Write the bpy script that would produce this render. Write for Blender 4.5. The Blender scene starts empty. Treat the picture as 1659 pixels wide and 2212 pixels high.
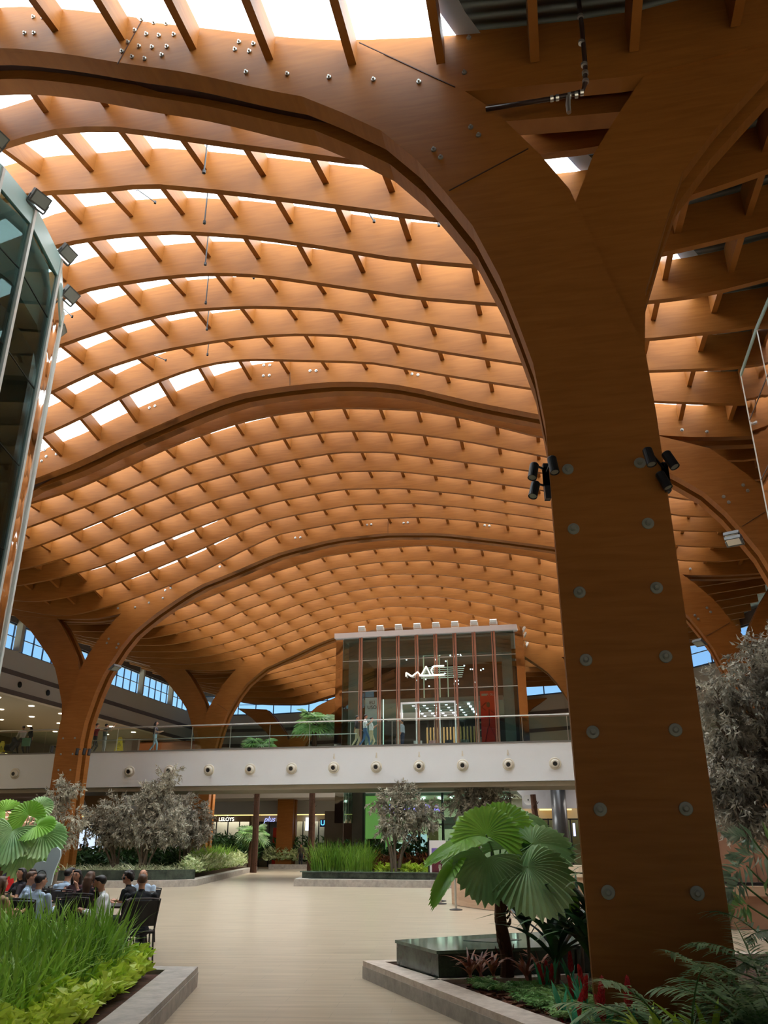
import bpy, math, random
import numpy as np
from mathutils import Vector, Matrix, noise

random.seed(7)
RS = np.random.RandomState(11)
C = bpy.context.scene.collection
PI = math.pi
R = math.radians

# ------------------------------------------------------------------ camera, light, exposure
PITCH = R(22.3)
FPX = 1750.0
CAMZ = 1.6
cam = bpy.data.cameras.new('camera')
cam.sensor_fit = 'HORIZONTAL'
cam.sensor_width = 36.0
cam.lens = FPX / 1659.0 * 36.0
cam.clip_end = 400
camo = bpy.data.objects.new('camera', cam)
camo.location = (0, 0, CAMZ)
camo.rotation_euler = (PI / 2 + PITCH, 0, 0)
C.objects.link(camo)
bpy.context.scene.camera = camo

vs = bpy.context.scene.view_settings
vs.view_transform = 'Standard'
vs.look = 'None'
vs.gamma = 1.0
vs.use_curve_mapping = False
vs.exposure = 0.12

world = bpy.data.worlds.new('world')
bpy.context.scene.world = world
world.use_nodes = True
wn = world.node_tree
wn.nodes.clear()
wo = wn.nodes.new('ShaderNodeOutputWorld')
bg = wn.nodes.new('ShaderNodeBackground')
sky = wn.nodes.new('ShaderNodeTexSky')
sky.sky_type = 'NISHITA'
sky.sun_disc = False
sky.sun_elevation = R(62)
sky.sun_rotation = R(-40)
sky.altitude = 900
sky.air_density = 1.0
sky.dust_density = 0.0
sky.ozone_density = 6.0
bg.inputs['Strength'].default_value = 0.19
wn.links.new(sky.outputs[0], bg.inputs['Color'])
wn.links.new(bg.outputs[0], wo.inputs['Surface'])

sun = bpy.data.lights.new('sun', 'SUN')
sun.energy = 43.0
sun.angle = R(0.6)
sun.color = (0.90, 0.97, 1.0)
suno = bpy.data.objects.new('sun', sun)
suno.rotation_euler = (R(24), R(-14), 0)
suno.location = (0, 20, 40)
C.objects.link(suno)

def area_light(name, loc, size, energy, color=(1, .93, .82), size_y=None, rot=(0, 0, 0)):
    l = bpy.data.lights.new(name, 'AREA')
    l.energy = energy
    l.color = color
    l.size = size
    if size_y:
        l.shape = 'RECTANGLE'
        l.size_y = size_y
    o = bpy.data.objects.new(name, l)
    o.location = loc
    o.rotation_euler = rot
    C.objects.link(o)
    return o

# fill light added behind the viewer to brighten the near column and plants
area_light('added_rear_fill', (0, -11.3, 3.0), 18, 1150, (.95, .98, 1.0), 5, (PI / 2, 0, PI))

# ------------------------------------------------------------------ coordinates
PHI = R(12.0)
CP, SP = math.cos(PHI), math.sin(PHI)

def W(s, d, z):
    """hall coordinates: s across the nave, d along it"""
    return (s * CP + d * SP, -s * SP + d * CP, z)

def SD(X, Y):
    return X * CP - Y * SP, X * SP + Y * CP

def ray(px, py):
    u = (px - 829.5) / FPX
    v = (1106 - py) / FPX
    return u, math.cos(PITCH) - v * math.sin(PITCH), math.sin(PITCH) + v * math.cos(PITCH)

def pt(px, py, Y):
    r = ray(px, py)
    k = Y / r[1]
    return Vector((r[0] * k, Y, CAMZ + r[2] * k))

def gp(px, py, z=0.0):
    r = ray(px, py)
    k = (z - CAMZ) / r[2]
    return Vector((r[0] * k, r[1] * k, z))

def pd(px, py, d):
    r = ray(px, py)
    k = d / (r[0] * SP + r[1] * CP)
    return Vector((r[0] * k, r[1] * k, CAMZ + r[2] * k))

# ------------------------------------------------------------------ mesh helpers
def link(o, parent=None):
    C.objects.link(o)
    if parent is not None:
        o.parent = parent
    return o

def tag(o, label=None, cat=None, group=None, kind=None):
    if label: o['label'] = label
    if cat: o['category'] = cat
    if group: o['group'] = group
    if kind: o['kind'] = kind
    return o

def empty(name, loc=(0, 0, 0), rz=0.0, scale=1.0):
    o = bpy.data.objects.new(name, None)
    o.empty_display_size = 0.2
    o.location = loc
    o.rotation_euler = (0, 0, rz)
    o.scale = (scale,) * 3
    return link(o)

def copy_tree(o, parent=None):
    c = o.copy()
    C.objects.link(c)
    if parent is not None:
        c.parent = parent
    for ch in [x for x in KIDS.get(o.name, [])]:
        copy_tree(ch, c)
        KIDS.setdefault(c.name, []).append(ch)
    return c
KIDS = {}

class MB:
    def __init__(self):
        self.v = []; self.f = []; self.m = []
    def add(self, vs_, fs, m=0):
        b = len(self.v)
        self.v.extend([tuple(p) for p in vs_])
        self.f.extend([tuple(i + b for i in q) for q in fs])
        self.m.extend([m] * len(fs))
        return self
    def box(self, x0, x1, y0, y1, z0, z1, m=0, M=None):
        p = [(x0, y0, z0), (x1, y0, z0), (x1, y1, z0), (x0, y1, z0), (x0, y0, z1), (x1, y0, z1), (x1, y1, z1), (x0, y1, z1)]
        if M is not None: p = [tuple(M @ Vector(q)) for q in p]
        return self.add(p, [(0, 3, 2, 1), (4, 5, 6, 7), (0, 1, 5, 4), (1, 2, 6, 5), (2, 3, 7, 6), (3, 0, 4, 7)], m)
    def hbox(self, s0, s1, d0, d1, z0, z1, m=0):
        p = [W(s0, d0, z0), W(s1, d0, z0), W(s1, d1, z0), W(s0, d1, z0), W(s0, d0, z1), W(s1, d0, z1), W(s1, d1, z1), W(s0, d1, z1)]
        return self.add(p, [(0, 3, 2, 1), (4, 5, 6, 7), (0, 1, 5, 4), (1, 2, 6, 5), (2, 3, 7, 6), (3, 0, 4, 7)], m)
    def hexa(self, p, m=0):
        return self.add(p, [(0, 3, 2, 1), (4, 5, 6, 7), (0, 1, 5, 4), (1, 2, 6, 5), (2, 3, 7, 6), (3, 0, 4, 7)], m)
    def prism(self, poly, z0, z1, m=0, ztop=None):
        n = len(poly)
        p = [(a, b, z0) for a, b in poly] + [(a, b, z1) for a, b in poly]
        f = [tuple(range(n - 1, -1, -1)), tuple(range(n, 2 * n))]
        f += [(i, (i + 1) % n, n + (i + 1) % n, n + i) for i in range(n)]
        return self.add(p, f, m)
    def bar(self, a, b, w, h=None, m=0):
        h = h or w
        a = Vector(a); b = Vector(b); t = (b - a)
        if t.length < 1e-6: return self
        t.normalize()
        up = Vector((0, 0, 1)) if abs(t.z) < .95 else Vector((1, 0, 0))
        x = t.cross(up).normalized() * w / 2
        y = x.cross(t).normalized() * h / 2
        p = [a - x - y, a + x - y, a + x + y, a - x + y, b - x - y, b + x - y, b + x + y, b - x + y]
        return self.add(p, [(0, 1, 2, 3), (7, 6, 5, 4), (0, 4, 5, 1), (1, 5, 6, 2), (2, 6, 7, 3), (3, 7, 4, 0)], m)
    def tube(self, pts, rad, n=8, m=0, sx=1.0, sy=1.0, cap=True):
        pts = [Vector(p) for p in pts]
        if not hasattr(rad, '__len__'): rad = [rad] * len(pts)
        b = len(self.v); k = len(pts)
        prev = None
        for i, p in enumerate(pts):
            t = (pts[min(i + 1, k - 1)] - pts[max(i - 1, 0)])
            if t.length < 1e-9: t = Vector((0, 0, 1))
            t.normalize()
            if prev is None:
                x = t.cross(Vector((0, 1, 0)))
                if x.length < .2: x = t.cross(Vector((1, 0, 0)))
            else:
                x = prev - t * prev.dot(t)
            x.normalize(); prev = x
            y = t.cross(x)
            for j in range(n):
                a = 2 * PI * j / n
                self.v.append(tuple(p + (x * math.cos(a) * sx + y * math.sin(a) * sy) * rad[i]))
        for i in range(k - 1):
            for j in range(n):
                j2 = (j + 1) % n
                self.f.append((b + i * n + j, b + i * n + j2, b + (i + 1) * n + j2, b + (i + 1) * n + j)); self.m.append(m)
        if cap:
            self.f.append(tuple(b + j for j in range(n - 1, -1, -1))); self.m.append(m)
            self.f.append(tuple(b + (k - 1) * n + j for j in range(n))); self.m.append(m)
        return self
    def cyl(self, a, b, r0, r1=None, n=16, m=0):
        return self.tube([a, b], [r0, r0 if r1 is None else r1], n, m)
    def lathe(self, c, prof, axis=(0, 0, 1), n=16, m=0):
        """prof: list of (r, h) along axis"""
        ax = Vector(axis).normalized(); c = Vector(c)
        x = ax.cross(Vector((0, 0, 1)))
        if x.length < .2: x = ax.cross(Vector((1, 0, 0)))
        x.normalize(); y = ax.cross(x)
        b = len(self.v)
        for r, h in prof:
            for j in range(n):
                a = 2 * PI * j / n
                self.v.append(tuple(c + ax * h + (x * math.cos(a) + y * math.sin(a)) * r))
        for i in range(len(prof) - 1):
            for j in range(n):
                j2 = (j + 1) % n
                self.f.append((b + i * n + j, b + i * n + j2, b + (i + 1) * n + j2, b + (i + 1) * n + j)); self.m.append(m)
        self.f.append(tuple(b + j for j in range(n - 1, -1, -1))); self.m.append(m)
        self.f.append(tuple(b + (len(prof) - 1) * n + j for j in range(n))); self.m.append(m)
        return self
    def ell(self, c, r, n=10, k=7, m=0, M=None):
        c = Vector(c); b = len(self.v)
        P = [Vector((0, 0, -r[2]))]
        for i in range(1, k):
            th = PI * i / k - PI / 2
            for j in range(n):
                a = 2 * PI * j / n
                P.append(Vector((r[0] * math.cos(th) * math.cos(a), r[1] * math.cos(th) * math.sin(a), r[2] * math.sin(th))))
        P.append(Vector((0, 0, r[2])))
        if M is not None: P = [M @ p for p in P]
        self.v.extend([tuple(c + p) for p in P])
        last = len(P) - 1
        for j in range(n):
            j2 = (j + 1) % n
            self.f.append((b, b + 1 + j2, b + 1 + j)); self.m.append(m)
            self.f.append((b + last, b + 1 + (k - 2) * n + j, b + 1 + (k - 2) * n + j2)); self.m.append(m)
            for i in range(k - 2):
                self.f.append((b + 1 + i * n + j, b + 1 + i * n + j2, b + 1 + (i + 1) * n + j2, b + 1 + (i + 1) * n + j)); self.m.append(m)
        return self
    def strip(self, A, B, d0, d1, m=0):
        """solid between two (s,z) polylines A (lower/inner) and B (upper/outer), extruded d0..d1"""
        n = len(A); P = []
        for d in (d0, d1):
            P += [W(s, d, z) for s, z in A] + [W(s, d, z) for s, z in B]
        f = []
        o = 2 * n
        for i in range(n - 1):
            f.append((i, i + 1, n + i + 1, n + i))
            f.append((o + i + 1, o + i, o + n + i, o + n + i + 1))
            f.append((i + 1, i, o + i, o + i + 1))
            f.append((n + i, n + i + 1, o + n + i + 1, o + n + i))
        f.append((0, n, o + n, o)); f.append((n - 1, o + n - 1, o + 2 * n - 1, 2 * n - 1))
        return self.add(P, f, m)
    def build(self, name, mats, parent=None, smooth=False, origin=None, world=True):
        if not isinstance(mats, (list, tuple)): mats = [mats]
        me = bpy.data.meshes.new(name)
        v = np.array(self.v, dtype=np.float64).reshape(-1, 3)
        o = bpy.data.objects.new(name, me)
        if parent is not None and world:
            Mi = np.array(_wm(parent).inverted())
            v = v @ Mi[:3, :3].T + Mi[:3, 3]
        if parent is None and origin is None and len(v):
            lo = v.min(0); hi = v.max(0)
            origin = ((lo[0] + hi[0]) / 2, (lo[1] + hi[1]) / 2, lo[2])
        if parent is None and origin is not None:
            v = v - np.array(origin); o.location = origin
        me.from_pydata(v.tolist(), [], self.f)
        for mt in mats: me.materials.append(mt)
        if len(mats) > 1: me.polygons.foreach_set('material_index', self.m)
        if smooth: me.polygons.foreach_set('use_smooth', [True] * len(me.polygons))
        me.update()
        link(o, parent)
        if parent is not None: KIDS.setdefault(parent.name, []).append(o)
        return o

def _wm(o):
    M = Matrix.LocRotScale(o.location, o.rotation_euler, o.scale)
    return _wm(o.parent) @ M if o.parent else M

# ------------------------------------------------------------------ materials
def lin(c):
    return tuple((x / 12.92 if x <= .04045 else ((x + .055) / 1.055) ** 2.4) for x in [q / 255. for q in c])

def newmat(name):
    m = bpy.data.materials.new(name); m.use_nodes = True
    nt = m.node_tree
    return m, nt, nt.nodes['Principled BSDF']

def M_plain(name, col, rough=.5, metal=0., spec=.5, var=.12, scale=6., srgb=True, emit=None, es=1., bump=0.):
    m, nt, b = newmat(name)
    c = lin(col) if srgb else col
    tc = nt.nodes.new('ShaderNodeTexCoord')
    no = nt.nodes.new('ShaderNodeTexNoise'); no.inputs['Scale'].default_value = scale; no.inputs['Detail'].default_value = 4
    nt.links.new(tc.outputs['Object'], no.inputs['Vector'])
    mx = nt.nodes.new('ShaderNodeMix'); mx.data_type = 'RGBA'
    mx.inputs[6].default_value = (*[x * (1 - var) for x in c], 1)
    mx.inputs[7].default_value = (*[min(1, x * (1 + var)) for x in c], 1)
    nt.links.new(no.outputs[0], mx.inputs[0])
    nt.links.new(mx.outputs[2], b.inputs['Base Color'])
    b.inputs['Roughness'].default_value = rough
    b.inputs['Metallic'].default_value = metal
    b.inputs['Specular IOR Level'].default_value = spec
    if emit:
        b.inputs['Emission Color'].default_value = (*lin(emit), 1)
        b.inputs['Emission Strength'].default_value = es
    if bump:
        bp = nt.nodes.new('ShaderNodeBump'); bp.inputs['Strength'].default_value = bump; bp.inputs['Distance'].default_value = .02
        nt.links.new(no.outputs[0], bp.inputs['Height']); nt.links.new(bp.outputs[0], b.inputs['Normal'])
    return m

def M_emit(name, col, s):
    m, nt, b = newmat(name)
    nt.nodes.remove(b)
    e = nt.nodes.new('ShaderNodeEmission'); e.inputs[0].default_value = (*lin(col), 1); e.inputs[1].default_value = s
    nt.links.new(e.outputs[0], nt.nodes['Material Output'].inputs[0])
    return m

def M_glass(name, tint=(215, 232, 228), refl=.08, ior=1.45):
    """thin architectural glass: clear with a fresnel reflection"""
    m, nt, b = newmat(name)
    nt.nodes.remove(b)
    tr = nt.nodes.new('ShaderNodeBsdfTransparent'); tr.inputs[0].default_value = (*lin(tint), 1)
    gl = nt.nodes.new('ShaderNodeBsdfGlossy'); gl.inputs['Roughness'].default_value = .02
    fr = nt.nodes.new('ShaderNodeFresnel'); fr.inputs[0].default_value = ior
    ad = nt.nodes.new('ShaderNodeMath'); ad.operation = 'ADD'; ad.inputs[1].default_value = refl; ad.use_clamp = True
    mx = nt.nodes.new('ShaderNodeMixShader')
    ge = nt.nodes.new('ShaderNodeNewGeometry')
    iv = nt.nodes.new('ShaderNodeMath'); iv.operation = 'SUBTRACT'; iv.inputs[0].default_value = 1.0
    mu = nt.nodes.new('ShaderNodeMath'); mu.operation = 'MULTIPLY'
    nt.links.new(ge.outputs['Backfacing'], iv.inputs[1]); nt.links.new(iv.outputs[0], mu.inputs[0]); nt.links.new(ad.outputs[0], mu.inputs[1])
    nt.links.new(fr.outputs[0], ad.inputs[0]); nt.links.new(mu.outputs[0], mx.inputs[0])
    nt.links.new(tr.outputs[0], mx.inputs[1]); nt.links.new(gl.outputs[0], mx.inputs[2])
    nt.links.new(mx.outputs[0], nt.nodes['Material Output'].inputs[0])
    return m

def M_wood(name, c0, c1, rough=.48, rot=-12, coat=0.15):
    m, nt, b = newmat(name)
    tc = nt.nodes.new('ShaderNodeTexCoord')
    ge = nt.nodes.new('ShaderNodeNewGeometry')
    mp = nt.nodes.new('ShaderNodeMapping'); mp.inputs['Rotation'].default_value = (0, 0, R(12)); mp.inputs['Scale'].default_value = (.9, .9, 9.)
    nt.links.new(ge.outputs['Position'], mp.inputs[0])
    n1 = nt.nodes.new('ShaderNodeTexNoise'); n1.inputs['Scale'].default_value = 1.6; n1.inputs['Detail'].default_value = 6; n1.inputs['Distortion'].default_value = .6
    nt.links.new(mp.outputs[0], n1.inputs['Vector'])
    n2 = nt.nodes.new('ShaderNodeTexNoise'); n2.inputs['Scale'].default_value = .45; n2.inputs['Detail'].default_value = 2
    nt.links.new(ge.outputs['Position'], n2.inputs['Vector'])
    ad = nt.nodes.new('ShaderNodeMath'); ad.operation = 'MULTIPLY_ADD'; ad.inputs[1].default_value = .55; 
    nt.links.new(n1.outputs[0], ad.inputs[0])
    m2 = nt.nodes.new('ShaderNodeMath'); m2.operation = 'MULTIPLY'; m2.inputs[1].default_value = .45
    nt.links.new(n2.outputs[0], m2.inputs[0]); nt.links.new(m2.outputs[0], ad.inputs[2])
    cr = nt.nodes.new('ShaderNodeValToRGB')
    cr.color_ramp.elements[0].position = .36; cr.color_ramp.elements[0].color = (*c0, 1)
    cr.color_ramp.elements[1].position = .62; cr.color_ramp.elements[1].color = (*c1, 1)
    nt.links.new(ad.outputs[0], cr.inputs[0])
    nt.links.new(cr.outputs[0], b.inputs['Base Color'])
    b.inputs['Roughness'].default_value = rough
    b.inputs['Specular IOR Level'].default_value = .16
    return m

WOOD = M_wood('timber', (.242, .084, .0155), (.312, .115, .0235))
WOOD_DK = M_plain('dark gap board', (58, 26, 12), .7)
STEEL = M_plain('galvanised steel', (165, 165, 158), .35, .7)
STEEL_DISC = M_plain('zinc disc', (140, 140, 128), .5, .3)
STEEL_W = M_plain('brushed steel', (205, 205, 200), .3, .8)
BLACKM = M_plain('black metal', (22, 22, 24), .45)
GREY_PL = M_plain('grey render', (188, 178, 164), .8, var=.05, scale=.5)
WHITE_PL = M_plain('white painted panel', (232, 236, 238), .55, var=.03, scale=.6)
BEIGE_PL = M_plain('beige painted panel', (160, 150, 130), .7, var=.04)
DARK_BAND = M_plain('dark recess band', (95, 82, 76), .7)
GLASS = M_glass('clear glass', (232, 240, 240), .01, 1.12)
GLASS_D = M_glass('store glass', (196, 210, 204), .10)
GLASS_G = M_glass('greenish glass', (208, 226, 214), .04, 1.3)
GLASS_R = M_glass('balustrade glass', (225, 236, 232), .03)
COPPER = M_plain('copper anodised metal', (176, 128, 108), .35, .6)
LAMPW = M_emit('downlight', (255, 235, 200), 9)
LAMPC = M_emit('cool lamp', (235, 240, 255), 7)

def M_roof(name):
    m, nt, b = newmat(name)
    nt.nodes.remove(b)
    t = nt.nodes.new('ShaderNodeBsdfTranslucent'); t.inputs[0].default_value = (.72, .74, .74, 1)
    d = nt.nodes.new('ShaderNodeBsdfDiffuse'); d.inputs[0].default_value = (.8, .8, .8, 1)
    mx = nt.nodes.new('ShaderNodeMixShader'); mx.inputs[0].default_value = .35
    nt.links.new(t.outputs[0], mx.inputs[1]); nt.links.new(d.outputs[0], mx.inputs[2])
    nt.links.new(mx.outputs[0], nt.nodes['Material Output'].inputs[0])
    return m
MEMB = M_roof('white translucent roof sheet')

def M_floor():
    m, nt, b = newmat('honed limestone floor')
    ge = nt.nodes.new('ShaderNodeNewGeometry')
    mp = nt.nodes.new('ShaderNodeMapping'); mp.inputs['Rotation'].default_value = (0, 0, R(4)); mp.inputs['Scale'].default_value = (.35, 4.5, 1)
    nt.links.new(ge.outputs['Position'], mp.inputs[0])
    n1 = nt.nodes.new('ShaderNodeTexNoise'); n1.inputs['Scale'].default_value = 2.2; n1.inputs['Detail'].default_value = 7
    nt.links.new(mp.outputs[0], n1.inputs['Vector'])
    br = nt.nodes.new('ShaderNodeTexBrick'); br.inputs['Scale'].default_value = 1.0
    br.inputs['Brick Width'].default_value = 1.2; br.inputs['Row Height'].default_value = .3; br.inputs['Mortar Size'].default_value = .003
    br.inputs['Color1'].default_value = (.92, .92, .92, 1); br.inputs['Color2'].default_value = (1, 1, 1, 1); br.inputs['Mortar'].default_value = (.7, .7, .7, 1)
    mp2 = nt.nodes.new('ShaderNodeMapping'); mp2.inputs['Rotation'].default_value = (0, 0, R(4))
    nt.links.new(ge.outputs['Position'], mp2.inputs[0]); nt.links.new(mp2.outputs[0], br.inputs['Vector'])
    cr = nt.nodes.new('ShaderNodeValToRGB')
    cr.color_ramp.elements[0].position = .33; cr.color_ramp.elements[0].color = (*lin((164, 146, 122)), 1)
    cr.color_ramp.elements[1].position = .66; cr.color_ramp.elements[1].color = (*lin((192, 174, 149)), 1)
    nt.links.new(n1.outputs[0], cr.inputs[0])
    mx = nt.nodes.new('ShaderNodeMix'); mx.data_type = 'RGBA'; mx.blend_type = 'MULTIPLY'; mx.inputs[0].default_value = 1
    nt.links.new(cr.outputs[0], mx.inputs[6]); nt.links.new(br.outputs[0], mx.inputs[7])
    nt.links.new(mx.outputs[2], b.inputs['Base Color'])
    b.inputs['Roughness'].default_value = .28
    b.inputs['Specular IOR Level'].default_value = .4
    return m
FLOOR = M_floor()

def M_stone(name, c0, c1, sc=3., rough=.5, tile=None):
    m, nt, b = newmat(name)
    ge = nt.nodes.new('ShaderNodeNewGeometry')
    n1 = nt.nodes.new('ShaderNodeTexNoise'); n1.inputs['Scale'].default_value = sc; n1.inputs['Detail'].default_value = 8; n1.inputs['Roughness'].default_value = .7
    nt.links.new(ge.outputs['Position'], n1.inputs['Vector'])
    cr = nt.nodes.new('ShaderNodeValToRGB')
    cr.color_ramp.elements[0].position = .35; cr.color_ramp.elements[0].color = (*lin(c0), 1)
    cr.color_ramp.elements[1].position = .65; cr.color_ramp.elements[1].color = (*lin(c1), 1)
    nt.links.new(n1.outputs[0], cr.inputs[0]); nt.links.new(cr.outputs[0], b.inputs['Base Color'])
    b.inputs['Roughness'].default_value = rough
    return m
GRANITE = M_stone('flamed granite', (150, 142, 132), (184, 174, 162), 5, .6)
GRANITE_P = M_stone('pinkish granite cap', (186, 168, 152), (218, 202, 186), 9, .5)
GREENST = M_stone('dark green slate', (38, 46, 38), (78, 88, 76), 2.2, .16)
GREENTOP = M_stone('wet green slate', (70, 88, 76), (112, 128, 112), 1.6, .07)
SOIL = M_stone('soil and bark mulch', (46, 28, 18), (96, 58, 36), 14, .95)

def M_leaf(name, c0, c1, rough=.45, trans=.25, sc=1.5, spec=.4):
    m, nt, b = newmat(name)
    tc = nt.nodes.new('ShaderNodeTexCoord')
    n1 = nt.nodes.new('ShaderNodeTexNoise'); n1.inputs['Scale'].default_value = sc; n1.inputs['Detail'].default_value = 3
    nt.links.new(tc.outputs['Object'], n1.inputs['Vector'])
    cr = nt.nodes.new('ShaderNodeValToRGB')
    cr.color_ramp.elements[0].position = .35; cr.color_ramp.elements[0].color = (*lin(c0), 1)
    cr.color_ramp.elements[1].position = .65; cr.color_ramp.elements[1].color = (*lin(c1), 1)
    nt.links.new(n1.outputs[0], cr.inputs[0]); nt.links.new(cr.outputs[0], b.inputs['Base Color'])
    b.inputs['Roughness'].default_value = rough; b.inputs['Specular IOR Level'].default_value = spec
    if trans:
        t = nt.nodes.new('ShaderNodeBsdfTranslucent'); nt.links.new(cr.outputs[0], t.inputs[0])
        mx = nt.nodes.new('ShaderNodeMixShader'); mx.inputs[0].default_value = trans
        nt.links.new(b.outputs[0], mx.inputs[1]); nt.links.new(t.outputs[0], mx.inputs[2])
        nt.links.new(mx.outputs[0], nt.nodes['Material Output'].inputs[0])
    return m

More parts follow.
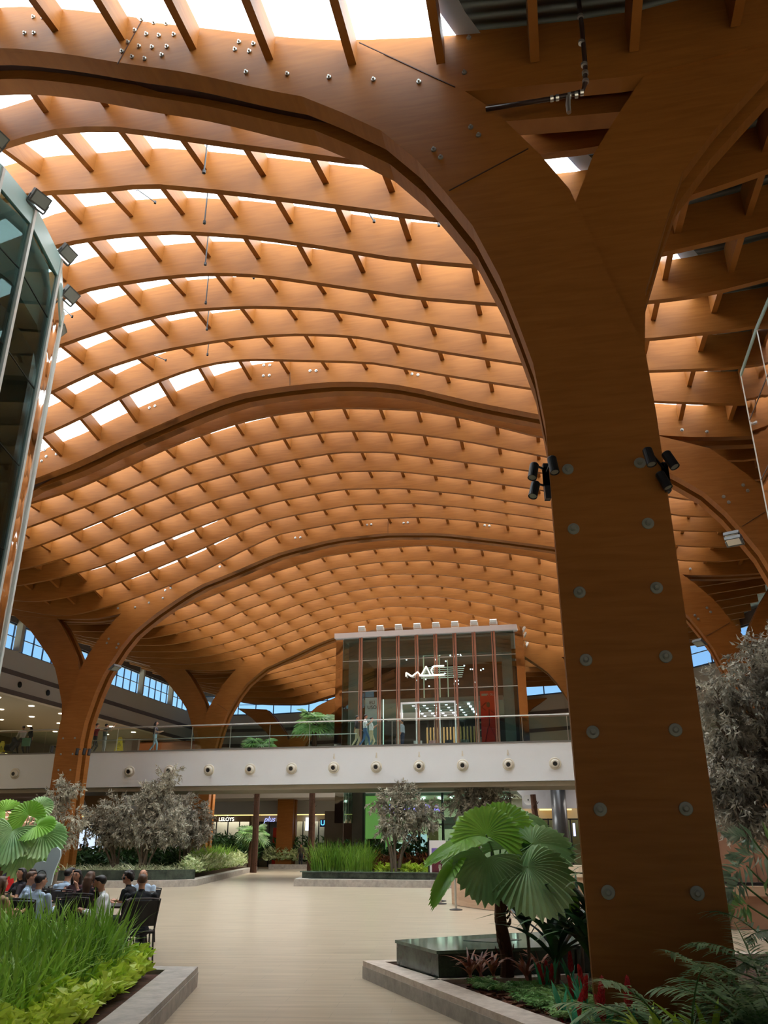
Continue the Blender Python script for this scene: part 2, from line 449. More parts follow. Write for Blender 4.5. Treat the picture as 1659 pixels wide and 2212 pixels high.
# ------------------------------------------------------------------ roof shape (underside of the ribs): z over (s, d)
ROWS = {
 -6: [(-33, 13.9), (-29.5, 13.35), (-27.3, 12.75), (-22, 12.), (-18, 12.), (-14, 12.8), (-10, 13.6), (-6, 12.8), (-3, 11.9), (1, 11.4), (6, 12.), (12, 12.8)],
 5.0: [(-33, 13.9), (-29.5, 13.35), (-27.3, 12.75), (-22, 12.), (-18, 12.), (-14, 13.), (-11, 13.7), (-8.5, 13.7), (-6, 13.), (-4, 12.2), (-2, 11.6), (1.5, 11.2), (3.4, 11.3), (6, 12.), (12, 13.)],
 8.3: [(-33, 13.9), (-29.5, 13.35), (-27.3, 12.75), (-22, 12.1), (-18, 12.2), (-15.5, 13.3), (-13, 14.1), (-11, 14.5), (-9.6, 14.5), (-8.5, 14.3), (-7.2, 13.8), (-5.9, 13.2), (-4.7, 12.7), (-3.6, 12.2), (-2.5, 11.8), (-.7, 11.4), (1.8, 11.1), (3.4, 11.3), (6, 12.), (12, 13.)],
 10.1: [(-33, 13.9), (-29.5, 13.35), (-27.3, 12.75), (-22, 12.1), (-18, 12.3), (-15, 13.3), (-12, 14.), (-9.8, 14.2), (-8.8, 14.4), (-7.5, 14.2), (-5, 13.2), (-2.4, 12.2), (0, 11.8), (1.5, 11.7), (3.2, 11.9), (3.9, 12.1), (7, 13.), (12, 13.6)],
 11.9: [(-33, 13.9), (-29.5, 13.35), (-27.3, 12.75), (-22, 12.1), (-18, 12.4), (-15, 13.6), (-11.2, 14.8), (-10.1, 14.8), (-8.9, 14.6), (-7.6, 14.5), (-5.7, 13.9), (-3.7, 13.2), (-1.2, 12.3), (.7, 12.), (2.7, 12.), (4.3, 12.4), (7, 13.2), (12, 13.8)],
 13.6: [(-33, 13.9), (-29.5, 13.35), (-27.3, 12.75), (-22, 12.2), (-18, 12.5), (-15, 13.8), (-11, 15.), (-9.4, 15.), (-7.8, 14.8), (-5.9, 14.3), (-4.2, 13.7), (-2.6, 13.1), (-.8, 12.6), (1, 12.3), (2.5, 12.3), (3.3, 12.4), (4.7, 12.6), (8, 13.3), (12, 13.8)],
 15.4: [(-33, 13.9), (-29.5, 13.35), (-27.3, 12.75), (-22, 12.2), (-18, 12.8), (-14, 14.4), (-11.1, 15.1), (-9.1, 15.1), (-7.8, 15.), (-6.4, 14.7), (-2.5, 13.4), (-.5, 12.9), (1, 12.6), (2.5, 12.5), (3.8, 12.5), (5, 12.7), (8, 13.3), (12, 13.8)],
 17.2: [(-33, 13.9), (-29.5, 13.35), (-27.3, 12.75), (-22.5, 12.2), (-19, 12.7), (-16, 13.8), (-13, 14.8), (-11.2, 15.2), (-9.4, 15.4), (-7.3, 15.2), (-5.3, 14.8), (-.3, 13.2), (1.2, 12.9), (2.7, 12.7), (3.7, 12.7), (5.2, 12.7), (9, 13.3), (12, 13.6)],
 18.9: [(-33, 13.9), (-29.5, 13.35), (-27.3, 12.75), (-23, 12.2), (-20, 12.6), (-17, 13.6), (-14.5, 14.4), (-13, 15.), (-11.1, 15.4), (-9.2, 15.5), (-8, 15.5), (-6.6, 15.4), (-5, 15.1), (-2.4, 14.2), (-.2, 13.5), (1.3, 13.1), (2.8, 12.9), (5.2, 12.7), (9, 13.1), (13, 13.5)],
 20.7: [(-33, 13.9), (-29.5, 13.35), (-27.3, 12.75), (-23.5, 12.), (-20, 12.7), (-17.5, 13.5), (-15.9, 14.), (-14.6, 14.5), (-13.3, 15.1), (-11.6, 15.7), (-10.3, 16.), (-9, 16.), (-7.2, 15.7), (-4.8, 15.3), (-2.7, 14.6), (-.1, 13.8), (1.5, 13.3), (3.1, 13.), (5.5, 12.6), (9, 12.8), (13, 13.3)],
 22.5: [(-33, 13.9), (-29.5, 13.35), (-27.3, 12.75), (-24, 11.8), (-21, 12.3), (-19, 12.8), (-17.3, 13.3), (-15.6, 13.8), (-14.2, 14.4), (-12.8, 14.9), (-11.4, 15.4), (-10, 15.8), (-8.6, 15.9), (-6.8, 15.9), (-5.9, 15.8), (-4.7, 15.6), (-3.5, 15.2), (-2.3, 14.7), (-1.2, 14.3), (0, 13.9), (2, 13.2), (3.5, 12.8), (4.7, 12.6), (6.1, 12.5), (9, 12.5), (13, 13.2)],
 24: [(-33, 13.9), (-29.5, 13.35), (-27.3, 12.75), (-24, 12.), (-21, 12.5), (-18.2, 13.2), (-16.8, 13.5), (-14.6, 14.3), (-12.8, 15.), (-10.6, 15.6), (-9, 15.8), (-6.8, 15.8), (-4.1, 15.4), (-2.4, 14.9), (0, 13.9), (2, 13.3), (4, 12.7), (6, 12.4), (9, 12.6), (13, 13.2)],
 27: [(-33, 13.9), (-29.5, 13.35), (-27.3, 12.75), (-24, 12.1), (-20.6, 12.5), (-18.6, 13.1), (-16.3, 13.9), (-13.8, 14.7), (-11.9, 15.1), (-10, 15.4), (-7.6, 15.6), (-5.6, 15.4), (-2.8, 14.7), (0, 14.), (2, 13.3), (4.1, 12.7), (5.2, 12.4), (7, 12.3), (10, 12.5), (14, 13.2)],
 30: [(-33, 13.9), (-29.5, 13.35), (-27.3, 12.75), (-25, 12.1), (-22.9, 12.1), (-21.2, 12.3), (-19, 12.7), (-16.8, 13.5), (-14.6, 14.2), (-12.9, 14.7), (-11, 15.1), (-8.2, 15.4), (-5.6, 15.2), (-3.1, 14.7), (0, 13.9), (2, 13.3), (4.7, 12.5), (6.7, 12.3), (10, 12.4), (14, 13.)],
 33: [(-33, 13.9), (-29.5, 13.35), (-27.3, 12.75), (-25.2, 12.), (-22.8, 11.5), (-21.8, 11.5), (-19.7, 11.9), (-17.3, 12.6), (-15.4, 13.3), (-13.7, 14.1), (-12, 14.8), (-8.1, 15.2), (-5.5, 15.1), (-3.5, 14.8), (.1, 14.), (2.5, 13.2), (5.1, 12.3), (6.9, 12.1), (8.1, 12.2), (12, 12.6), (14, 13.)],
 34.5: [(-33, 13.9), (-29.5, 13.35), (-27.3, 12.75), (-26, 12.1), (-23.8, 11.85), (-21.8, 11.7), (-20.2, 11.9), (-18.5, 12.35), (-16.8, 12.9), (-15.5, 13.3), (-12.5, 14.4), (-9.8, 14.9), (-7.2, 15.), (-4.7, 14.8), (-2.2, 14.3), (.1, 13.8), (2, 13.3), (3.5, 12.7), (5.6, 12.1), (7.1, 12.), (8.9, 12.), (12, 12.5), (14, 13.)],
 36.2: [(-33, 13.9), (-29.5, 13.35), (-27.3, 12.75), (-26, 12.1), (-22, 11.9), (-19, 12.2), (-16, 13.2), (-13.5, 14.), (-10.7, 14.7), (-8.1, 14.9), (-5.6, 14.9), (-3.1, 14.5), (-.4, 13.9), (2, 13.), (4, 12.3), (6, 12.), (9, 12.3), (13, 13.)],
 39.6: [(-33, 13.9), (-29.5, 13.35), (-27.3, 12.75), (-25, 12.1), (-21.5, 11.9), (-19.3, 12.2), (-17.2, 12.7), (-16, 13.2), (-13.4, 13.95), (-10.8, 14.5), (-8.3, 14.7), (-5.7, 14.5), (-3.1, 14.), (-.6, 13.4), (3, 12.3), (5, 12.), (8, 12.3), (13, 13.)],
 42.9: [(-33, 13.9), (-29.5, 13.35), (-27.3, 12.75), (-25, 12.1), (-20.9, 11.9), (-18.7, 12.2), (-16.1, 12.9), (-13.5, 13.8), (-12.2, 14.1), (-9, 14.5), (-6, 14.3), (-3.2, 13.7), (-.6, 12.8), (2, 12.1), (4, 11.9), (7, 12.2), (13, 13.)],
 46.3: [(-33, 13.9), (-29.5, 13.35), (-27.3, 12.75), (-25, 12.1), (-22.4, 11.9), (-19.8, 12.), (-17.6, 12.4), (-15, 13.2), (-12, 14.), (-9, 14.3), (-6, 13.9), (-3.5, 13.), (-1, 12.2), (1.5, 11.8), (5, 12.2), (13, 13.)],
 48: [(-33, 13.9), (-29.5, 13.35), (-27.3, 12.75), (-25, 12.1), (-21.5, 11.8), (-19.6, 11.8), (-17.5, 12.15), (-15.8, 12.6), (-14.7, 13.1), (-13.2, 13.6), (-12.1, 13.7), (-10.8, 13.9), (-9.7, 14.), (-8.5, 13.95), (-6, 13.5), (-4, 12.8), (-2, 12.1), (0, 11.7), (2, 11.7), (5, 12.1), (13, 13.)],
 51.4: [(-33, 13.9), (-29.5, 13.35), (-27.3, 12.75), (-24, 12.), (-18.8, 12.1), (-16.5, 12.6), (-14.1, 13.2), (-11, 13.7), (-8, 13.3), (-5, 12.4), (-2, 11.9), (2, 11.8), (8, 12.4)],
 56.6: [(-33, 13.9), (-29.5, 13.35), (-27.3, 12.75), (-24, 12.), (-20.1, 11.9), (-16.8, 12.4), (-15.5, 12.6), (-12, 13.), (-9, 12.8), (-6, 12.2), (-2, 11.9), (8, 12.2)],
 60: [(-33, 13.9), (-29.5, 13.35), (-27.3, 12.75), (-24, 11.8), (-21.8, 11.6), (-19.1, 11.5), (-16.4, 12.2), (-13, 12.6), (-9, 12.3), (-6, 11.8), (-2, 11.8), (8, 12.)],
 72: [(-33, 13.9), (-29.5, 13.35), (-27.3, 12.75), (-24, 11.8), (-19.1, 11.6), (-13, 12.5), (-6, 11.8), (8, 12.)],
}
SG = np.arange(-36, 22.01, .2)
_D = sorted(ROWS)
_T = []
_k = np.hanning(9); _k /= _k.sum()
for _d in _D:
    _r = ROWS[_d]
    y = np.interp(SG, [p[0] for p in _r], [p[1] for p in _r])
    yp = np.pad(y, 4, mode='edge')
    _T.append(np.convolve(yp, _k, mode='valid'))
_T = np.array(_T)

def ZB(s, d):
    i = np.searchsorted(_D, d) - 1
    i = max(0, min(len(_D) - 2, i))
    t = (d - _D[i]) / (_D[i + 1] - _D[i])
    row = _T[i] * (1 - t) + _T[i + 1] * t
    return float(np.interp(s, SG, row))

RIBH = 1.0
ARCH_D = [8.3, 22.5, 34.5, 48.0, 60.0]
ARCH_T = .92
VR = {8.3: .7, 22.5: 7.0, 34.5: 7.6, 48.0: 2.0, 60.0: -5.0}
VL = {8.3: -18.6, 22.5: -23.4, 34.5: -22.1, 48.0: -21.5, 60.0: -20.1}
def _bR(d): return float(np.interp(d, [0, 6.6, 8.3, 11.9, 13.6, 15.4, 20, 27, 34.5, 42, 48, 60, 70], [-1.2, -1, -.4, 1.5, 2.6, 3.8, 5, 6, 6.6, 4, 1, -6, -6]))
def _bL(d): return float(np.interp(d, [0, 8.3, 22.5, 34.5, 48, 60], [-17, -17, -21.8, -20.5, -20, -18.6]))

# roof covering: translucent sheet over the nave, metal deck over the aisles
def M_deck():
    m, nt, b = newmat('corrugated metal deck')
    ge = nt.nodes.new('ShaderNodeNewGeometry')
    mp = nt.nodes.new('ShaderNodeMapping'); mp.inputs['Rotation'].default_value = (0, 0, R(12))
    nt.links.new(ge.outputs['Position'], mp.inputs[0])
    wv = nt.nodes.new('ShaderNodeTexWave'); wv.bands_direction = 'Y'; wv.inputs['Scale'].default_value = 1.6
    nt.links.new(mp.outputs[0], wv.inputs['Vector'])
    cr = nt.nodes.new('ShaderNodeValToRGB')
    cr.color_ramp.elements[0].color = (.06, .07, .066, 1); cr.color_ramp.elements[1].color = (.20, .225, .21, 1)
    nt.links.new(wv.outputs[0], cr.inputs[0]); nt.links.new(cr.outputs[0], b.inputs['Base Color'])
    bp = nt.nodes.new('ShaderNodeBump'); bp.inputs['Distance'].default_value = .05
    nt.links.new(wv.outputs[0], bp.inputs['Height']); nt.links.new(bp.outputs[0], b.inputs['Normal'])
    b.inputs['Roughness'].default_value = .5; b.inputs['Metallic'].default_value = .3
    return m
DECK = M_deck()

def cover(name, f0, f1, mat, d0, d1, zoff, thick=0.0, n=16, step=.85):
    mb = MB()
    ds = np.arange(d0, d1 + .01, step)
    for d in ds:
        for j in range(n + 1):
            s = f0(d) + (f1(d) - f0(d)) * j / n
            mb.v.append(W(s, d, ZB(s, d) + zoff))
    for i in range(len(ds) - 1):
        for j in range(n):
            a = i * (n + 1) + j
            mb.f.append((a, a + 1, a + n + 2, a + n + 1)); mb.m.append(0)
    return tag(mb.build(name, mat, smooth=True, origin=(0, 0, 0)), kind='structure')
cover('ceiling', _bL, _bR, MEMB, 7.1, 61.0, RIBH + .06, n=40)
EW = [(-15.2, 69.5), (-9.2, 68.6), (1.5, 64.2), (10.3, 59.9), (12.8, 58.2), (18.9, 49.5), (21.5, 43.5), (24.2, 35), (25.5, 25), (24.5, 8), (23, -12)]
def inside_hall(s, d):
    x, y, _ = W(s, d, 0)
    poly = [W(-29.7, -12, 0)[:2], W(-29.7, 67.5, 0)[:2]] + EW
    c = False; n = len(poly)
    for i in range(n):
        (x0, y0), (x1, y1) = poly[i], poly[(i + 1) % n]
        if (y0 > y) != (y1 > y) and x < (x1 - x0) * (y - y0) / (y1 - y0) + x0: c = not c
    return c
def deck(name, f0, f1, d0, d1, n, zoff=RIBH + .12):
    mb = MB(); ds = np.arange(d0, d1 + .01, .8); idx = {}
    def vid(i, j):
        if (i, j) not in idx:
            d = ds[i]; s = f0(d) + (f1(d) - f0(d)) * j / n
            idx[(i, j)] = len(mb.v); mb.v.append(W(s, d, ZB(s, d) + zoff))
        return idx[(i, j)]
    for i in range(len(ds) - 1):
        for j in range(n):
            d = (ds[i] + ds[i + 1]) / 2; s = f0(d) + (f1(d) - f0(d)) * (j + .5) / n
            if inside_hall(s, d) or inside_hall(s + .5, d) or inside_hall(s - .5, d) or inside_hall(s, d - .5):
                mb.f.append((vid(i, j), vid(i, j + 1), vid(i + 1, j + 1), vid(i + 1, j))); mb.m.append(0)
    return tag(mb.build(name, DECK, smooth=True, origin=(0, 0, 0)), kind='structure')
deck('ceiling.001', lambda d: _bR(d) - .35, lambda d: 28., -13, 75, 34)
deck('ceiling.002', lambda d: -30.2, lambda d: _bL(d) + .35, -13, 75, 14)
deck('ceiling.003', _bL, _bR, -13.4, 7.4, 26)  # opaque over the unseen near nave, to keep light off the near column
deck('ceiling.004', _bL, _bR, 60.6, 76, 24)

# ribs
ORD = ['first', 'second', 'third', 'fourth', 'fifth', 'sixth', 'seventh']
AN = ['nearest big arch', 'second big arch', 'third big arch', 'fourth big arch']
def s_range(d):
    return (-29.1 if d > 9 else -24.), (14.5 if d < 36 else (10.5 if d < 50 else (1. if d < 59 else -3.4)))
def rib(d, label, t=.14):
    a, b = s_range(d)
    ss = np.arange(a, b + .01, .64)
    lo = [(s, ZB(s, d)) for s in ss]; hi = [(s, z + RIBH) for s, z in lo]
    mb = MB().strip(lo, hi, d - t / 2, d + t / 2)
    return tag(mb.build('roof_rib', WOOD), label, 'roof beam', 'curved timber ribs of the roof')
RIB_D = []
for ai in range(4):
    dA, dB = ARCH_D[ai], ARCH_D[ai + 1]
    n = 8 if ai < 3 else 7
    for k in range(1, n):
        d = dA + (dB - dA) * k / n + .07
        RIB_D.append(d)
        rib(d, 'curved orange timber roof rib, the %s one behind the %s' % (ORD[k - 1], AN[ai]))
for k, d in enumerate((6.6, 4.9)):
    rib(d, ['curved timber rib overhead, nearer to the viewer than the nearest big arch', 'curved timber rib farthest out overhead, in front of all other ribs'][k])
    RIB_D.append(d)

# cross pieces between ribs
LINES = sorted(RIB_D + [a + x for a in ARCH_D for x in (0, )])
allp = []
for i in range(len(LINES) - 1):
    d0, d1 = LINES[i], LINES[i + 1]
    e0 = d0 + (ARCH_T if d0 in ARCH_D else .07)
    e1 = d1 - (0 if d1 in ARCH_D else .07)
    s0 = float(np.interp(d1, [8.3, 11.9, 13.6, 15.4, 17.2, 27, 39.6, 60], [-10.1, -10.34, -10.4, -10.56, -10.76, -10.88, -11.2, -11.2]))
    sp = float(np.interp(d1, [8.3, 11.9, 17.2, 40], [1.31, 1.33, 1.37, 1.345]))
    for k in range(-14, 20):
        s = s0 + sp * k
        if s < -28 or s > s_range((d0 + d1) / 2)[1] - .2: continue
        allp.append((s, e0, e1))
def purlin_mb(mb, s, e0, e1):
    h = .5 if s < _bR(e0) + .5 else .62
    w = .062
    z0 = ZB(s, e0) + RIBH; z1 = ZB(s, e1) + RIBH
    mb.hexa([W(s - w, e0, z0 - h), W(s + w, e0, z0 - h), W(s + w, e1, z1 - h), W(s - w, e1, z1 - h),
             W(s - w, e0, z0), W(s + w, e0, z0), W(s + w, e1, z1), W(s - w, e1, z1)])
def infr(s, e0, e1):
    x, y, z = W(s, (e0 + e1) / 2, ZB(s, (e0 + e1) / 2) + .6)
    z -= CAMZ
    dep = y * math.cos(PITCH) + z * math.sin(PITCH)
    if dep < .5: return None
    v = (-y * math.sin(PITCH) + z * math.cos(PITCH)) / dep * FPX; u = x / dep * FPX
    return dep if abs(u) < 860 and abs(v) < 1150 else None
vis = sorted([(infr(*p), p) for p in allp if infr(*p)], key=lambda q: q[0])
near = [p for _, p in vis[:300]]
nset = set(near)
for p in near:
    mb = MB(); purlin_mb(mb, *p)
    tag(mb.build('roof_crosspiece', WOOD), 'short timber cross piece spanning between two neighbouring curved roof ribs', 'roof beam', 'short cross pieces between the nearer roof ribs')
mb = MB()
for p in allp:
    if p not in nset: purlin_mb(mb, *p)
tag(mb.build('distant_crosspieces', WOOD), 'many small timber cross pieces between the farther roof ribs', 'roof beam', kind='stuff')

# ------------------------------------------------------------------ big double arches on forked columns
T_IN = [(.6, 0), (.6, 3), (.6, 6), (.68, 6.8), (.82, 7.4), (1.0, 8.1), (1.3, 8.95), (1.65, 9.6), (2.0, 10.2), (2.5, 10.85), (3.1, 11.35), (3.7, 11.8)]
T_OUT = [(-.6, 0), (-.6, 3), (-.6, 6), (-.58, 6.8), (-.47, 7.25), (-.3, 7.85), (-.12, 8.6), (.05, 9.3), (.4, 10.0), (.95, 10.9), (1.55, 11.6), (2.15, 12.2)]
O_IN = [(.55, 6.9), (.4, 7.5), (.2, 8.3), (0, 9.15), (-.3, 9.9), (-.6, 10.4), (-.95, 10.95), (-1.35, 11.5), (-1.9, 12.1)]
O_OUT = [(-.595, 6.9), (-.7, 7.7), (-.92, 8.3), (-1.1, 8.8), (-1.35, 9.4), (-1.85, 10.05), (-2.4, 10.65), (-3.1, 11.4), (-4.3, 12.3)]
def bolt(parent, s, d, z, r=.055, big=False):
    c = Vector(W(s, d, z)); ax = (-SP, -CP, 0)
    mb = MB()
    if big:
        mb.lathe(c, [(r, 0), (r, .012), (r * .92, .018), (.03, .02), (.03, .045), (.018, .06)], ax, 18)
    else:
        mb.lathe(c, [(r, 0), (r, .02), (r * .45, .022), (r * .45, .05)], ax, 10)
    return mb.build('bolt_plate', STEEL_DISC if big else STEEL, parent, smooth=False)
ALAB = ['enormous double timber arch nearest the viewer, its forked dark column rising on the right',
        'second big double timber arch, crossing the picture halfway up behind the nearest one',
        'third big double timber arch, its left forked column standing before the white bridge',
        'fourth big double timber arch, landing left of the glass shop on the bridge',
        'fifth and farthest timber arch, mostly hidden behind the glass shop']
for ai, d in enumerate(ARCH_D):
    vr, vl = VR[d], VL[d]
    root = empty('timber_arch', W((vr + vl) / 2, d, 0))
    tag(root, ALAB[ai], 'arch', 'big timber arches of the hall')
    dz = 0 if ai < 4 else -.9
    def TZ(z): return z if z < 7 else z + dz * (z - 7) / 5.
    right = [((vr - u, TZ(z)), (vr - U, TZ(Z))) for (u, z), (U, Z) in zip(T_IN, T_OUT)]
    left = [((vl + u, TZ(z)), (vl + U, TZ(Z))) for (u, z), (U, Z) in zip(T_IN, T_OUT)]
    sa, sb = left[-1][0][0], right[-1][0][0]
    n = 30
    mid = []
    for j in range(1, n):
        s = sa + (sb - sa) * j / n
        e_ = min(s - sa, sb - s); vv = sa if s < (sa + sb) / 2 else sb
        z = ZB(s, d) - max(0, 1 - e_ / 2.2) ** 1.3 * (ZB(vv, d) - TZ(11.8))
        # outer edge keeps turning until it meets the top of the roof beam
        edge = min(s - sa, sb - s)
        zt = z + 1.25
        if edge < 3.0:
            so = s + (1.55 * (1 - edge / 3.0)) * (-1 if s < (sa + sb) / 2 else 1)
            zt = min(ZB(so, d) + 1.22, (12.2 + dz) + edge * 0.62)
            mid.append(((s, z), (so, zt)))
        else:
            mid.append(((s, z), (s, zt)))
    prof = left + mid + right[::-1]
    A = [p[0] for p in prof]; B = [p[1] for p in prof]
    MB().strip(A, B, d - .02, d + .32).build('arch_beam', WOOD, root)
    MB().strip(A, B, d + .60, d + .94).build('arch_beam', WOOD, root)
    # spacer boards in the gap
    def shrink(q, r, f): return (q[0] + (r[0] - q[0]) * f, q[1] + (r[1] - q[1]) * f)
    A2 = [shrink(a, b, .17) for a, b in prof]; B2 = [shrink(b, a, .12) for a, b in prof]
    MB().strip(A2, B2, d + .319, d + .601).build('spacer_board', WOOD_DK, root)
    # short flush blocks in the gap
    for q in ((16, 22) if ai == 0 else ()):
        A3 = [shrink(a, b, .03) for a, b in prof[q:q + 3]]; B3 = [shrink(a, b, .18) for a, b in prof[q:q + 3]]
        MB().strip(A3, B3, d + .318, d + .602).build('gap_block', WOOD, root)
    # roof beam in the same plane
    a, b = s_range(d)
    ss = list(np.arange(a, b + .01, .5))
    lo = [(s, ZB(s, d)) for s in ss]; hi = [(s, z + 1.24) for s, z in lo]
    MB().strip(lo, hi, d + .05, d + .30).build('roof_beam', WOOD, root)
    MB().strip(lo, hi, d + .62, d + .90).build('roof_beam', WOOD, root)
    # outward limbs of the forks
    for sg, v in ((-1, vr), (1, vl)):
        P = [(v + sg * u, TZ(z)) for u, z in O_IN]; Q = [(v + sg * u, TZ(z)) for u, z in O_OUT]
        MB().strip(P, Q, d + .09, d + .29).build('outer_limb', WOOD, root)
        MB().strip(P, Q, d + .63, d + .89).build('outer_limb', WOOD, root)
    # round steel plates up the columns
    if ai < 4:
        for sg, v in ((-1, vr), (1, vl)):
            if ai == 1 and v < 0: continue
            if ai == 3 and v > 0: continue
            for k in range(8 if ai != 0 else 7):
                z = 1.2 + .7 * k
                for q in ((.4, -.36) if ai == 0 else (.3, -.3)):
                    if ai == 0 and v < 0: continue
                    bolt(root, v + sg * q, d - .02, z, .062 if ai == 0 else .045, True)
    # groups of small bolts
    def grp(s0, z0, pts):
        for (x, z) in pts: bolt(root, s0 + x, d - .02, z0 + z, .038 if ai == 0 else .05)
    if ai == 0:
        for p in [(73, 38), (93, 39), (54, 73), (74, 73), (307, 44), (333, 51), (360, 53), (391, 51), (292, 67), (317, 75), (344, 78), (376, 76), (277, 92), (301, 101), (329, 103), (361, 102), (264, 112), (286, 124), (313, 128), (350, 120),
                  (517, 92), (548, 96), (508, 108), (539, 112), (532, 157), (621, 161), (711, 168), (807, 173), (905, 178), (1013, 83), (1003, 158), (1017, 276), (1034, 293), (937, 324), (952, 341)]:
            q = pd(p[0], p[1], d - .02); s_, d_ = SD(q.x, q.y); bolt(root, s_, d - .02, q.z, .035)
    if ai == 1:
        for p in [(570, 789), (583, 789), (569, 812), (582, 811), (670, 779), (683, 779), (670, 801), (683, 801), (890, 808), (903, 810), (317, 857), (330, 855), (323, 881), (335, 877), (85, 957), (88, 969), (97, 972), (115, 970), (125, 971), (100, 986), (90, 996), (122, 981),
                  (1417, 922), (1473, 929), (1527, 933), (1605, 1048), (1615, 1060), (1563, 1073), (1574, 1085)]:
            q = pd(p[0], p[1], d - .02); s_, d_ = SD(q.x, q.y); bolt(root, s_, d - .02, q.z, .05)
    if ai == 2:
        for p in [(793, 1134), (802, 1133), (872, 1130), (881, 1129), (1047, 1135), (1057, 1136), (638, 1162), (649, 1161), (455, 1202), (470, 1198), (457, 1214), (472, 1212), (485, 1214), (460, 1222), (475, 1224), (353, 1262), (365, 1258), (357, 1275), (369, 1270), (322, 1302), (292, 1312), (255, 1314), (352, 1292), (235, 1380), (231, 1389), (256, 1391), (252, 1399), (1491, 1229), (1527, 1313), (1535, 1322), (1501, 1329), (1508, 1337)]:
            q = pd(p[0], p[1], d - .02); s_, d_ = SD(q.x, q.y); bolt(root, s_, d - .02, q.z, .055)

# ------------------------------------------------------------------ ground and walls
tag(MB().hbox(-44, 34, -12, 84, -.2, 0).build('floor', FLOOR), kind='structure')

# bridge and gallery slab (upper floor)
FZ = 5.85
BD = 38.3
mb = MB()
mb.hbox(-41, 17.5, BD, 44.5, FZ - 1.65, FZ)
tag(mb.build('floor.001', WHITE_PL), kind='structure')
tag(MB().hbox(-41, 17.5, BD - .02, BD + .28, FZ - .01, FZ + .06).build('trim_1', M_plain('grey edge profile', (120, 118, 114), .4)), kind='structure')
tag(MB().hbox(-41, 17.5, BD + .15, BD + 3.2, FZ - 1.86, FZ - 1.66).build('trim_2', BEIGE_PL), kind='structure')
tag(MB().hbox(-41, -26.5, 44.5, 66, FZ - 1.2, FZ).build('floor.002', GREY_PL), kind='structure')
tag(MB().hbox(-26.5, 0, 58, 72, FZ - 1.2, FZ).build('floor.003', GREY_PL), kind='structure')
tag(MB().hbox(10.5, 17.5, 44.5, 56, FZ - 1.2, FZ).build('floor.004', GREY_PL), kind='structure')

# left wall above the gallery, with dark strips whose colour stands for the grooves' shadow
WLS = -29.4
mb = MB(); mb.hbox(WLS - .4, WLS, 6, 68, 9.2, 11.55)
tag(mb.build('wall_left', GREY_PL), kind='structure')
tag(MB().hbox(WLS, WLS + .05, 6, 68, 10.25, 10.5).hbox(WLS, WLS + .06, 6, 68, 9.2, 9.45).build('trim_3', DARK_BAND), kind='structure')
tag(MB().hbox(-42, WLS - .4, 6, 70, 9.2, 9.5).build('ceiling.005', BEIGE_PL), kind='structure')
tag(MB().hbox(-42, -41.6, -12, 72, 0, 9.5).build('wall_left.001', GREY_PL), kind='structure')
tag(MB().hbox(-42, -26.6, 62, 62.4, FZ, 9.3).build('wall_left.002', GREY_PL), kind='structure')
# clerestory windows on the left wall
FRAME = M_plain('window frame', (60, 80, 112), .4)
def clerestory(idx, P, z0, z1, dx=1.25, heavy=5):
    """P: two world xy points"""
    a = Vector((P[0][0], P[0][1], 0)); b = Vector((P[1][0], P[1][1], 0)); L = (b - a).length
    t = (b - a) / L; nrm = Vector((t.y, -t.x, 0))
    root = empty('window_%d' % idx, tuple(a + Vector((0, 0, z0)))); root['kind'] = 'structure'
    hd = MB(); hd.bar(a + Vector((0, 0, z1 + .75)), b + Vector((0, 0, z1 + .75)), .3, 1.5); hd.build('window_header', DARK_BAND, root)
    mb = MB(); g = MB()
    def pnt(x, z, o=0): return a + t * x + nrm * o + Vector((0, 0, z))
    mb.bar(pnt(0, z0 + .04), pnt(L, z0 + .04), .12, .08); mb.bar(pnt(0, z1 - .04), pnt(L, z1 - .04), .12, .1)
    mb.bar(pnt(0, z0 + (z1 - z0) * .52), pnt(L, z0 + (z1 - z0) * .52), .06, .05)
    n = int(L / dx)
    for k in range(n + 1):
        x = L * k / n
        mb.bar(pnt(x, z0), pnt(x, z1), .07)
    mb.build('window_frame', FRAME, root)
    if heavy:
        hb = MB()
        for k in range(0, n + 1, heavy): hb.bar(pnt(L * k / n + .2, z0, .25), pnt(L * k / n + .2, z1 + .8, .25), .34)
        hb.build('window_column', GREY_PL, root)
    q = [pnt(0, z0), pnt(L, z0), pnt(L, z1), pnt(0, z1)]
    g.add(q + [p + nrm * .02 for p in q], [(0, 1, 2, 3), (7, 6, 5, 4), (0, 4, 5, 1), (1, 5, 6, 2), (2, 6, 7, 3), (3, 7, 4, 0)])
    g.build('window_pane', GLASS, root)
    return root
w0 = W(WLS - .2, 6, 0); w1 = W(WLS - .2, 67, 0)
clerestory(1, [w0[:2], w1[:2]], 11.55, 13.1, .95, 5)
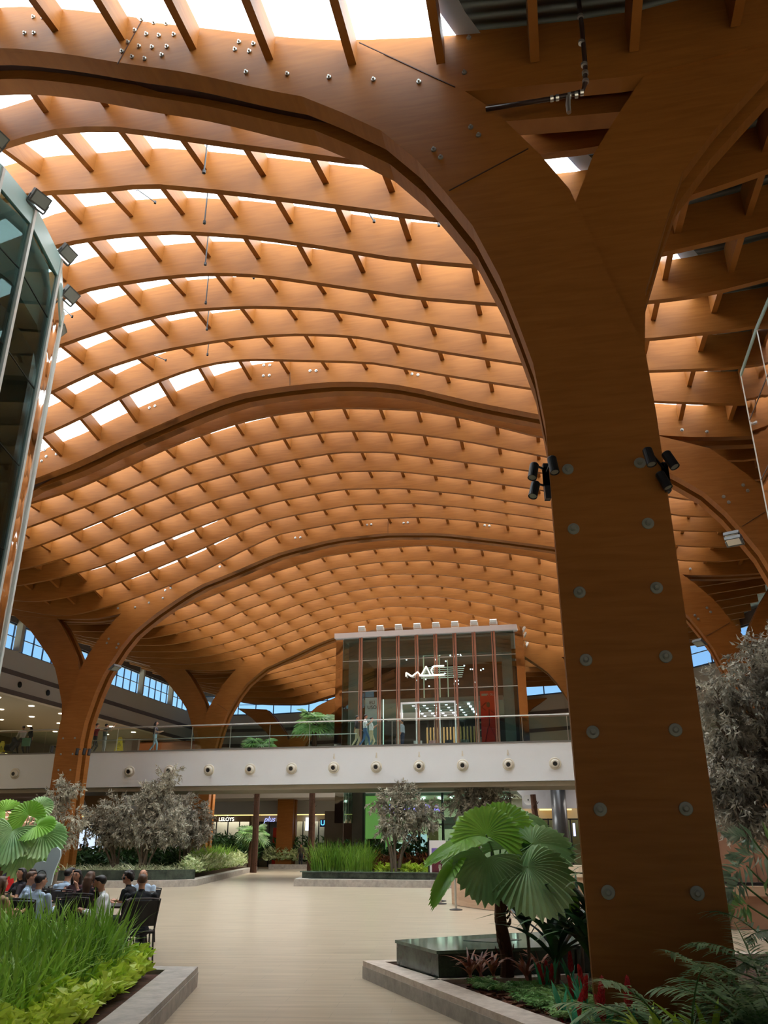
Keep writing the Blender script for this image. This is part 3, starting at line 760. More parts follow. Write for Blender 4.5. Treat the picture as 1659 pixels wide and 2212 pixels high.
# end wall and curved right wall
k = 0
for a, b in zip(EW[:-1], EW[1:]):
    k += 1
    mb = MB()
    ta = Vector((b[0] - a[0], b[1] - a[1], 0)).normalized(); nr = Vector((ta.y, -ta.x, 0)) * -.3
    zt, zb = (11.55, 0)
    if b[1] < 30: zt = 14.6
    poly = [a, b, (b[0] - nr.x, b[1] - nr.y), (a[0] - nr.x, a[1] - nr.y)]
    poly = [(a[0], a[1]), (b[0], b[1]), (b[0] + ta.y * .3 * -1, b[1] + ta.x * .3), (a[0] - ta.y * .3, a[1] + ta.x * .3)]
    mb.prism(poly, zb, zt)
    tag(mb.build('wall_back' if k < 4 else 'wall_right', GREY_PL), kind='structure')
    g = MB()
    for z in (9.0, 10.2):
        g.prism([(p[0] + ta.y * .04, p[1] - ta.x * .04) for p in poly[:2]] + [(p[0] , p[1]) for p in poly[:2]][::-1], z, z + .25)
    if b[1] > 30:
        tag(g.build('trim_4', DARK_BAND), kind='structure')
        clerestory(k + 1, [a, b], 11.55, 13.2, 1.5, 0)
tag(MB().hbox(-44, 30, -12.4, -12, 0, 15).build('wall_back.010', DARK_BAND), kind='structure')
tag(MB().hbox(-30, -29.6, -12, 6, 0, 14).build('wall_left.003', GREY_PL), kind='structure')
tag(MB().hbox(-44, -28, 72, 72.4, 0, 11).build('wall_back.011', GREY_PL), kind='structure')
tag(MB().hbox(-44.4, -44, -12, 72, 0, 9.4).build('wall_left.004', GREY_PL), kind='structure')

# ------------------------------------------------------------------ text helper
def text_mesh(body, size, depth=.02, align='CENTER', font_shear=0., space=1.0):
    cu = bpy.data.curves.new('lettering', 'FONT')
    cu.body = body; cu.size = size; cu.extrude = depth; cu.align_x = align; cu.align_y = 'CENTER'; cu.shear = font_shear; cu.space_character = space
    o = bpy.data.objects.new('lettering', cu); C.objects.link(o)
    dg = bpy.context.evaluated_depsgraph_get()
    me = bpy.data.meshes.new_from_object(o.evaluated_get(dg))
    bpy.data.objects.remove(o)
    me.materials.clear()
    return me
def text(name, body, size, loc, facing_rz, mat, parent=None, depth=.02, **kw):
    me = text_mesh(body, size, depth, **kw)
    me.name = name
    me.materials.append(mat)
    o = bpy.data.objects.new(name, me)
    M = Matrix.Translation(Vector(loc)) @ Matrix.Rotation(facing_rz, 4, 'Z') @ Matrix.Rotation(PI / 2, 4, 'X')
    if parent is not None: M = _wm(parent).inverted() @ M
    me.transform(M)
    link(o, parent)
    return o
HALL = -PHI   # rotation about z of the hall's cross direction

# ------------------------------------------------------------------ bridge fascia nozzles and balustrade
t_noz = None
NZ = [(31, 1682), (279, 1677), (365, 1677), (451, 1672), (540, 1672), (630, 1670), (721, 1668), (813, 1664), (906, 1662), (1000, 1661), (1099, 1661), (1200, 1660)]
NCREAM = M_plain('cream enamel', (222, 216, 200), .4, var=.03)
NLAB = ['round air nozzle at far left of the white bridge front, left of the timber column', 'round air nozzle on the bridge front, first to the right of the left timber column', 'round air nozzle on the bridge front, second right of the left timber column',
        'round air nozzle on the bridge front, third right of the left timber column', 'round air nozzle on the bridge front, fourth right of the left timber column', 'round air nozzle on the bridge front, fifth right of the left timber column',
        'round air nozzle on the bridge front, left of the glass shop above', 'round air nozzle on the bridge front under the men walking past the shop', 'round air nozzle on the bridge front, fourth from the big near column',
        'round air nozzle on the bridge front, third from the big near column', 'round air nozzle on the bridge front, second from the big near column', 'round air nozzle on the bridge front next to the big near column']
for i, (px, py) in enumerate(NZ):
    q = pd(px, py, BD); s_, d_ = SD(q.x, q.y); z = FZ - .93
    c = Vector(W(s_, BD, z)); ax = Vector((-SP, -CP, -.12))
    r = empty('air_nozzle', tuple(c)); tag(r, NLAB[i], 'air nozzle', 'round air nozzles along the bridge front')
    MB().lathe(c, [(.27, -.02), (.27, .03), (.24, .05), (.2, .05), (.2, .02)], ax, 22).build('flange', NCREAM, r, smooth=False)
    mb = MB().lathe(c, [(.2, .02), (.19, .12), (.15, .16), (.10, .17), (.09, .10)], ax, 22)
    mb.build('nozzle_cone', NCREAM, r, smooth=True)
    MB().lathe(c, [(.094, .08), (.094, .172)], ax, 18).build('opening', BLACKM, r)
    if 6 <= i <= 10:
        mb = MB().tube([c + Vector((0, 0, .44)), c + Vector((0, 0, .62)), c + Vector((0, 0, .62)) + Vector((-SP, -CP, 0)) * -.1], .03, 8)
        mb.cyl(c + Vector((0, 0, .40)), c + Vector((0, 0, .5)), .045)
        mb.build('sensor', NCREAM, r)
ra = empty('glass_balustrade', W(-10, BD + .1, FZ)); tag(ra, 'long clear glass balustrade with two steel rails along the white bridge', 'railing')
STL = M_plain('satin steel rail', (190, 186, 178), .3, .5)
xs = np.arange(-30, 17, 2.02)
for i in range(len(xs) - 1):
    MB().hbox(xs[i] + .015, xs[i + 1] - .015, BD + .10, BD + .115, FZ + .06, FZ + 1.12).build('glass_pane', GLASS_R, ra)
for x in xs:
    if x > -22: MB().hbox(x - .012, x + .012, BD + .12, BD + .16, FZ, FZ + 1.14).build('post', STL, ra)
MB().tube([W(x, BD + .13, FZ + 1.22) for x in (-30, 17)], .028, 8).build('handrail', STL, ra)
MB().tube([W(x, BD + .2, FZ + .62) for x in (-24, -9.5)], .02, 8).tube([W(x, BD + .2, FZ + .74) for x in (1.5, 17)], .022, 8).build('handrail', STL, ra)

# ------------------------------------------------------------------ glass shop on the bridge
SL, SR, SF, SBK, ST = -11.75, -1.95, 43.7, 52.0, 12.35
shop = empty('glass_shop', W((SL + SR) / 2, SF, FZ)); tag(shop, 'tall glass shop box standing on the white bridge, lettered MAC', 'shop')
IN_DK = M_plain('dark shop interior', (52, 36, 28), .5)
IN_GR = M_plain('grey shop interior', (176, 172, 168), .6)
PINKST = M_plain('pale metal parapet', (196, 184, 178), .4, var=.03)
MIR = M_plain('polished wavy metal', (196, 178, 160), .06, 1.0, bump=.0)
def M_wavy():
    m, nt, b = newmat('wavy mirror cladding')
    b.inputs['Base Color'].default_value = (.62, .56, .5, 1); b.inputs['Metallic'].default_value = 1; b.inputs['Roughness'].default_value = .05
    ge = nt.nodes.new('ShaderNodeNewGeometry')
    no = nt.nodes.new('ShaderNodeTexNoise'); no.inputs['Scale'].default_value = 1.1; no.inputs['Detail'].default_value = 1
    nt.links.new(ge.outputs['Position'], no.inputs['Vector'])
    bp = nt.nodes.new('ShaderNodeBump'); bp.inputs['Strength'].default_value = .35; bp.inputs['Distance'].default_value = .05
    nt.links.new(no.outputs[0], bp.inputs['Height']); nt.links.new(bp.outputs[0], b.inputs['Normal'])
    return m
WAVY = M_wavy()
MB().hbox(SL - .35, SR + .05, SF - .25, SF + .35, ST, ST + .28).hbox(SL - .35, SL + .1, SF + .35, SBK, ST, ST + .28).hbox(SR - .3, SR + .05, SF + .35, SBK, ST, ST + .28).build('parapet', PINKST, shop)
MB().hbox(SL, SR, SF + .35, SBK, ST - .05, ST + .05).build('shop_roof', IN_GR, shop)
MB().hbox(SL + .05, SR - .05, SBK - .1, SBK, FZ, ST).build('back_wall', IN_DK, shop)
MB().hbox(SL - .3, SL + .1, SF, SF + .12, FZ, ST).build('side_cladding', WAVY, shop)
MB().hbox(SR - .1, SR + .35, SF + .02, SF + .14, FZ, ST).build('side_cladding', WAVY, shop)
MB().hbox(SL, SL + .06, SF + .12, SBK, FZ, ST).build('side_wall', GLASS_D, shop)
MB().hbox(SR - .06, SR, SF + .14, SBK, FZ, ST).build('side_wall', GLASS_D, shop)
# grey inner frame just behind the glass
MB().hbox(SL + .35, SL + .9, SF + .4, SF + .5, FZ, ST - .35).hbox(SR - .9, SR - .35, SF + .4, SF + .5, FZ, ST - .35).hbox(SL + .35, SR - .35, SF + .4, SF + .5, ST - 1.05, ST - .15).build('inner_frame', IN_GR, shop)
nm = 8
xm = [SL + .62 + (SR - SL - .98) * (k + .55) / (nm + .35) for k in range(nm)]
for x in xm:
    MB().hbox(x - .05, x + .05, SF - .12, SF + .02, FZ, ST).build('mullion', COPPER, shop)
    MB().hbox(x - .16, x - .10, SF - .08, SF + .02, FZ, ST).build('mullion', COPPER, shop)
edges = [SL + .1] + xm + [SR - .1]
for a, b in zip(edges[:-1], edges[1:]):
    zlo = FZ + 2.3 if a in xm[2:5] else FZ
    MB().hbox(a + .05, b - .05, SF, SF + .02, zlo, ST).build('glass_pane', GLASS_D, shop)
MB().hbox(SL + .1, SR - .1, SF - .03, SF + .04, FZ + 3.5, FZ + 3.54).hbox(SL + .1, SR - .1, SF - .03, SF + .04, FZ + 5.2, FZ + 5.23).build('glazing_bar', STL, shop)
# entrance frame
ex0, ex1 = xm[2] + .1, xm[5] - .1
WHM = M_plain('white metal', (225, 222, 218), .4, var=.02)
MB().hbox(ex0, ex1, SF - .15, SF + .1, FZ + 2.75, FZ + 2.83).hbox(ex0, ex0 + .07, SF - .15, SF + .1, FZ, FZ + 2.8).hbox(ex1 - .07, ex1, SF - .15, SF + .1, FZ, FZ + 2.8).hbox((ex0 * .3 + ex1 * .7) - .04, (ex0 * .3 + ex1 * .7) + .04, SF - .1, SF + .05, FZ, FZ + 2.8).hbox((ex0 * .72 + ex1 * .28) - .03, (ex0 * .72 + ex1 * .28) + .03, SF - .1, SF + .05, FZ, FZ + 2.8).build('entrance_frame', WHM, shop)
# upper ceiling ring and shop ceiling with lamps
MB().hbox(SL + 1., SR - 1., SF + 1.2, SBK - .2, FZ + 3.0, FZ + 3.25).build('shop_ceiling', IN_GR, shop)
lm = MB(); lm2 = MB()
for r_ in range(5):
    y = SF + 1.6 + r_ * 1.0
    lm.hbox(SL + 3.6, SR - 3.2, y, y + .08, FZ + 2.93, FZ + 2.99)
    for c_ in range(6):
        x = SL + 3.7 + c_ * .62
        lm2.hbox(x, x + .14, y + .1, y + .2, FZ + 2.9, FZ + 2.98)
lm.build('ceiling_track', WHM, shop); lm2.build('spot_lamps', LAMPC, shop)
ls = MB(); lt = MB()
for r_ in range(6):
    z = FZ + 4.7 + r_ * .18
    lt.hbox(SL + 4.0, SR - 3.4, SF + 3.2 + r_ * .3, SF + 3.24 + r_ * .3, z, z + .035)
rr = random.Random(3)
for k_ in range(30):
    x = SL + 3.0 + rr.random() * 4.6; z = FZ + 4.2 + rr.random() * 2.0
    ls.hbox(x, x + .07, SF + 3.4, SF + 3.5, z, z + .06)
lt.build('light_frame', M_emit('lit tube', (225, 225, 210), 1.6), shop); ls.build('spot_lamps', LAMPC, shop)
# vertical lit ladder frames behind the letters
MB().hbox(-7.35, -7.29, SF + 1.5, SF + 1.56, FZ + 3.3, FZ + 5.7).hbox(-6.45, -6.39, SF + 1.5, SF + 1.56, FZ + 3.3, FZ + 5.7).hbox(-7.35, -6.39, SF + 1.5, SF + 1.56, FZ + 5.66, FZ + 5.72).hbox(-6.0, -5.95, SF + 1.6, SF + 1.66, FZ + 3.3, FZ + 5.4).build('lit_frame', M_emit('pale tube', (190, 190, 165), 1.2), shop)
# letters M A C
LET = M_emit('white letters', (255, 248, 225), 2.2)
def stroke_letters(name, strokes, org, sc, mat, parent, w=.075, zs=1.75):
    mb = MB()
    for st in strokes:
        for (x0, z0), (x1, z1) in zip(st[:-1], st[1:]):
            a = Vector(W(org[0] + x0 * sc, org[1], org[2] + z0 * sc * zs)); b = Vector(W(org[0] + x1 * sc, org[1], org[2] + z1 * sc * zs))
            mb.bar(a, b, w, .06)
    return mb.build(name, mat, parent)
mx0 = pd(877, 1455, SF - .2); s0_, _ = SD(mx0.x, mx0.y)
stroke_letters('letter_m', [[(0, -.12), (0, .0)], [(0, 0), (.28, -.12), (.28, -.12)], [(.02, .0), (.34, -.12), (.62, .0), (.66, .0), (.82, -.12)]], (s0_, SF - .2, mx0.z + .05), 1., LET, shop)
stroke_letters('letter_a', [[(.82, -.12), (1.12, .17), (1.34, -.10)], [(.74, -.11), (1.5, -.11)]], (s0_, SF - .2, mx0.z + .05), 1., LET, shop)
stroke_letters('letter_c', [[(2.1, .17), (1.55, .17), (1.38, .05), (1.5, -.11), (2.1, -.11)]], (s0_, SF - .2, mx0.z + .05), 1., LET, shop)
# inside: shelves and counters
cb = MB(); dcol = [M_plain('striped back panel', (150, 110, 60), .6), M_plain('violet panel', (58, 46, 84), .6)]
for k_ in range(16):
    x = SL + 3.9 + k_ * .2
    cb.hbox(x, x + .09, SF + 5.4, SF + 5.5, FZ, FZ + 2.2)
cb.build('slatted_panel', dcol[0], shop)
cb = MB()
for k_ in range(5):
    for j_ in range(3): cb.hbox(SR - 2.6 + j_ * .4, SR - 2.3 + j_ * .4, SF + 3, SF + 3.3, FZ + .4 + k_ * .42, FZ + .45 + k_ * .42)
cb.build('shelving', GREY_PL, shop)
for k_ in range(5):
    x = SL + 3.8 + k_ * .85
    o = MB().hbox(x, x + .62, SF + 1.1, SF + 1.6, FZ, FZ + .55).build('display_stand', BLACKM)
    st_ = MB().hbox(x + .08, x + .54, SF + 1.06, SF + 1.1, FZ + .5, FZ + .95).build('display_card', M_plain('card %d' % k_, [(200, 200, 200), (190, 150, 150), (60, 60, 64), (170, 170, 176), (210, 206, 200)][k_], .5), o)
    tag(o, 'black make-up display stand inside the glass shop, %s from the left' % ORD[k_], 'display stand', 'make-up display stands in the shop')
# advertising panels behind the glass
def panel(name, label, cat, x0, x1, d, z0, z1, mat, group=None):
    o = MB().hbox(x0, x1, d - .03, d, z0, z1).build(name, mat)
    return tag(o, label, cat, group)
RED = M_plain('red print', (176, 42, 30), .5, var=.1, emit=(190, 44, 30), es=.6)  # glow added so the poster shows bright inside the dim shop
xa, xb = xm[6] + .12, xm[7] - .1
rp = panel('red_poster', 'tall red poster with dark dancing figure in the glass shop window', 'poster', xa, xb, SF + .28, FZ, FZ + 3.35, RED)
text('lettering', 'VIVA GLAM', .17, W((xa + xb) / 2 + .12, SF + .23, FZ + 3.15), HALL, WHM, rp, .006)
MB().hbox(xa + .08, xa + .38, SF + .235, SF + .25, FZ + 3.09, FZ + 3.2).build('label_patch', WHM, rp)
fg = MB()
fx = (xa + xb) / 2
def fb(a, b, w): fg.bar(W(fx + a[0], SF + .235, FZ + a[1]), W(fx + b[0], SF + .235, FZ + b[1]), w, .02)
fb((0, 1.5), (.02, 2.35), .32); fb((-.05, 1.5), (-.22, .8), .2); fb((-.22, .8), (-.38, .05), .15); fb((.06, 1.5), (.3, .95), .2); fb((.3, .95), (.28, .05), .15)
fb((-.12, 2.3), (-.36, 2.5), .12); fb((-.36, 2.5), (-.1, 2.75), .1); fb((.12, 2.3), (.36, 2.1), .12)
fg.build('printed_figure', M_plain('dark print', (44, 34, 40), .5), rp)
fg = MB(); fg.ell(W(fx, SF + .245, FZ + 2.62), (.11, .03, .15)); fg.build('printed_face', M_plain('skin print', (200, 140, 110), .6), rp)
WPO = M_plain('white print', (206, 204, 204), .5, var=.04, emit=(206, 204, 204), es=.35)  # print given a weak glow of its own to look lit
xc, xd = xm[0] + .15, xm[1] - .12
wp = panel('white_poster', 'tall white poster lettered EU USO at left of the glass shop window', 'poster', xc, xd, SF + .28, FZ, FZ + 3.2, WPO)
text('lettering', 'EU\nUSO', .26, W((xc + xd) / 2, SF + .23, FZ + 2.8), HALL, BLACKM, wp, .006)
fg = MB(); fg.bar(W(xc + .75, SF + .235, FZ + .5), W(xc + .9, SF + .235, FZ + 1.7), .34, .02); fg.bar(W(xc + .55, SF + .235, FZ + .8), W(xc + 1.0, SF + .235, FZ + .75), .25, .02)
fg.build('printed_figure', M_plain('amber print', (176, 130, 84), .5), wp)
panel('light_tube', 'thin glowing white vertical tube right of the white poster', 'lamp', xm[1] + .08, xm[1] + .13, SF + .3, FZ, FZ + 3.1, M_emit('tube', (255, 255, 250), 3))
panel('light_tube', 'thin glowing white vertical tube just left of the shop entrance frame', 'lamp', xm[2] - .28, xm[2] - .22, SF + .9, FZ, FZ + 2.1, M_emit('tube b', (255, 255, 250), 3))
# floodlights on the roof of the shop
FLW = M_plain('white floodlight body', (222, 218, 208), .4, var=.02)
def floodlight(c, aim, label, group, sc=1., mat=None, lens=None):
    r = empty('floodlight', tuple(c)); tag(r, label, 'floodlight', group)
    aim = Vector(aim).normalized(); side = aim.cross(Vector((0, 0, 1))).normalized(); up = side.cross(aim)
    M = Matrix((side, aim, up)).transposed().to_4x4(); M.translation = Vector(c)
    MB().box(-.2 * sc, .2 * sc, -.05 * sc, .05 * sc, -.14 * sc, .14 * sc, M=M).box(-.15 * sc, .15 * sc, -.1 * sc, -.05 * sc, -.1 * sc, .1 * sc, M=M).build('lamp_housing', mat or FLW, r)
    MB().box(-.17 * sc, .17 * sc, .05 * sc, .058 * sc, -.11 * sc, .11 * sc, M=M).build('lamp_glass', lens or STL, r)
    b = MB(); b.bar(M @ Vector((-.22 * sc, 0, 0)), M @ Vector((-.22 * sc, 0, -.2 * sc)), .02 * sc, .04 * sc); b.bar(M @ Vector((.22 * sc, 0, 0)), M @ Vector((.22 * sc, 0, -.2 * sc)), .02 * sc, .04 * sc)
    b.bar(M @ Vector((-.22 * sc, 0, -.2 * sc)), M @ Vector((.22 * sc, 0, -.2 * sc)), .04 * sc, .02 * sc)
    b.build('bracket', mat or FLW, r)
    return r
for i, x in enumerate(xm):
    floodlight(W(x, SF - .1, ST + .52), (-SP, -CP, -.7), 'white floodlight on the roof edge of the glass shop, %s from the left' % (['first', 'second', 'third', 'fourth', 'fifth', 'sixth', 'seventh', 'eighth'][i]), 'floodlights along the shop roof edge', .95)
for i in range(6):
    floodlight(W(SR + .42, SF + .4 + i * 1.25, ST + .15), (CP, -SP, -.5), 'white floodlight on the right side of the glass shop roof, %s from the front' % ORD[i], 'floodlights on the shop side', .8)
area_light('shop_lamp', W(-6.8, SF + 4.0, ST - .4), 5, 180, (1, .95, .88), 2, (0, 0, HALL))
area_light('shop_lamp', W(-6.8, SF + 3.5, FZ + 2.85), 4, 260, (1, .97, .92), 2, (0, 0, HALL))

# ------------------------------------------------------------------ tall glass pavilion at left and one at right
def pavilion(name, label, pts, z0, z1, mats, coping=.35, seams=(), mull=True):
    cx = sum(p[0] for p in pts) / len(pts); cy = sum(p[1] for p in pts) / len(pts)
    r = empty(name, (cx, cy, z0)); tag(r, label, 'pavilion')
    for i, (a, b) in enumerate(zip(pts[:-1], pts[1:])):
        a = Vector((*a, 0)); b = Vector((*b, 0)); t = (b - a).normalized(); n = Vector((t.y, -t.x, 0))
        if n.dot(Vector((-a.x, -a.y, 0)) ) < 0 and False: n = -n
        m, nmx = mats[i]
        P = [a, b, b + n * .03, a + n * .03]
        mb = MB(); mb.hexa([p + Vector((0, 0, z0)) for p in P] + [p + Vector((0, 0, z1)) for p in P]); mb.build('facade_glass' if m in (GLASS_D, GLASS_G, GLASS_P) else 'mirror_cladding', m, r)
        # top band
        P = [a - n * .02, b - n * .02, b + n * .05, a + n * .05]
        mb = MB(); mb.hexa([p + Vector((0, 0, z1 - coping)) for p in P] + [p + Vector((0, 0, z1 + .04)) for p in P]); mb.build('top_band', PALE_T, r)
        mb = MB()
        for k in range(nmx + 1):
            p = a.lerp(b, k / max(1, nmx))
            mb.bar(p + n * .035 + Vector((0, 0, z0)), p + n * .035 + Vector((0, 0, z1)), .075)
        mb.build('mullion', PALE_M, r)
        mb = MB()
        for z in seams: mb.bar(a + Vector((0, 0, z)), b + Vector((0, 0, z)), .02)
        if seams: mb.build('seam', DARK_BAND, r)
    return r
PALE_M = M_plain('pale mullion', (205, 212, 208), .35, .2)
GLASS_P = M_glass('pavilion glass', (186, 204, 202), .12, 1.45)
PALE_T = M_plain('pale teal frosted band', (168, 198, 194), .25, var=.06, scale=.8)
LP = [(-8.6, 7.2), (-7.3, 9.2), (-6.68, 10.8), (-6.5, 11.75), (-6.56, 13.2), (-7.14, 14.9)]
lp = pavilion('glass_pavilion', 'tall faceted glass pavilion cut by the left picture edge, carrying floodlights', LP, 0.02, 12.5,
         [(GLASS_P, 1), (GLASS_P, 1), (GLASS_P, 1), (GLASS_P, 1), (WAVY, 1)], .4, [1.5 + 1.6 * k for k in range(7)])
# inside the glass: pale curved ceilings, and an added core coloured like brown reflections
core = MB(); core.prism([(-11, 8), (-7.75, 9.3), (-6.95, 10.8), (-6.64, 11.8), (-6.69, 13.15), (-7.24, 14.84), (-13, 15.6)], 0.02, 10.3)
core.build('added_core', M_plain('dark reflection brown', (92, 78, 68), .3, .2, var=.3, scale=.7), lp)
core = MB(); core.prism([(-11, 8), (-7.85, 9.4), (-7.0, 10.85), (-6.66, 11.85), (-6.72, 13.15), (-7.28, 14.86), (-13, 15.8)], 10.9, 12.3); core.build('inner_ceiling', M_plain('pale inner ceiling', (200, 196, 186), .6), lp)
core = MB()
for z in (3.2, 6.4, 9.0): core.prism([(-11, 8), (-8.0, 9.6), (-7.3, 11.2), (-7.2, 13.2), (-8.3, 15.6), (-13, 15.6)], z, z + .12)
core.build('inner_floor', GREY_PL, lp)
DKL = M_plain('grey lamp body', (96, 98, 96), .4)
LEN = M_plain('lamp lens', (150, 156, 150), .2)
FL = [(-5, 297, 10.2), (86, 431, 11.6), (146, 547, 13.2), (152, 636, 14.4), (132, 713, 15.2)]
for i, (px, py, Y) in enumerate(FL):
    floodlight(pt(px, py, Y), [(1, -.4, -.9), (.9, -.5, -.8), (1, -.3, -.9), (1, -.3, -.9), (1, .2, -.8)][i],
               ['grey floodlight at the very left picture edge above the glass pavilion', 'grey floodlight on the glass pavilion rim, highest of those in full view', 'grey floodlight on the glass pavilion rim, second in full view from the top', 'grey floodlight on the glass pavilion rim beside its last corner', 'grey floodlight low behind the last corner of the glass pavilion'][i],
               'grey floodlights on the left pavilion', [.8, .9, .9, .95, .8][i], DKL, LEN)
RP = [(8.1, 13.2), (8.5, 15.5), (8.95, 17.5), (9.9, 18.6), (12, 19)]
pavilion('mirror_pavilion', 'tall mirror clad pavilion cut by the right picture edge', RP[::1], 0.02, 12.5, [(WAVY, 1), (WAVY, 1), (WAVY, 1), (WAVY, 1)], .05, [1.6 * k for k in range(1, 8)])

# ------------------------------------------------------------------ ground floor shops beyond the bridge
def srect(px0, px1, py0, py1, d):
    c = [pd(px0, py0, d), pd(px1, py0, d), pd(px1, py1, d), pd(px0, py1, d)]
    ss = [SD(q.x, q.y)[0] for q in c]
    return (ss[0] + ss[3]) / 2, (ss[1] + ss[2]) / 2, max(0.01, (c[2].z + c[3].z) / 2), (c[0].z + c[1].z) / 2
def R_(mb, px0, px1, py0, py1, d, t=.1):
    a, b, z0, z1 = srect(px0, px1, py0, py1, d)
    mb.hbox(a, b, d, d + t, z0, z1); return mb
def sheet(name, label, cat, px0, px1, py0, py1, d, mat, t=.1, group=None):
    return tag(R_(MB(), px0, px1, py0, py1, d, t).build(name, mat), label, cat, group)

GD = 44.6
gs = empty('glass_shopfront', W(-7, GD, 0)); tag(gs, 'green lit glass shop front on the ground floor under the bridge', 'shop front')
GREENP = M_plain('lime backlit panel', (165, 205, 125), .5, emit=(165, 210, 120), es=.55)
a0, a1, _, _ = srect(745, 1120, 1720, 1840, GD)
MB().hbox(a0, a1, GD + 5, GD + 5.1, 0.01, 4.1).build('back_wall', M_plain('greenish dim interior', (150, 150, 128), .6), gs)
MB().hbox(a0, a1, GD + .1, GD + 5, 4.0, 4.15).build('shop_ceiling', M_plain('pale shop ceiling', (190, 204, 190), .6), gs)
R_(MB(), 787, 828, 1716, 1880, GD + .5, .06).build('lit_panel', GREENP, gs)
R_(MB(), 832, 842, 1716, 1880, GD + .5, .06).build('lit_panel', GREENP, gs)
R_(MB(), 793, 826, 1812, 1880, GD + .35, .06).build('low_display', M_plain('mauve display', (120, 90, 84), .5), gs)
R_(MB(), 760, 783, 1712, 1885, GD - .05, .3).build('stone_pier', M_plain('grey stone pier', (112, 106, 98), .3, var=.25, scale=2), gs)
for px in (785, 829, 905, 957, 1010, 1060, 1105): R_(MB(), px - 2.5, px + 2.5, 1712, 1885, GD - .1, .18).build('mullion', M_plain('dark green mullion', (62, 74, 66), .4), gs)
R_(MB(), 828, 1105, 1779, 1783, GD - .05, .08).build('transom', M_plain('pale transom', (150, 166, 156), .4), gs)
R_(MB(), 785, 1105, 1712, 1885, GD, .03).build('glass_pane', GLASS_G, gs)
for (x0, y0, w_, h_, col, e) in [(878, 1802, 44, 58, (205, 225, 250), 1.3), (852, 1820, 16, 30, (235, 235, 250), 1.4), (958, 1765, 28, 26, (120, 120, 110), .3), (925, 1785, 22, 50, (150, 130, 90), .3)]:
    R_(MB(), x0, x0 + w_, y0, y0 + h_, GD + .8, .06).build('lit_picture', M_plain('picture', col, .4, emit=col, es=e * .8), gs)
mb = MB()
R_(mb, 890, 912, 1808, 1822, GD + .78, .01); R_(mb, 888, 893, 1815, 1838, GD + .78, .01)
mb.build('printed_hair', M_plain('dark print b', (40, 44, 60), .5), gs)
lm = MB()
rr = random.Random(5)
for k_ in range(22):
    a, b, z0, z1 = srect(795 + rr.random() * 300, 800, 1722, 1726, GD)
    lm.hbox(a, a + .12, GD + .8 + rr.random() * 3, GD + 1.0 + rr.random() * 3 + .2, 3.9, 3.96)
lm.build('downlights', LAMPC, gs)
area_light('shop_lamp', W((a0 + a1) / 2, GD + 2.3, 3.85), 8, 420, (1, 1, .92), 3, (0, 0, HALL))
q = pd(888, 1748, GD - .2); s_, _ = SD(q.x, q.y)
text('neon_lettering', 'SEPHORA', .62, W(s_, GD - .2, q.z), HALL, M_emit('violet neon', (150, 140, 245), 1.2), gs, .03, space=1.25)
fin = MB()
for k_ in range(7):
    R_(fin, 742 + k_ * 2.7, 743.4 + k_ * 2.7, 1700, 1778 - (k_ % 3) * 4, GD - .6 + .08 * (k_ % 2), .3)
tag(fin.build('glass_fins', M_glass('pale green fins', (190, 214, 206), .2)), 'cluster of pale green vertical glass fins left of the green shop front', 'glass screen')
bw = empty('hall_screen', W(-10, GD + .4, 0)); tag(bw, 'brown wall strip with mirror top left of the green shop front', 'wall panel')
R_(MB(), 700, 741, 1752, 1885, GD + .4, .2).build('brown_panel', M_plain('brown laminate', (104, 88, 74), .5), bw)
R_(MB(), 723, 741, 1712, 1778, GD + .35, .04).build('mirror_panel', WAVY, bw)
R_(MB(), 741, 760, 1778, 1885, GD + .2, .1).build('wood_slats', M_plain('dark slats', (74, 48, 32), .5), bw)

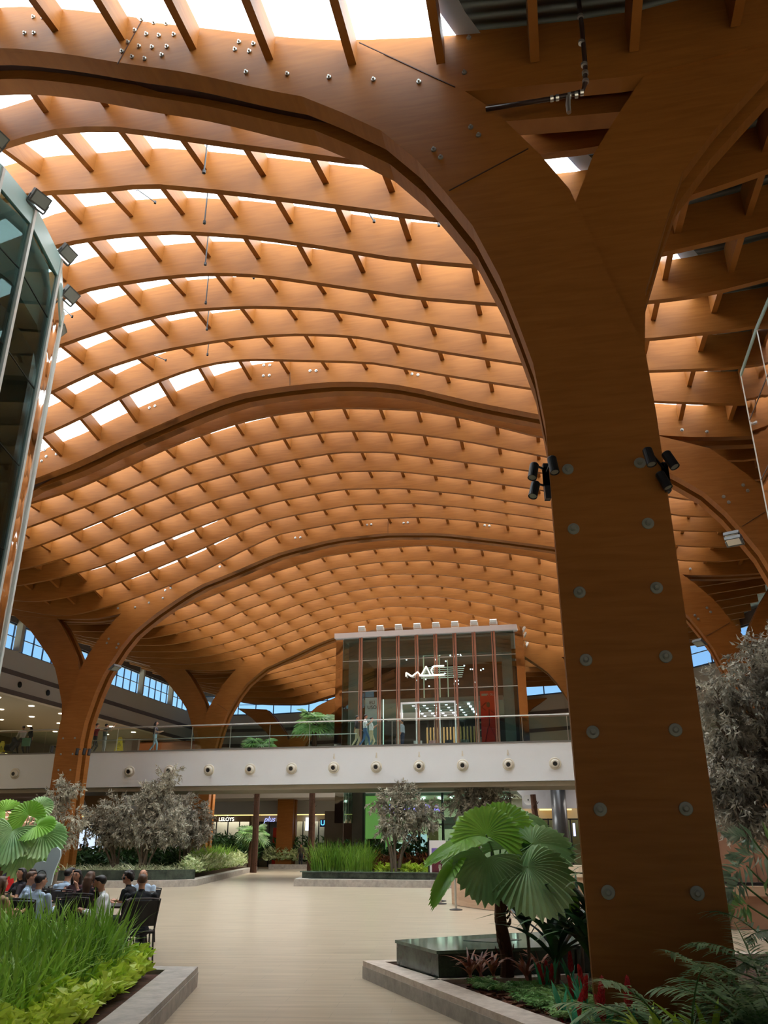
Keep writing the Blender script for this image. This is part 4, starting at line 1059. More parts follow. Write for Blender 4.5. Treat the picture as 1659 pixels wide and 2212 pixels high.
# far bulkheads and shop fronts at left
FD = 62.5
BULK = M_plain('grey bulkhead', (176, 172, 166), .7, var=.03)
tag(MB().hbox(-41, 12, FD, FD + .3, 3.75, 5.9).hbox(-41, 12, FD + .3, FD + 5, 3.72, 3.8).build('wall_back.020', BULK), kind='structure')
tag(MB().hbox(-41, 12, FD - .04, FD + .01, 4.72, 4.95).build('trim_5', DARK_BAND), kind='structure')
tag(MB().hbox(-41, 12, FD + 5, FD + 5.2, 0, 4).build('wall_back.021', M_plain('warm shop back wall', (150, 136, 118), .7)), kind='structure')
SF2 = FD + 1.2
def shopfront(name, label, px0, px1, col, dcol, glow, n, d=SF2, top=1757, bot=1885):
    a, b, _, zt = srect(px0, px1, top, bot, d)
    zt = 3.72
    r = empty(name, W((a + b) / 2, d, 0)); tag(r, label, 'shop front')
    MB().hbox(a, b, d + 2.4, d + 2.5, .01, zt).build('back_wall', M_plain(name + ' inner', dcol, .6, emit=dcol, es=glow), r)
    MB().hbox(a, a + .15, d, d + 2.4, .01, zt).hbox(b - .15, b, d, d + 2.4, .01, zt).hbox(a, b, d, d + .1, zt - .5, zt).build('surround', M_plain(name + ' surround', col, .5), r)
    f = MB()
    for k_ in range(n + 1): f.hbox(a + (b - a) * k_ / n - .03, a + (b - a) * k_ / n + .03, d - .02, d + .08, .01, zt - .5)
    f.build('mullion', BLACKM, r)
    MB().hbox(a, b, d + .02, d + .04, .01, zt - .5).build('glass_pane', GLASS, r)
    sh = MB(); rr = random.Random(len(label))
    for j in range(4):
        sh.hbox(a + .4, b - .4, d + 1.9, d + 2.2, .6 + j * .65, .65 + j * .65)
    sh.build('shelf', M_plain(name + ' shelf', col, .5), r)
    gd = MB()
    for j in range(4):
        x = a + .5
        while x < b - .7:
            w_ = .1 + rr.random() * .25
            if rr.random() < .7: gd.hbox(x, x + w_, d + 1.95, d + 2.15, .65 + j * .65, .8 + j * .65 + rr.random() * .3)
            x += w_ + .08
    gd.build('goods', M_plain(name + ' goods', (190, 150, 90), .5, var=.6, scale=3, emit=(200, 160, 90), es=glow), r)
    return r
l1 = shopfront('shopfront', 'brown shop front with dark LELOYS sign, lit amber inside', 440, 540, (84, 70, 60), (110, 84, 50), .35, 4)
R_(MB(), 477, 501, 1755, 1776, SF2 - .15, .1).build('sign_board', BLACKM, l1)
q = pd(489, 1770, SF2 - .2); s_, _ = SD(q.x, q.y); text('lettering', 'LELOYS', .38, W(s_, SF2 - .2, q.z), HALL, LET, l1, .02)
q = pd(490, 1761, SF2 - .2); s_, _ = SD(q.x, q.y); text('lettering', '~', .5, W(s_, SF2 - .2, q.z), HALL, LET, l1, .02)
l2 = shopfront('shopfront', 'pale shop front with bluish script sign between the brown shop and the orange column', 540, 600, (150, 140, 130), (150, 132, 112), .3, 3)
q = pd(582, 1770, SF2 - .2); s_, _ = SD(q.x, q.y); text('lettering', 'plus', .55, W(s_, SF2 - .2, q.z), HALL, M_emit('blue white sign', (170, 180, 250), 1.3), l2, .02, font_shear=.3)
l3 = shopfront('shopfront', 'cream shop front with bright blue sign right of the orange column', 636, 722, (170, 160, 140), (168, 154, 130), .45, 5)
R_(MB(), 660, 676, 1766, 1794, SF2 - .25, .15).build('light_box', M_emit('white box', (225, 235, 255), 2.2), l3)
R_(MB(), 691, 716, 1770, 1786, SF2 - .2, .1).build('sign_board', M_plain('navy board', (20, 34, 70), .4), l3)
q = pd(703, 1778, SF2 - .25); s_, _ = SD(q.x, q.y); text('lettering', 'Use', .5, W(s_, SF2 - .25, q.z), HALL, M_emit('blue sign', (90, 190, 255), 2.5), l3, .02)
sheet('red_banner', 'red banner standing at the left edge of the orange column on the ground floor', 'banner', 588, 596, 1788, 1885, SF2 - .9, M_plain('scarlet cloth', (200, 48, 20), .6), .05)
tag(MB().hbox(-41, 10, FD + .6, FD + .75, 3.66, 3.71).build('trim_6', M_emit('warm light cove', (255, 214, 130), 2.)), kind='structure')
for i, x in enumerate((-26, -20, -14, -8)): area_light('shop_lamp', W(x, FD + 2.4, 3.6), 4, 200, (1, .88, .72), 2, (0, 0, HALL))
for x in (-18, -6, 4): area_light('added_hall_fill', W(x, 50, 4.6), 6, 260, (1, .93, .84), 3, (0, 0, HALL))  # area lights added beyond the bridge to brighten the dim shop area
# bright shop window at far left behind the trees
bright = empty('bright_shopfront', W(-22, 56, 0)); tag(bright, 'very bright daylight shop window behind the grey trees at left', 'shop front')
R_(MB(), 158, 250, 1780, 1880, 56, .1).build('lit_window', M_plain('white glow', (215, 228, 240), .4, emit=(205, 225, 245), es=1.1, var=.3, scale=1.5), bright)
mb = MB()
for px in (158, 180, 205, 228, 250): R_(mb, px - 1, px + 1, 1780, 1880, 55.9, .08)
mb.build('mullion', BLACKM, bright)
left = empty('pink_shopfront', W(-28, 50, 0)); tag(left, 'warm pinkish lit shop front at far left under the bridge', 'shop front')
R_(MB(), -60, 100, 1752, 1880, 50, .1).build('lit_window', M_plain('warm glow', (196, 160, 140), .5, emit=(210, 160, 130), es=.35, var=.35, scale=2), left)
mb = MB()
for py in (1754, 1764, 1775): R_(mb, -60, 100, py, py + 1.6, 49.9, .05)
mb.build('light_strip', M_emit('warm strips', (255, 220, 190), 1.8), left)
# escalator flank coming down under the bridge
esc = empty('escalator', W(-16, 47, 0)); tag(esc, 'white sided escalator descending behind the grey trees under the bridge', 'escalator')
def eq(px, py, d=46.5): 
    q = pd(px, py, d); s_, _ = SD(q.x, q.y); return (s_, q.z)
A = [eq(258, 1712), eq(345, 1868)]; B = [eq(322, 1712), eq(400, 1868)]
MB().strip(A, B, 46.5, 46.6).strip(A, B, 48.0, 48.1).build('side_panel', M_plain('pale side panel', (186, 188, 188), .5), esc)
A = [eq(172, 1712), eq(240, 1868)]; B = [eq(262, 1712), eq(350, 1868)]
MB().strip(A, B, 46.7, 47.9).build('brown_soffit', M_plain('brown soffit', (160, 124, 80), .6), esc)

# right of the green shop: bulkhead, beige wall, round column
tag(R_(MB(), 1118, 1300, 1690, 1746, 50, .3).build('wall_right.020', M_plain('cool grey bulkhead', (178, 178, 184), .6, var=.03)), kind='structure')
tag(R_(MB(), 1118, 1300, 1746, 1900, 52, .3).build('wall_right.021', M_plain('beige back wall', (196, 172, 132), .7, var=.04)), kind='structure')
tag(R_(MB(), 1165, 1235, 1747, 1750, 51.6, .3).build('trim_7', M_emit('warm cove right', (255, 220, 150), 1.6)), kind='structure')
rf = empty('shopfront', W(8, 51, 0)); tag(rf, 'black framed shop glazing beyond the round grey column', 'shop front')
mb = MB()
R_(mb, 1160, 1300, 1768, 1771, 51.4, .1)
for px in (1162, 1188, 1228, 1236): R_(mb, px - 1.5, px + 1.5, 1768, 1885, 51.4, .1)
mb.build('frame', BLACKM, rf)
R_(MB(), 1162, 1300, 1771, 1885, 51.45, .03).build('glass_pane', GLASS_D, rf)
R_(MB(), 1238, 1243, 1778, 1806, 51.2, .05).build('lit_screen', M_emit('lilac screen', (190, 190, 255), 2), rf)
q = pd(1212, 1800, 49); 
tag(MB().cyl((q.x, q.y, 0), (q.x, q.y, 5.0), .42, n=20).build('round_column', M_plain('grey steel column', (92, 92, 94), .3, .4), smooth=True), 'round grey column beside the big timber column, on the ground floor', 'column')
q = pd(1141, 1728, 48)
em = empty('round_sign', tuple(q)); tag(em, 'white round sign hanging under the bridge left of a palm trunk', 'sign')
MB().lathe(q, [(.27, 0), (.27, .05)], (-SP, -CP, 0), 20).build('sign_disc', WHM, em)
MB().lathe(q + Vector((-SP, -CP, 0)) * .051, [(.04, 0), (.04, .02)], (-SP, -CP, 0), 12).build('centre_dot', BLACKM, em)

# upper gallery at left: shop fronts, downlights
tag(MB().hbox(-41.5, -41.4, 20, 62, FZ, 9.2).build('wall_left.020', M_plain('olive dim wall', (110, 96, 66), .6)), kind='structure')
gal = empty('gallery_shopfront', W(-38, 40, FZ)); tag(gal, 'long dim olive shop front with a lit strip on the upper gallery', 'shop front')
MB().hbox(-38.1, -38, 24, 61, FZ + 1.55, FZ + 1.62).build('light_strip', M_emit('yellow strip', (255, 225, 150), 2.2), gal)
MB().hbox(-38.0, -37.9, 24, 61, FZ, FZ + 1.5).build('low_front', M_plain('glazed olive front', (104, 98, 60), .15), gal)
tvq = MB(); tvq.hbox(-36.0, -35.9, 38.5, 40.5, FZ + .9, FZ + 1.9)
tag(tvq.build('screen', M_plain('sky blue screen', (110, 160, 190), .3, emit=(120, 175, 205), es=.7)), 'bright blue screen on the gallery, left of the timber column', 'screen')
tag(MB().hbox(-33.0, -32.9, 34.5, 41, 7.6, 9.2).build('hanging_panel', M_plain('brown panel', (90, 70, 56), .6)), 'dark brown hanging panel at far left on the upper gallery', 'panel')
br_ = MB().hbox(-34, -28, 61, 61.2, FZ, 9.1)
tag(br_.build('wall_left.021', M_plain('orange plastered wall', (150, 78, 36), .6)), kind='structure')
i = 0
for row, s_ in enumerate((-30.6, -33.2, -36)):
    for k_ in range(9):
        d_ = 31 + k_ * 3.1 + row * .8
        o = MB().lathe(W(s_, d_, 9.2), [(.16, -.0), (.16, -.03)], (0, 0, 1), 10).build('downlight', LAMPW)
        tag(o, 'small round downlight in the upper gallery ceiling at left', 'downlight', 'downlights of the upper gallery')
area_light('gallery_lamp', W(-33, 36, 9.0), 6, 330, (1, .85, .62), 22, (0, 0, HALL))
area_light('gallery_lamp', W(-33, 54, 9.0), 6, 240, (1, .85, .62), 14, (0, 0, HALL))
for k_, (d_, z_) in enumerate(((40.3, 10.0), (43, 10.0))):
    q = Vector(W(WLS + .02, d_, 9.85))
    tag(MB().lathe(q, [(.17, 0), (.17, .04), (.12, .05)], (CP, -SP, 0), 16).build('wall_nozzle', BLACKM), 'dark round air outlet high on the left wall, %s' % ['farther left one', 'one nearer the timber column'][k_], 'air outlet', 'dark round outlets in the left wall')
# right gallery behind the balustrade
tag(MB().hbox(2.5, 2.7, 44, 58, FZ, 9.2).build('wall_right.022', M_plain('grey brown wall', (110, 100, 92), .6)), kind='structure') if False else None

# ------------------------------------------------------------------ planters, fountain blocks
def planter(name, label, outer, inner, z=.2, soil=None, cap=None, face=None, close=False):
    """outer/inner: matching polylines of the kerb"""
    r = empty(name, (outer[0][0], outer[0][1], 0)); tag(r, label, 'planter')
    mb = MB(); mc = MB()
    for i in range(len(outer) - 1):
        a, b, c, d = outer[i], outer[i + 1], inner[i + 1], inner[i]
        def sh(p, q, f): return (p[0] + (q[0] - p[0]) * f, p[1] + (q[1] - p[1]) * f)
        mb.hexa([(*a, 0), (*b, 0), (*c, 0), (*d, 0), (*a, z - .06), (*b, z - .06), (*c, z - .06), (*d, z - .06)])
        a2, b2, c2, d2 = sh(a, d, .02), sh(b, c, .02), sh(c, b, .02), sh(d, a, .02)
        mc.hexa([(*a2, z - .06), (*b2, z - .06), (*c2, z - .06), (*d2, z - .06), (*a2, z), (*b2, z), (*c2, z), (*d2, z)])
    mb.build('kerb', face or GRANITE, r); mc.build('kerb_cap', cap or GRANITE_P, r)
    if soil:
        m = MB(); m.prism(soil, .005, z - .05); m.build('soil', SOIL, r)
    return r
# left front planter
PLo = [(-12.5, 12.0), (-2.27, 11.3), (-2.06, 8.2), (-1.9, 5.5)]
PLi = [(-12.5, 11.75), (-2.62, 11.02), (-2.42, 8.2), (-2.28, 5.5)]
planter('planter', 'low grey granite planter at the bottom left corner, full of grass', PLo, PLi, .215, PLi[::-1] + [(-12.5, 5.5)][::-1] if False else [(-12.5, 5.5), (-2.28, 5.5), (-2.42, 8.2), (-2.62, 11.02), (-12.5, 11.75)], cap=GRANITE)
# right front planter
PRo = [(9.5, 13.4), (2.0, 12.6), (-.28, 11.95), (.27, 10.45), (1.18, 7.95), (2.2, 5.2)]
PRi = [(9.5, 13.1), (2.0, 12.35), (.02, 11.85), (.55, 10.6), (1.5, 8.05), (2.5, 5.3)]
planter('planter', 'pinkish granite kerbed planter at bottom right around the big timber column', PRo, PRi, .2, [(2.5, 5.3), (9.5, 5.3), (9.5, 13.1), (2.0, 12.35), (.02, 11.85), (.55, 10.6), (1.5, 8.05)][::1])
# dark green slate fountain block in it
fb_ = empty('fountain_block', (1.2, 11.3, .15)); tag(fb_, 'low dark green slate water block beside the fan palm in the right planter', 'fountain')
FP = [(.14, 11.6), (.60, 10.45), (1.55, 10.72), (3.6, 11.3), (3.3, 13.1), (1.5, 12.35)]
FPb = [(.16, 11.58), (.62, 10.5), (1.55, 10.76), (3.58, 11.33), (3.28, 13.05), (1.5, 12.3)]
MB().prism(FPb, .15, .44).build('slate_body', GREENST, fb_)
MB().prism(FP, .44, .475).build('water_top', GREENTOP, fb_)
MB().prism([(1.0, 11.5), (1.35, 11.3), (1.75, 11.6), (1.4, 11.8)], .475, .48).build('drain_grate', M_plain('dark grate', (50, 60, 50), .4), fb_)
MB().prism([(.45, 10.35), (1.6, 10.5), (2.4, 10.85), (1.55, 10.72), (.62, 10.47), (.3, 11.1)][:4] + [(.62, 10.47)], .15, .2).build('light_slab', GRANITE_P, fb_)
# middle left planter
MLo = [(-16, 34.2), (-9.1, 35.6), (-7.75, 36.6), (-8.3, 58.0)]
MLi = [(-16, 34.7), (-9.2, 36.1), (-8.2, 36.9), (-8.8, 58.0)]
planter('planter', 'long low kerbed planter in the middle distance at left, with pale striped grass', MLo, MLi, .25, [(-8.8, 58), (-22, 58), (-22, 34.7), (-16, 34.7), (-9.2, 36.1), (-8.2, 36.9)][::-1], cap=GRANITE, face=GRANITE)
mb = MB(); mb.prism([(-16.5, 35.2), (-8.9, 36.3), (-7.95, 37.3), (-8.4, 37.5), (-9.1, 36.8), (-16.5, 35.7)], .252, .62)
tag(mb.build('fountain_wall', GREENST), 'dark slate fountain wall behind the seated people, edging the left planter', 'fountain')
# middle planter beyond the plaza
planter('planter', 'low kerbed planter right of centre in the distance, with a slate block on it', [(-3.6, 44), (-3.72, 36.7), (1.9, 35.3), (8, 34.0)], [(-3.1, 44), (-3.2, 37.2), (2.0, 35.8), (8, 34.6)], .27, [(-3.1, 44), (-3.2, 37.2), (2.0, 35.8), (8, 34.6), (8, 43.0)][::-1], cap=GRANITE, face=GRANITE)
mb = MB(); mb.prism([(-3.5, 37.9), (1.9, 36.3), (5, 35.6), (5.2, 37.2), (2.1, 38.0), (-3.1, 39.6)], .26, .50)
o = mb.build('fountain_block', GREENST); tag(o, 'long dark slate water block in front of the tall bright green grass', 'fountain')
mb = MB(); mb.prism([(-3.6, 37.9), (1.9, 36.25), (5.1, 35.5), (5.3, 37.2), (2.1, 38.1), (-3.1, 39.7)], .50, .535); mb.build('water_top', GREENTOP, o)
# back planter
planter('planter', 'farthest low kerbed planter with the white flowered hedge', [(-8.1, 62.0), (-3.6, 60.5), (-3.4, 50)], [(-8.1, 62.6), (-3.0, 61.0), (-2.9, 50)], .3, None, cap=GRANITE, face=GRANITE)

# ------------------------------------------------------------------ reception counters
WOODL = M_wood('pale oak veneer', (.42, .27, .17), (.54, .36, .24), .5)
WOODP = M_plain('pinkish veneer', (168, 124, 98), .5, var=.06)
ct = empty('wooden_counter', (4, 22, 0)); tag(ct, 'curved pale oak reception counter behind the fan palm', 'counter')
arcp = []
for k_ in range(15):
    t = k_ / 14
    arcp.append(((1 - t) ** 2 * 1.95 + 2 * t * (1 - t) * 2.9 + t * t * 7.6, (1 - t) ** 2 * 25.8 + 2 * t * (1 - t) * 21.2 + t * t * 20.6))
def off(P, o):
    Q = []
    for i, p in enumerate(P):
        a = P[max(0, i - 1)]; b = P[min(len(P) - 1, i + 1)]; tx, ty = b[0] - a[0], b[1] - a[1]; L = math.hypot(tx, ty)
        Q.append((p[0] - ty / L * o, p[1] + tx / L * o))
    return Q
def ribbon(P, o0, o1, z0, z1):
    A, B = off(P, o0), off(P, o1); mb = MB()
    for i in range(len(P) - 1):
        mb.hexa([(*A[i], z0), (*A[i + 1], z0), (*B[i + 1], z0), (*B[i], z0), (*A[i], z1), (*A[i + 1], z1), (*B[i + 1], z1), (*B[i], z1)])
    return mb
ribbon(arcp, 0, .5, .01, .86).build('counter_front', WOODL, ct)
ribbon(arcp, -.04, .55, .86, .93).build('counter_top', M_plain('cream stone top', (206, 186, 160), .3, var=.05), ct)
ribbon(arcp, .2, .5, .93, .97).build('shadow_gap', BLACKM, ct)
ribbon(arcp, .1, .5, .97, 1.12).build('upper_ledge', M_plain('cream ledge', (210, 190, 164), .4, var=.05), ct)
ribbon([(2.4, 27.2), (4, 24.8), (7.8, 23.6)], 0, .3, .01, 1.0).build('inner_counter', WOODL, ct)
c2 = empty('kiosk', (8, 17, 0)); tag(c2, 'pinkish wood panelled kiosk at the right edge behind the big column', 'kiosk')
MB().prism([(6.2, 18.6), (8.3, 18.2), (8.4, 19.0), (6.3, 19.4)], .01, .62).build('counter_front', WOODP, c2)
MB().prism([(6.1, 18.5), (8.35, 18.1), (8.45, 19.05), (6.3, 19.5)], .62, .8).build('counter_top', M_plain('pinkish top', (196, 160, 132), .4, var=.04), c2)
MB().prism([(6.2, 18.8), (8.3, 18.4), (8.4, 19.05), (6.3, 19.5)], .8, .86).build('shadow_gap', BLACKM, c2)
MB().prism([(6.3, 19.0), (8.3, 18.6), (8.4, 19.1), (6.3, 19.6)], .86, 2.4).build('panelling', WOODP, c2)
mb = MB()
for k_ in range(3):
    x = 6.45 + k_ * .7; y = 18.965 - k_ * .14
    mb.box(x, x + .012, y - .02, y, .87, 2.4)
mb.build('panel_joints', M_plain('dark joint', (110, 78, 60), .6), c2)
# queue posts
for i, (px, py) in enumerate(((952, 1953), (952, 1947), (985, 1966), (1128, 1984), (1228, 1975))):
    q = gp(px, py)
    r = empty('barrier_post', tuple(q)); tag(r, ['silver barrier post left of the counter, front one of the overlapping pair', 'silver barrier post left of the counter, rear one of the overlapping pair', 'silver barrier post at the corner of the oak counter', 'silver barrier post in front of the oak counter behind palm leaves', 'silver barrier post beside the big timber column'][i], 'barrier post', 'silver queue posts')
    MB().lathe(q, [(.17, .0), (.17, .02), (.05, .04)], n=20).build('base_disc', BLACKM, r)
    MB().cyl(q + Vector((0, 0, .04)), q + Vector((0, 0, .95)), .03, n=12).cyl(q + Vector((0, 0, .95)), q + Vector((0, 0, 1.02)), .038, n=12).build('pole', STEEL_W, r, smooth=False)
# poster stand
q = gp(947, 1915); r = empty('poster_stand', tuple(q)); tag(r, 'white poster stand with red and blue poster in front of the right slate block', 'poster stand')
def lb(mb, x0, x1, y0, y1, z0, z1): return mb.box(q.x + x0, q.x + x1, q.y + y0, q.y + y1, z0, z1)
lb(MB(), -.36, .36, 0, .06, .18, 1.75).build('frame_board', WHM, r)
lb(MB(), -.25, .22, -.01, 0, .52, 1.45).build('poster', M_plain('poster print', (96, 30, 44), .4, var=.7, scale=5), r)
lb(MB(), -.25, .22, -.012, -.004, 1.2, 1.45).build('poster_top', M_plain('poster violet', (110, 90, 160), .4, var=.4, scale=8), r)
lb(lb(lb(MB(), -.40, -.34, -.02, .08, 0, 1.85), .34, .38, -.02, .08, 0, .3), -.36, .36, -.02, .08, .10, .14).build('stand_frame', BLACKM, r)

# ------------------------------------------------------------------ plants
def npmesh(name, V, F, mat, parent=None, origin=None, smooth=False):
    V = np.asarray(V, float).reshape(-1, 3)
    if parent is not None:
        Mi = np.array(_wm(parent).inverted()); V = V @ Mi[:3, :3].T + Mi[:3, 3]
    elif origin is None:
        lo = V.min(0); hi = V.max(0); origin = ((lo[0] + hi[0]) / 2, (lo[1] + hi[1]) / 2, max(lo[2], 0))
    me = bpy.data.meshes.new(name)
    if parent is None: V = V - np.array(origin)
    me.from_pydata(V.tolist(), [], np.asarray(F).tolist())
    me.materials.append(mat)
    if smooth: me.polygons.foreach_set('use_smooth', [True] * len(me.polygons))
    me.update()
    o = bpy.data.objects.new(name, me)
    if parent is None: o.location = origin
    link(o, parent)
    if parent is not None: KIDS.setdefault(parent.name, []).append(o)
    return o

def blades(base, h, w, lean, droop, az=None, seg=6, rs=RS, fold=.0):
    """arching strap leaves; arrays in, V,F out"""
    n = len(base)
    az = rs.uniform(0, 2 * PI, n) if az is None else az
    dx = np.stack([np.cos(az), np.sin(az), np.zeros(n)], 1)
    px_ = np.stack([-np.sin(az), np.cos(az), np.zeros(n)], 1)
    tw = rs.uniform(-.9, .9, n)
    side = px_ * np.cos(tw)[:, None] + dx * np.sin(tw)[:, None]
    V = np.zeros((n, (seg + 1) * 2, 3))
    for i in range(seg + 1):
        t = i / seg
        hor = (lean * t + droop * t ** 2.2) * h
        ver = h * (t - droop * .75 * t ** 2.6)
        c = base + dx * hor[:, None] + np.array([0, 0, 1]) * ver[:, None]
        wd = w * (1 - t ** 2.5) * (.55 + .9 * min(t * 3, 1) * .5)
        V[:, 2 * i] = c - side * wd[:, None] / 2
        V[:, 2 * i + 1] = c + side * wd[:, None] / 2
    F = []
    b = np.arange(n)[:, None] * (seg + 1) * 2
    for i in range(seg):
        F.append(np.stack([b[:, 0] + 2 * i, b[:, 0] + 2 * i + 1, b[:, 0] + 2 * i + 3, b[:, 0] + 2 * i + 2], 1))
    return V.reshape(-1, 3), np.concatenate(F)

def leaves(P, D, L, Wd, rs=RS, curl=.15):
    """simple folded leaves at points P pointing along D"""
    n = len(P)
    D = D / np.linalg.norm(D, axis=1)[:, None]
    r = rs.normal(size=(n, 3)); S = np.cross(D, r); S /= np.linalg.norm(S, axis=1)[:, None] + 1e-9
    N = np.cross(S, D)
    L = np.broadcast_to(L, n)[:, None]; Wd = np.broadcast_to(Wd, n)[:, None]
    V = np.stack([P, P + D * L * .35 + S * Wd / 2 + N * L * curl * .5, P + D * L - N * L * curl, P + D * L * .35 - S * Wd / 2 + N * L * curl * .5, P + D * L * .38], 1)
    b = np.arange(n) * 5
    F = np.concatenate([np.stack([b, b + 1, b + 4], 1), np.stack([b + 1, b + 2, b + 4], 1), np.stack([b + 2, b + 3, b + 4], 1), np.stack([b + 3, b, b + 4], 1)])
    return V.reshape(-1, 3), F

def inpoly(x, y, poly):
    c = np.zeros(len(x), bool); n = len(poly)
    for i in range(n):
        (x0, y0), (x1, y1) = poly[i], poly[(i + 1) % n]
        m = ((y0 > y) != (y1 > y))
        with np.errstate(divide='ignore', invalid='ignore'):
            m &= x < (x1 - x0) * (y - y0) / ((y1 - y0) if y1 != y0 else 1e-9) + x0
        c ^= m
    return c
def scatter(poly, n, z=.16, rs=RS):
    xs = [p[0] for p in poly]; ys = [p[1] for p in poly]
    X = []; 
    while sum(len(a) for a in X) < n:
        a = rs.uniform([min(xs), min(ys)], [max(xs), max(ys)], (n * 2, 2))
        X.append(a[inpoly(a[:, 0], a[:, 1], poly)])
    a = np.concatenate(X)[:n]
    return np.column_stack([a, np.full(n, z)])

G_TALL = M_leaf('fresh green blades', (96, 142, 40), (160, 198, 78), .4, .3, .9)
G_LIME = M_leaf('lime leaves', (170, 206, 50), (226, 238, 100), .4, .3, 3)
G_DARK = M_leaf('dark shrub leaves', (34, 62, 30), (74, 112, 56), .4, .15, 2)
G_STRIPE = M_leaf('pale striped blades', (150, 160, 112), (212, 214, 176), .5, .25, 6)
G_VAR = M_leaf('creamy variegated leaves', (150, 176, 96), (232, 236, 190), .45, .25, 8)
G_DRAC = M_leaf('dracaena leaves', (38, 70, 42), (84, 124, 76), .3, .15, 2, .6)
G_FERN = M_leaf('fern green', (104, 156, 78), (176, 210, 136), .5, .25, 4)
G_PALM = M_leaf('fan palm green', (104, 160, 44), (160, 204, 92), .42, .4, 1.2)
G_PALM2 = M_leaf('fan palm deep green', (104, 148, 88), (172, 200, 142), .38, .25, 1.2)
G_DATE = M_leaf('feather palm green', (92, 130, 80), (168, 190, 140), .4, .2, 3)
G_SILV = M_leaf('silvery green leaf', (140, 176, 138), (214, 230, 206), .35, .2, 3)
G_TEAL = M_leaf('teal strap leaves', (50, 160, 112), (104, 204, 160), .35, .15, 3)
G_RED = M_leaf('bronze red leaves', (112, 60, 44), (190, 120, 84), .45, .2, 5)
G_GREY = M_leaf('grey preserved leaves', (132, 126, 108), (204, 198, 178), .7, .15, 2.5, .2)
G_GREYD = M_leaf('dark grey preserved leaves', (124, 118, 104), (206, 200, 182), .7, .15, 2.5, .2)
BARK = M_plain('brown fibrous bark', (84, 52, 34), .9, var=.45, scale=9, bump=.6)
BARKG = M_plain('greyish bark', (110, 96, 80), .9, var=.3, scale=9)
PETI = M_plain('green stalk', (88, 124, 60), .5)

# tall grass and lime ground cover, bottom left
GP_ = [(-6.2, 5.6), (-3.0, 5.6), (-2.95, 8.2), (-2.9, 9.6), (-2.95, 10.7), (-6.2, 11.1)]
b_ = scatter(GP_, 8000, .15); n = len(b_)
V, F = blades(b_, RS.uniform(.62, 1.02, n) * np.interp(b_[:, 1], [6, 8.5, 10.5], [.65, .88, 1.05]), RS.uniform(.024, .044, n), RS.uniform(.02, .3, n), RS.uniform(.05, .75, n) ** 1.3)
tag(npmesh('tall_grass', V, F, G_TALL), 'bed of tall bright green grass at bottom left in front of the seated people', 'grass', kind='stuff')
LPo = [(-3.3, 5.6), (-2.42, 5.6), (-2.56, 8.2), (-2.75, 10.85), (-3.2, 10.8), (-3.1, 8.2)]
def cover_bed(name, label, poly, n, h, L, Wd, mat, cat='plant', z=.17, up=.5, rs=RS):
    b = scatter(poly, n, z, rs)
    b[:, 2] += rs.uniform(.3, 1, n) * h * (0.75 + .35 * np.sin(b[:, 0] * 7) * np.cos(b[:, 1] * 5))
    az = rs.uniform(0, 2 * PI, n)
    D = np.column_stack([np.cos(az), np.sin(az), rs.normal(up, .35, n)])
    V, F = leaves(b, D, rs.uniform(.7, 1.2, n) * L, rs.uniform(.7, 1.2, n) * Wd)
    return tag(npmesh(name, V, F, mat), label, cat, kind='stuff')
cover_bed('lime_groundcover', 'lime green leafy ground cover along the kerb at bottom left', LPo, 5200, .30, .13, .08, G_LIME, z=.16, up=.35)
# middle distance beds
b_ = scatter([(-22, 37.2), (-16.5, 36.2), (-9.3, 37.3), (-8.7, 38.0), (-8.9, 41), (-22, 41)], 2600, .3); n = len(b_)
V, F = blades(b_, RS.uniform(.55, 1.0, n), RS.uniform(.03, .06, n), RS.uniform(.2, .6, n), RS.uniform(.5, 1.1, n), seg=5)
tag(npmesh('striped_grass', V, F, G_STRIPE), 'bed of pale striped arching grass beyond the slate wall at left', 'grass', kind='stuff')
b_ = scatter([(-9.9, 42), (-8.9, 42), (-9.2, 54), (-11, 54)], 900, .3); n = len(b_)
V, F = blades(b_, RS.uniform(1.0, 1.6, n), RS.uniform(.03, .05, n), RS.uniform(.1, .4, n), RS.uniform(.1, .4, n), seg=4)
tag(npmesh('green_grass', V, F, G_TALL), 'patch of upright green grass behind the pale hedge on the middle left planter', 'grass', kind='stuff')
cover_bed('pale_hedge', 'low creamy white and green hedge along the middle left planter kerb', [(-8.75, 38.5), (-8.2, 38.5), (-8.7, 57), (-9.6, 57), (-9.6, 42)], 2600, .75, .34, .12, G_VAR, 'hedge', z=.3, up=.6)
cover_bed('white_hedge', 'creamy white and green hedge on the farthest planter', [(-8.6, 62.8), (-3.2, 61.3), (-3.4, 64.2), (-8.6, 65)], 2300, 1.0, .42, .15, G_VAR, 'hedge', z=.35, up=.6)
cover_bed('dark_hedge', 'dark green shrubs behind the farthest white hedge', [(-12, 58.5), (-9.0, 59.5), (-8.9, 63.5), (-3.6, 62.2), (-3.6, 63.2), (-12, 65)], 4200, 1.9, .45, .16, G_DARK, 'shrub', z=.2, up=.5)
cover_bed('dark_shrubs', 'dark green shrubs under the grey trees at left', [(-17, 41), (-9.5, 41), (-10.4, 50), (-18, 47)], 4200, 1.15, .4, .14, G_DARK, 'shrub', z=.25, up=.5)
cover_bed('dark_shrubs', 'low dark green shrubs behind the seated people at the left edge', [(-22, 34), (-13.5, 34.2), (-13.5, 36), (-22, 36.5)], 1500, .9, .35, .13, G_DARK, 'shrub', z=.25, up=.5)
b_ = scatter([(-3.3, 39.9), (-.6, 39.1), (-.5, 41.6), (-3.2, 42.2)], 1500, .3); n = len(b_)
V, F = blades(b_, RS.uniform(1.0, 1.75, n), RS.uniform(.03, .055, n), RS.uniform(.05, .25, n), RS.uniform(.05, .4, n), seg=4)
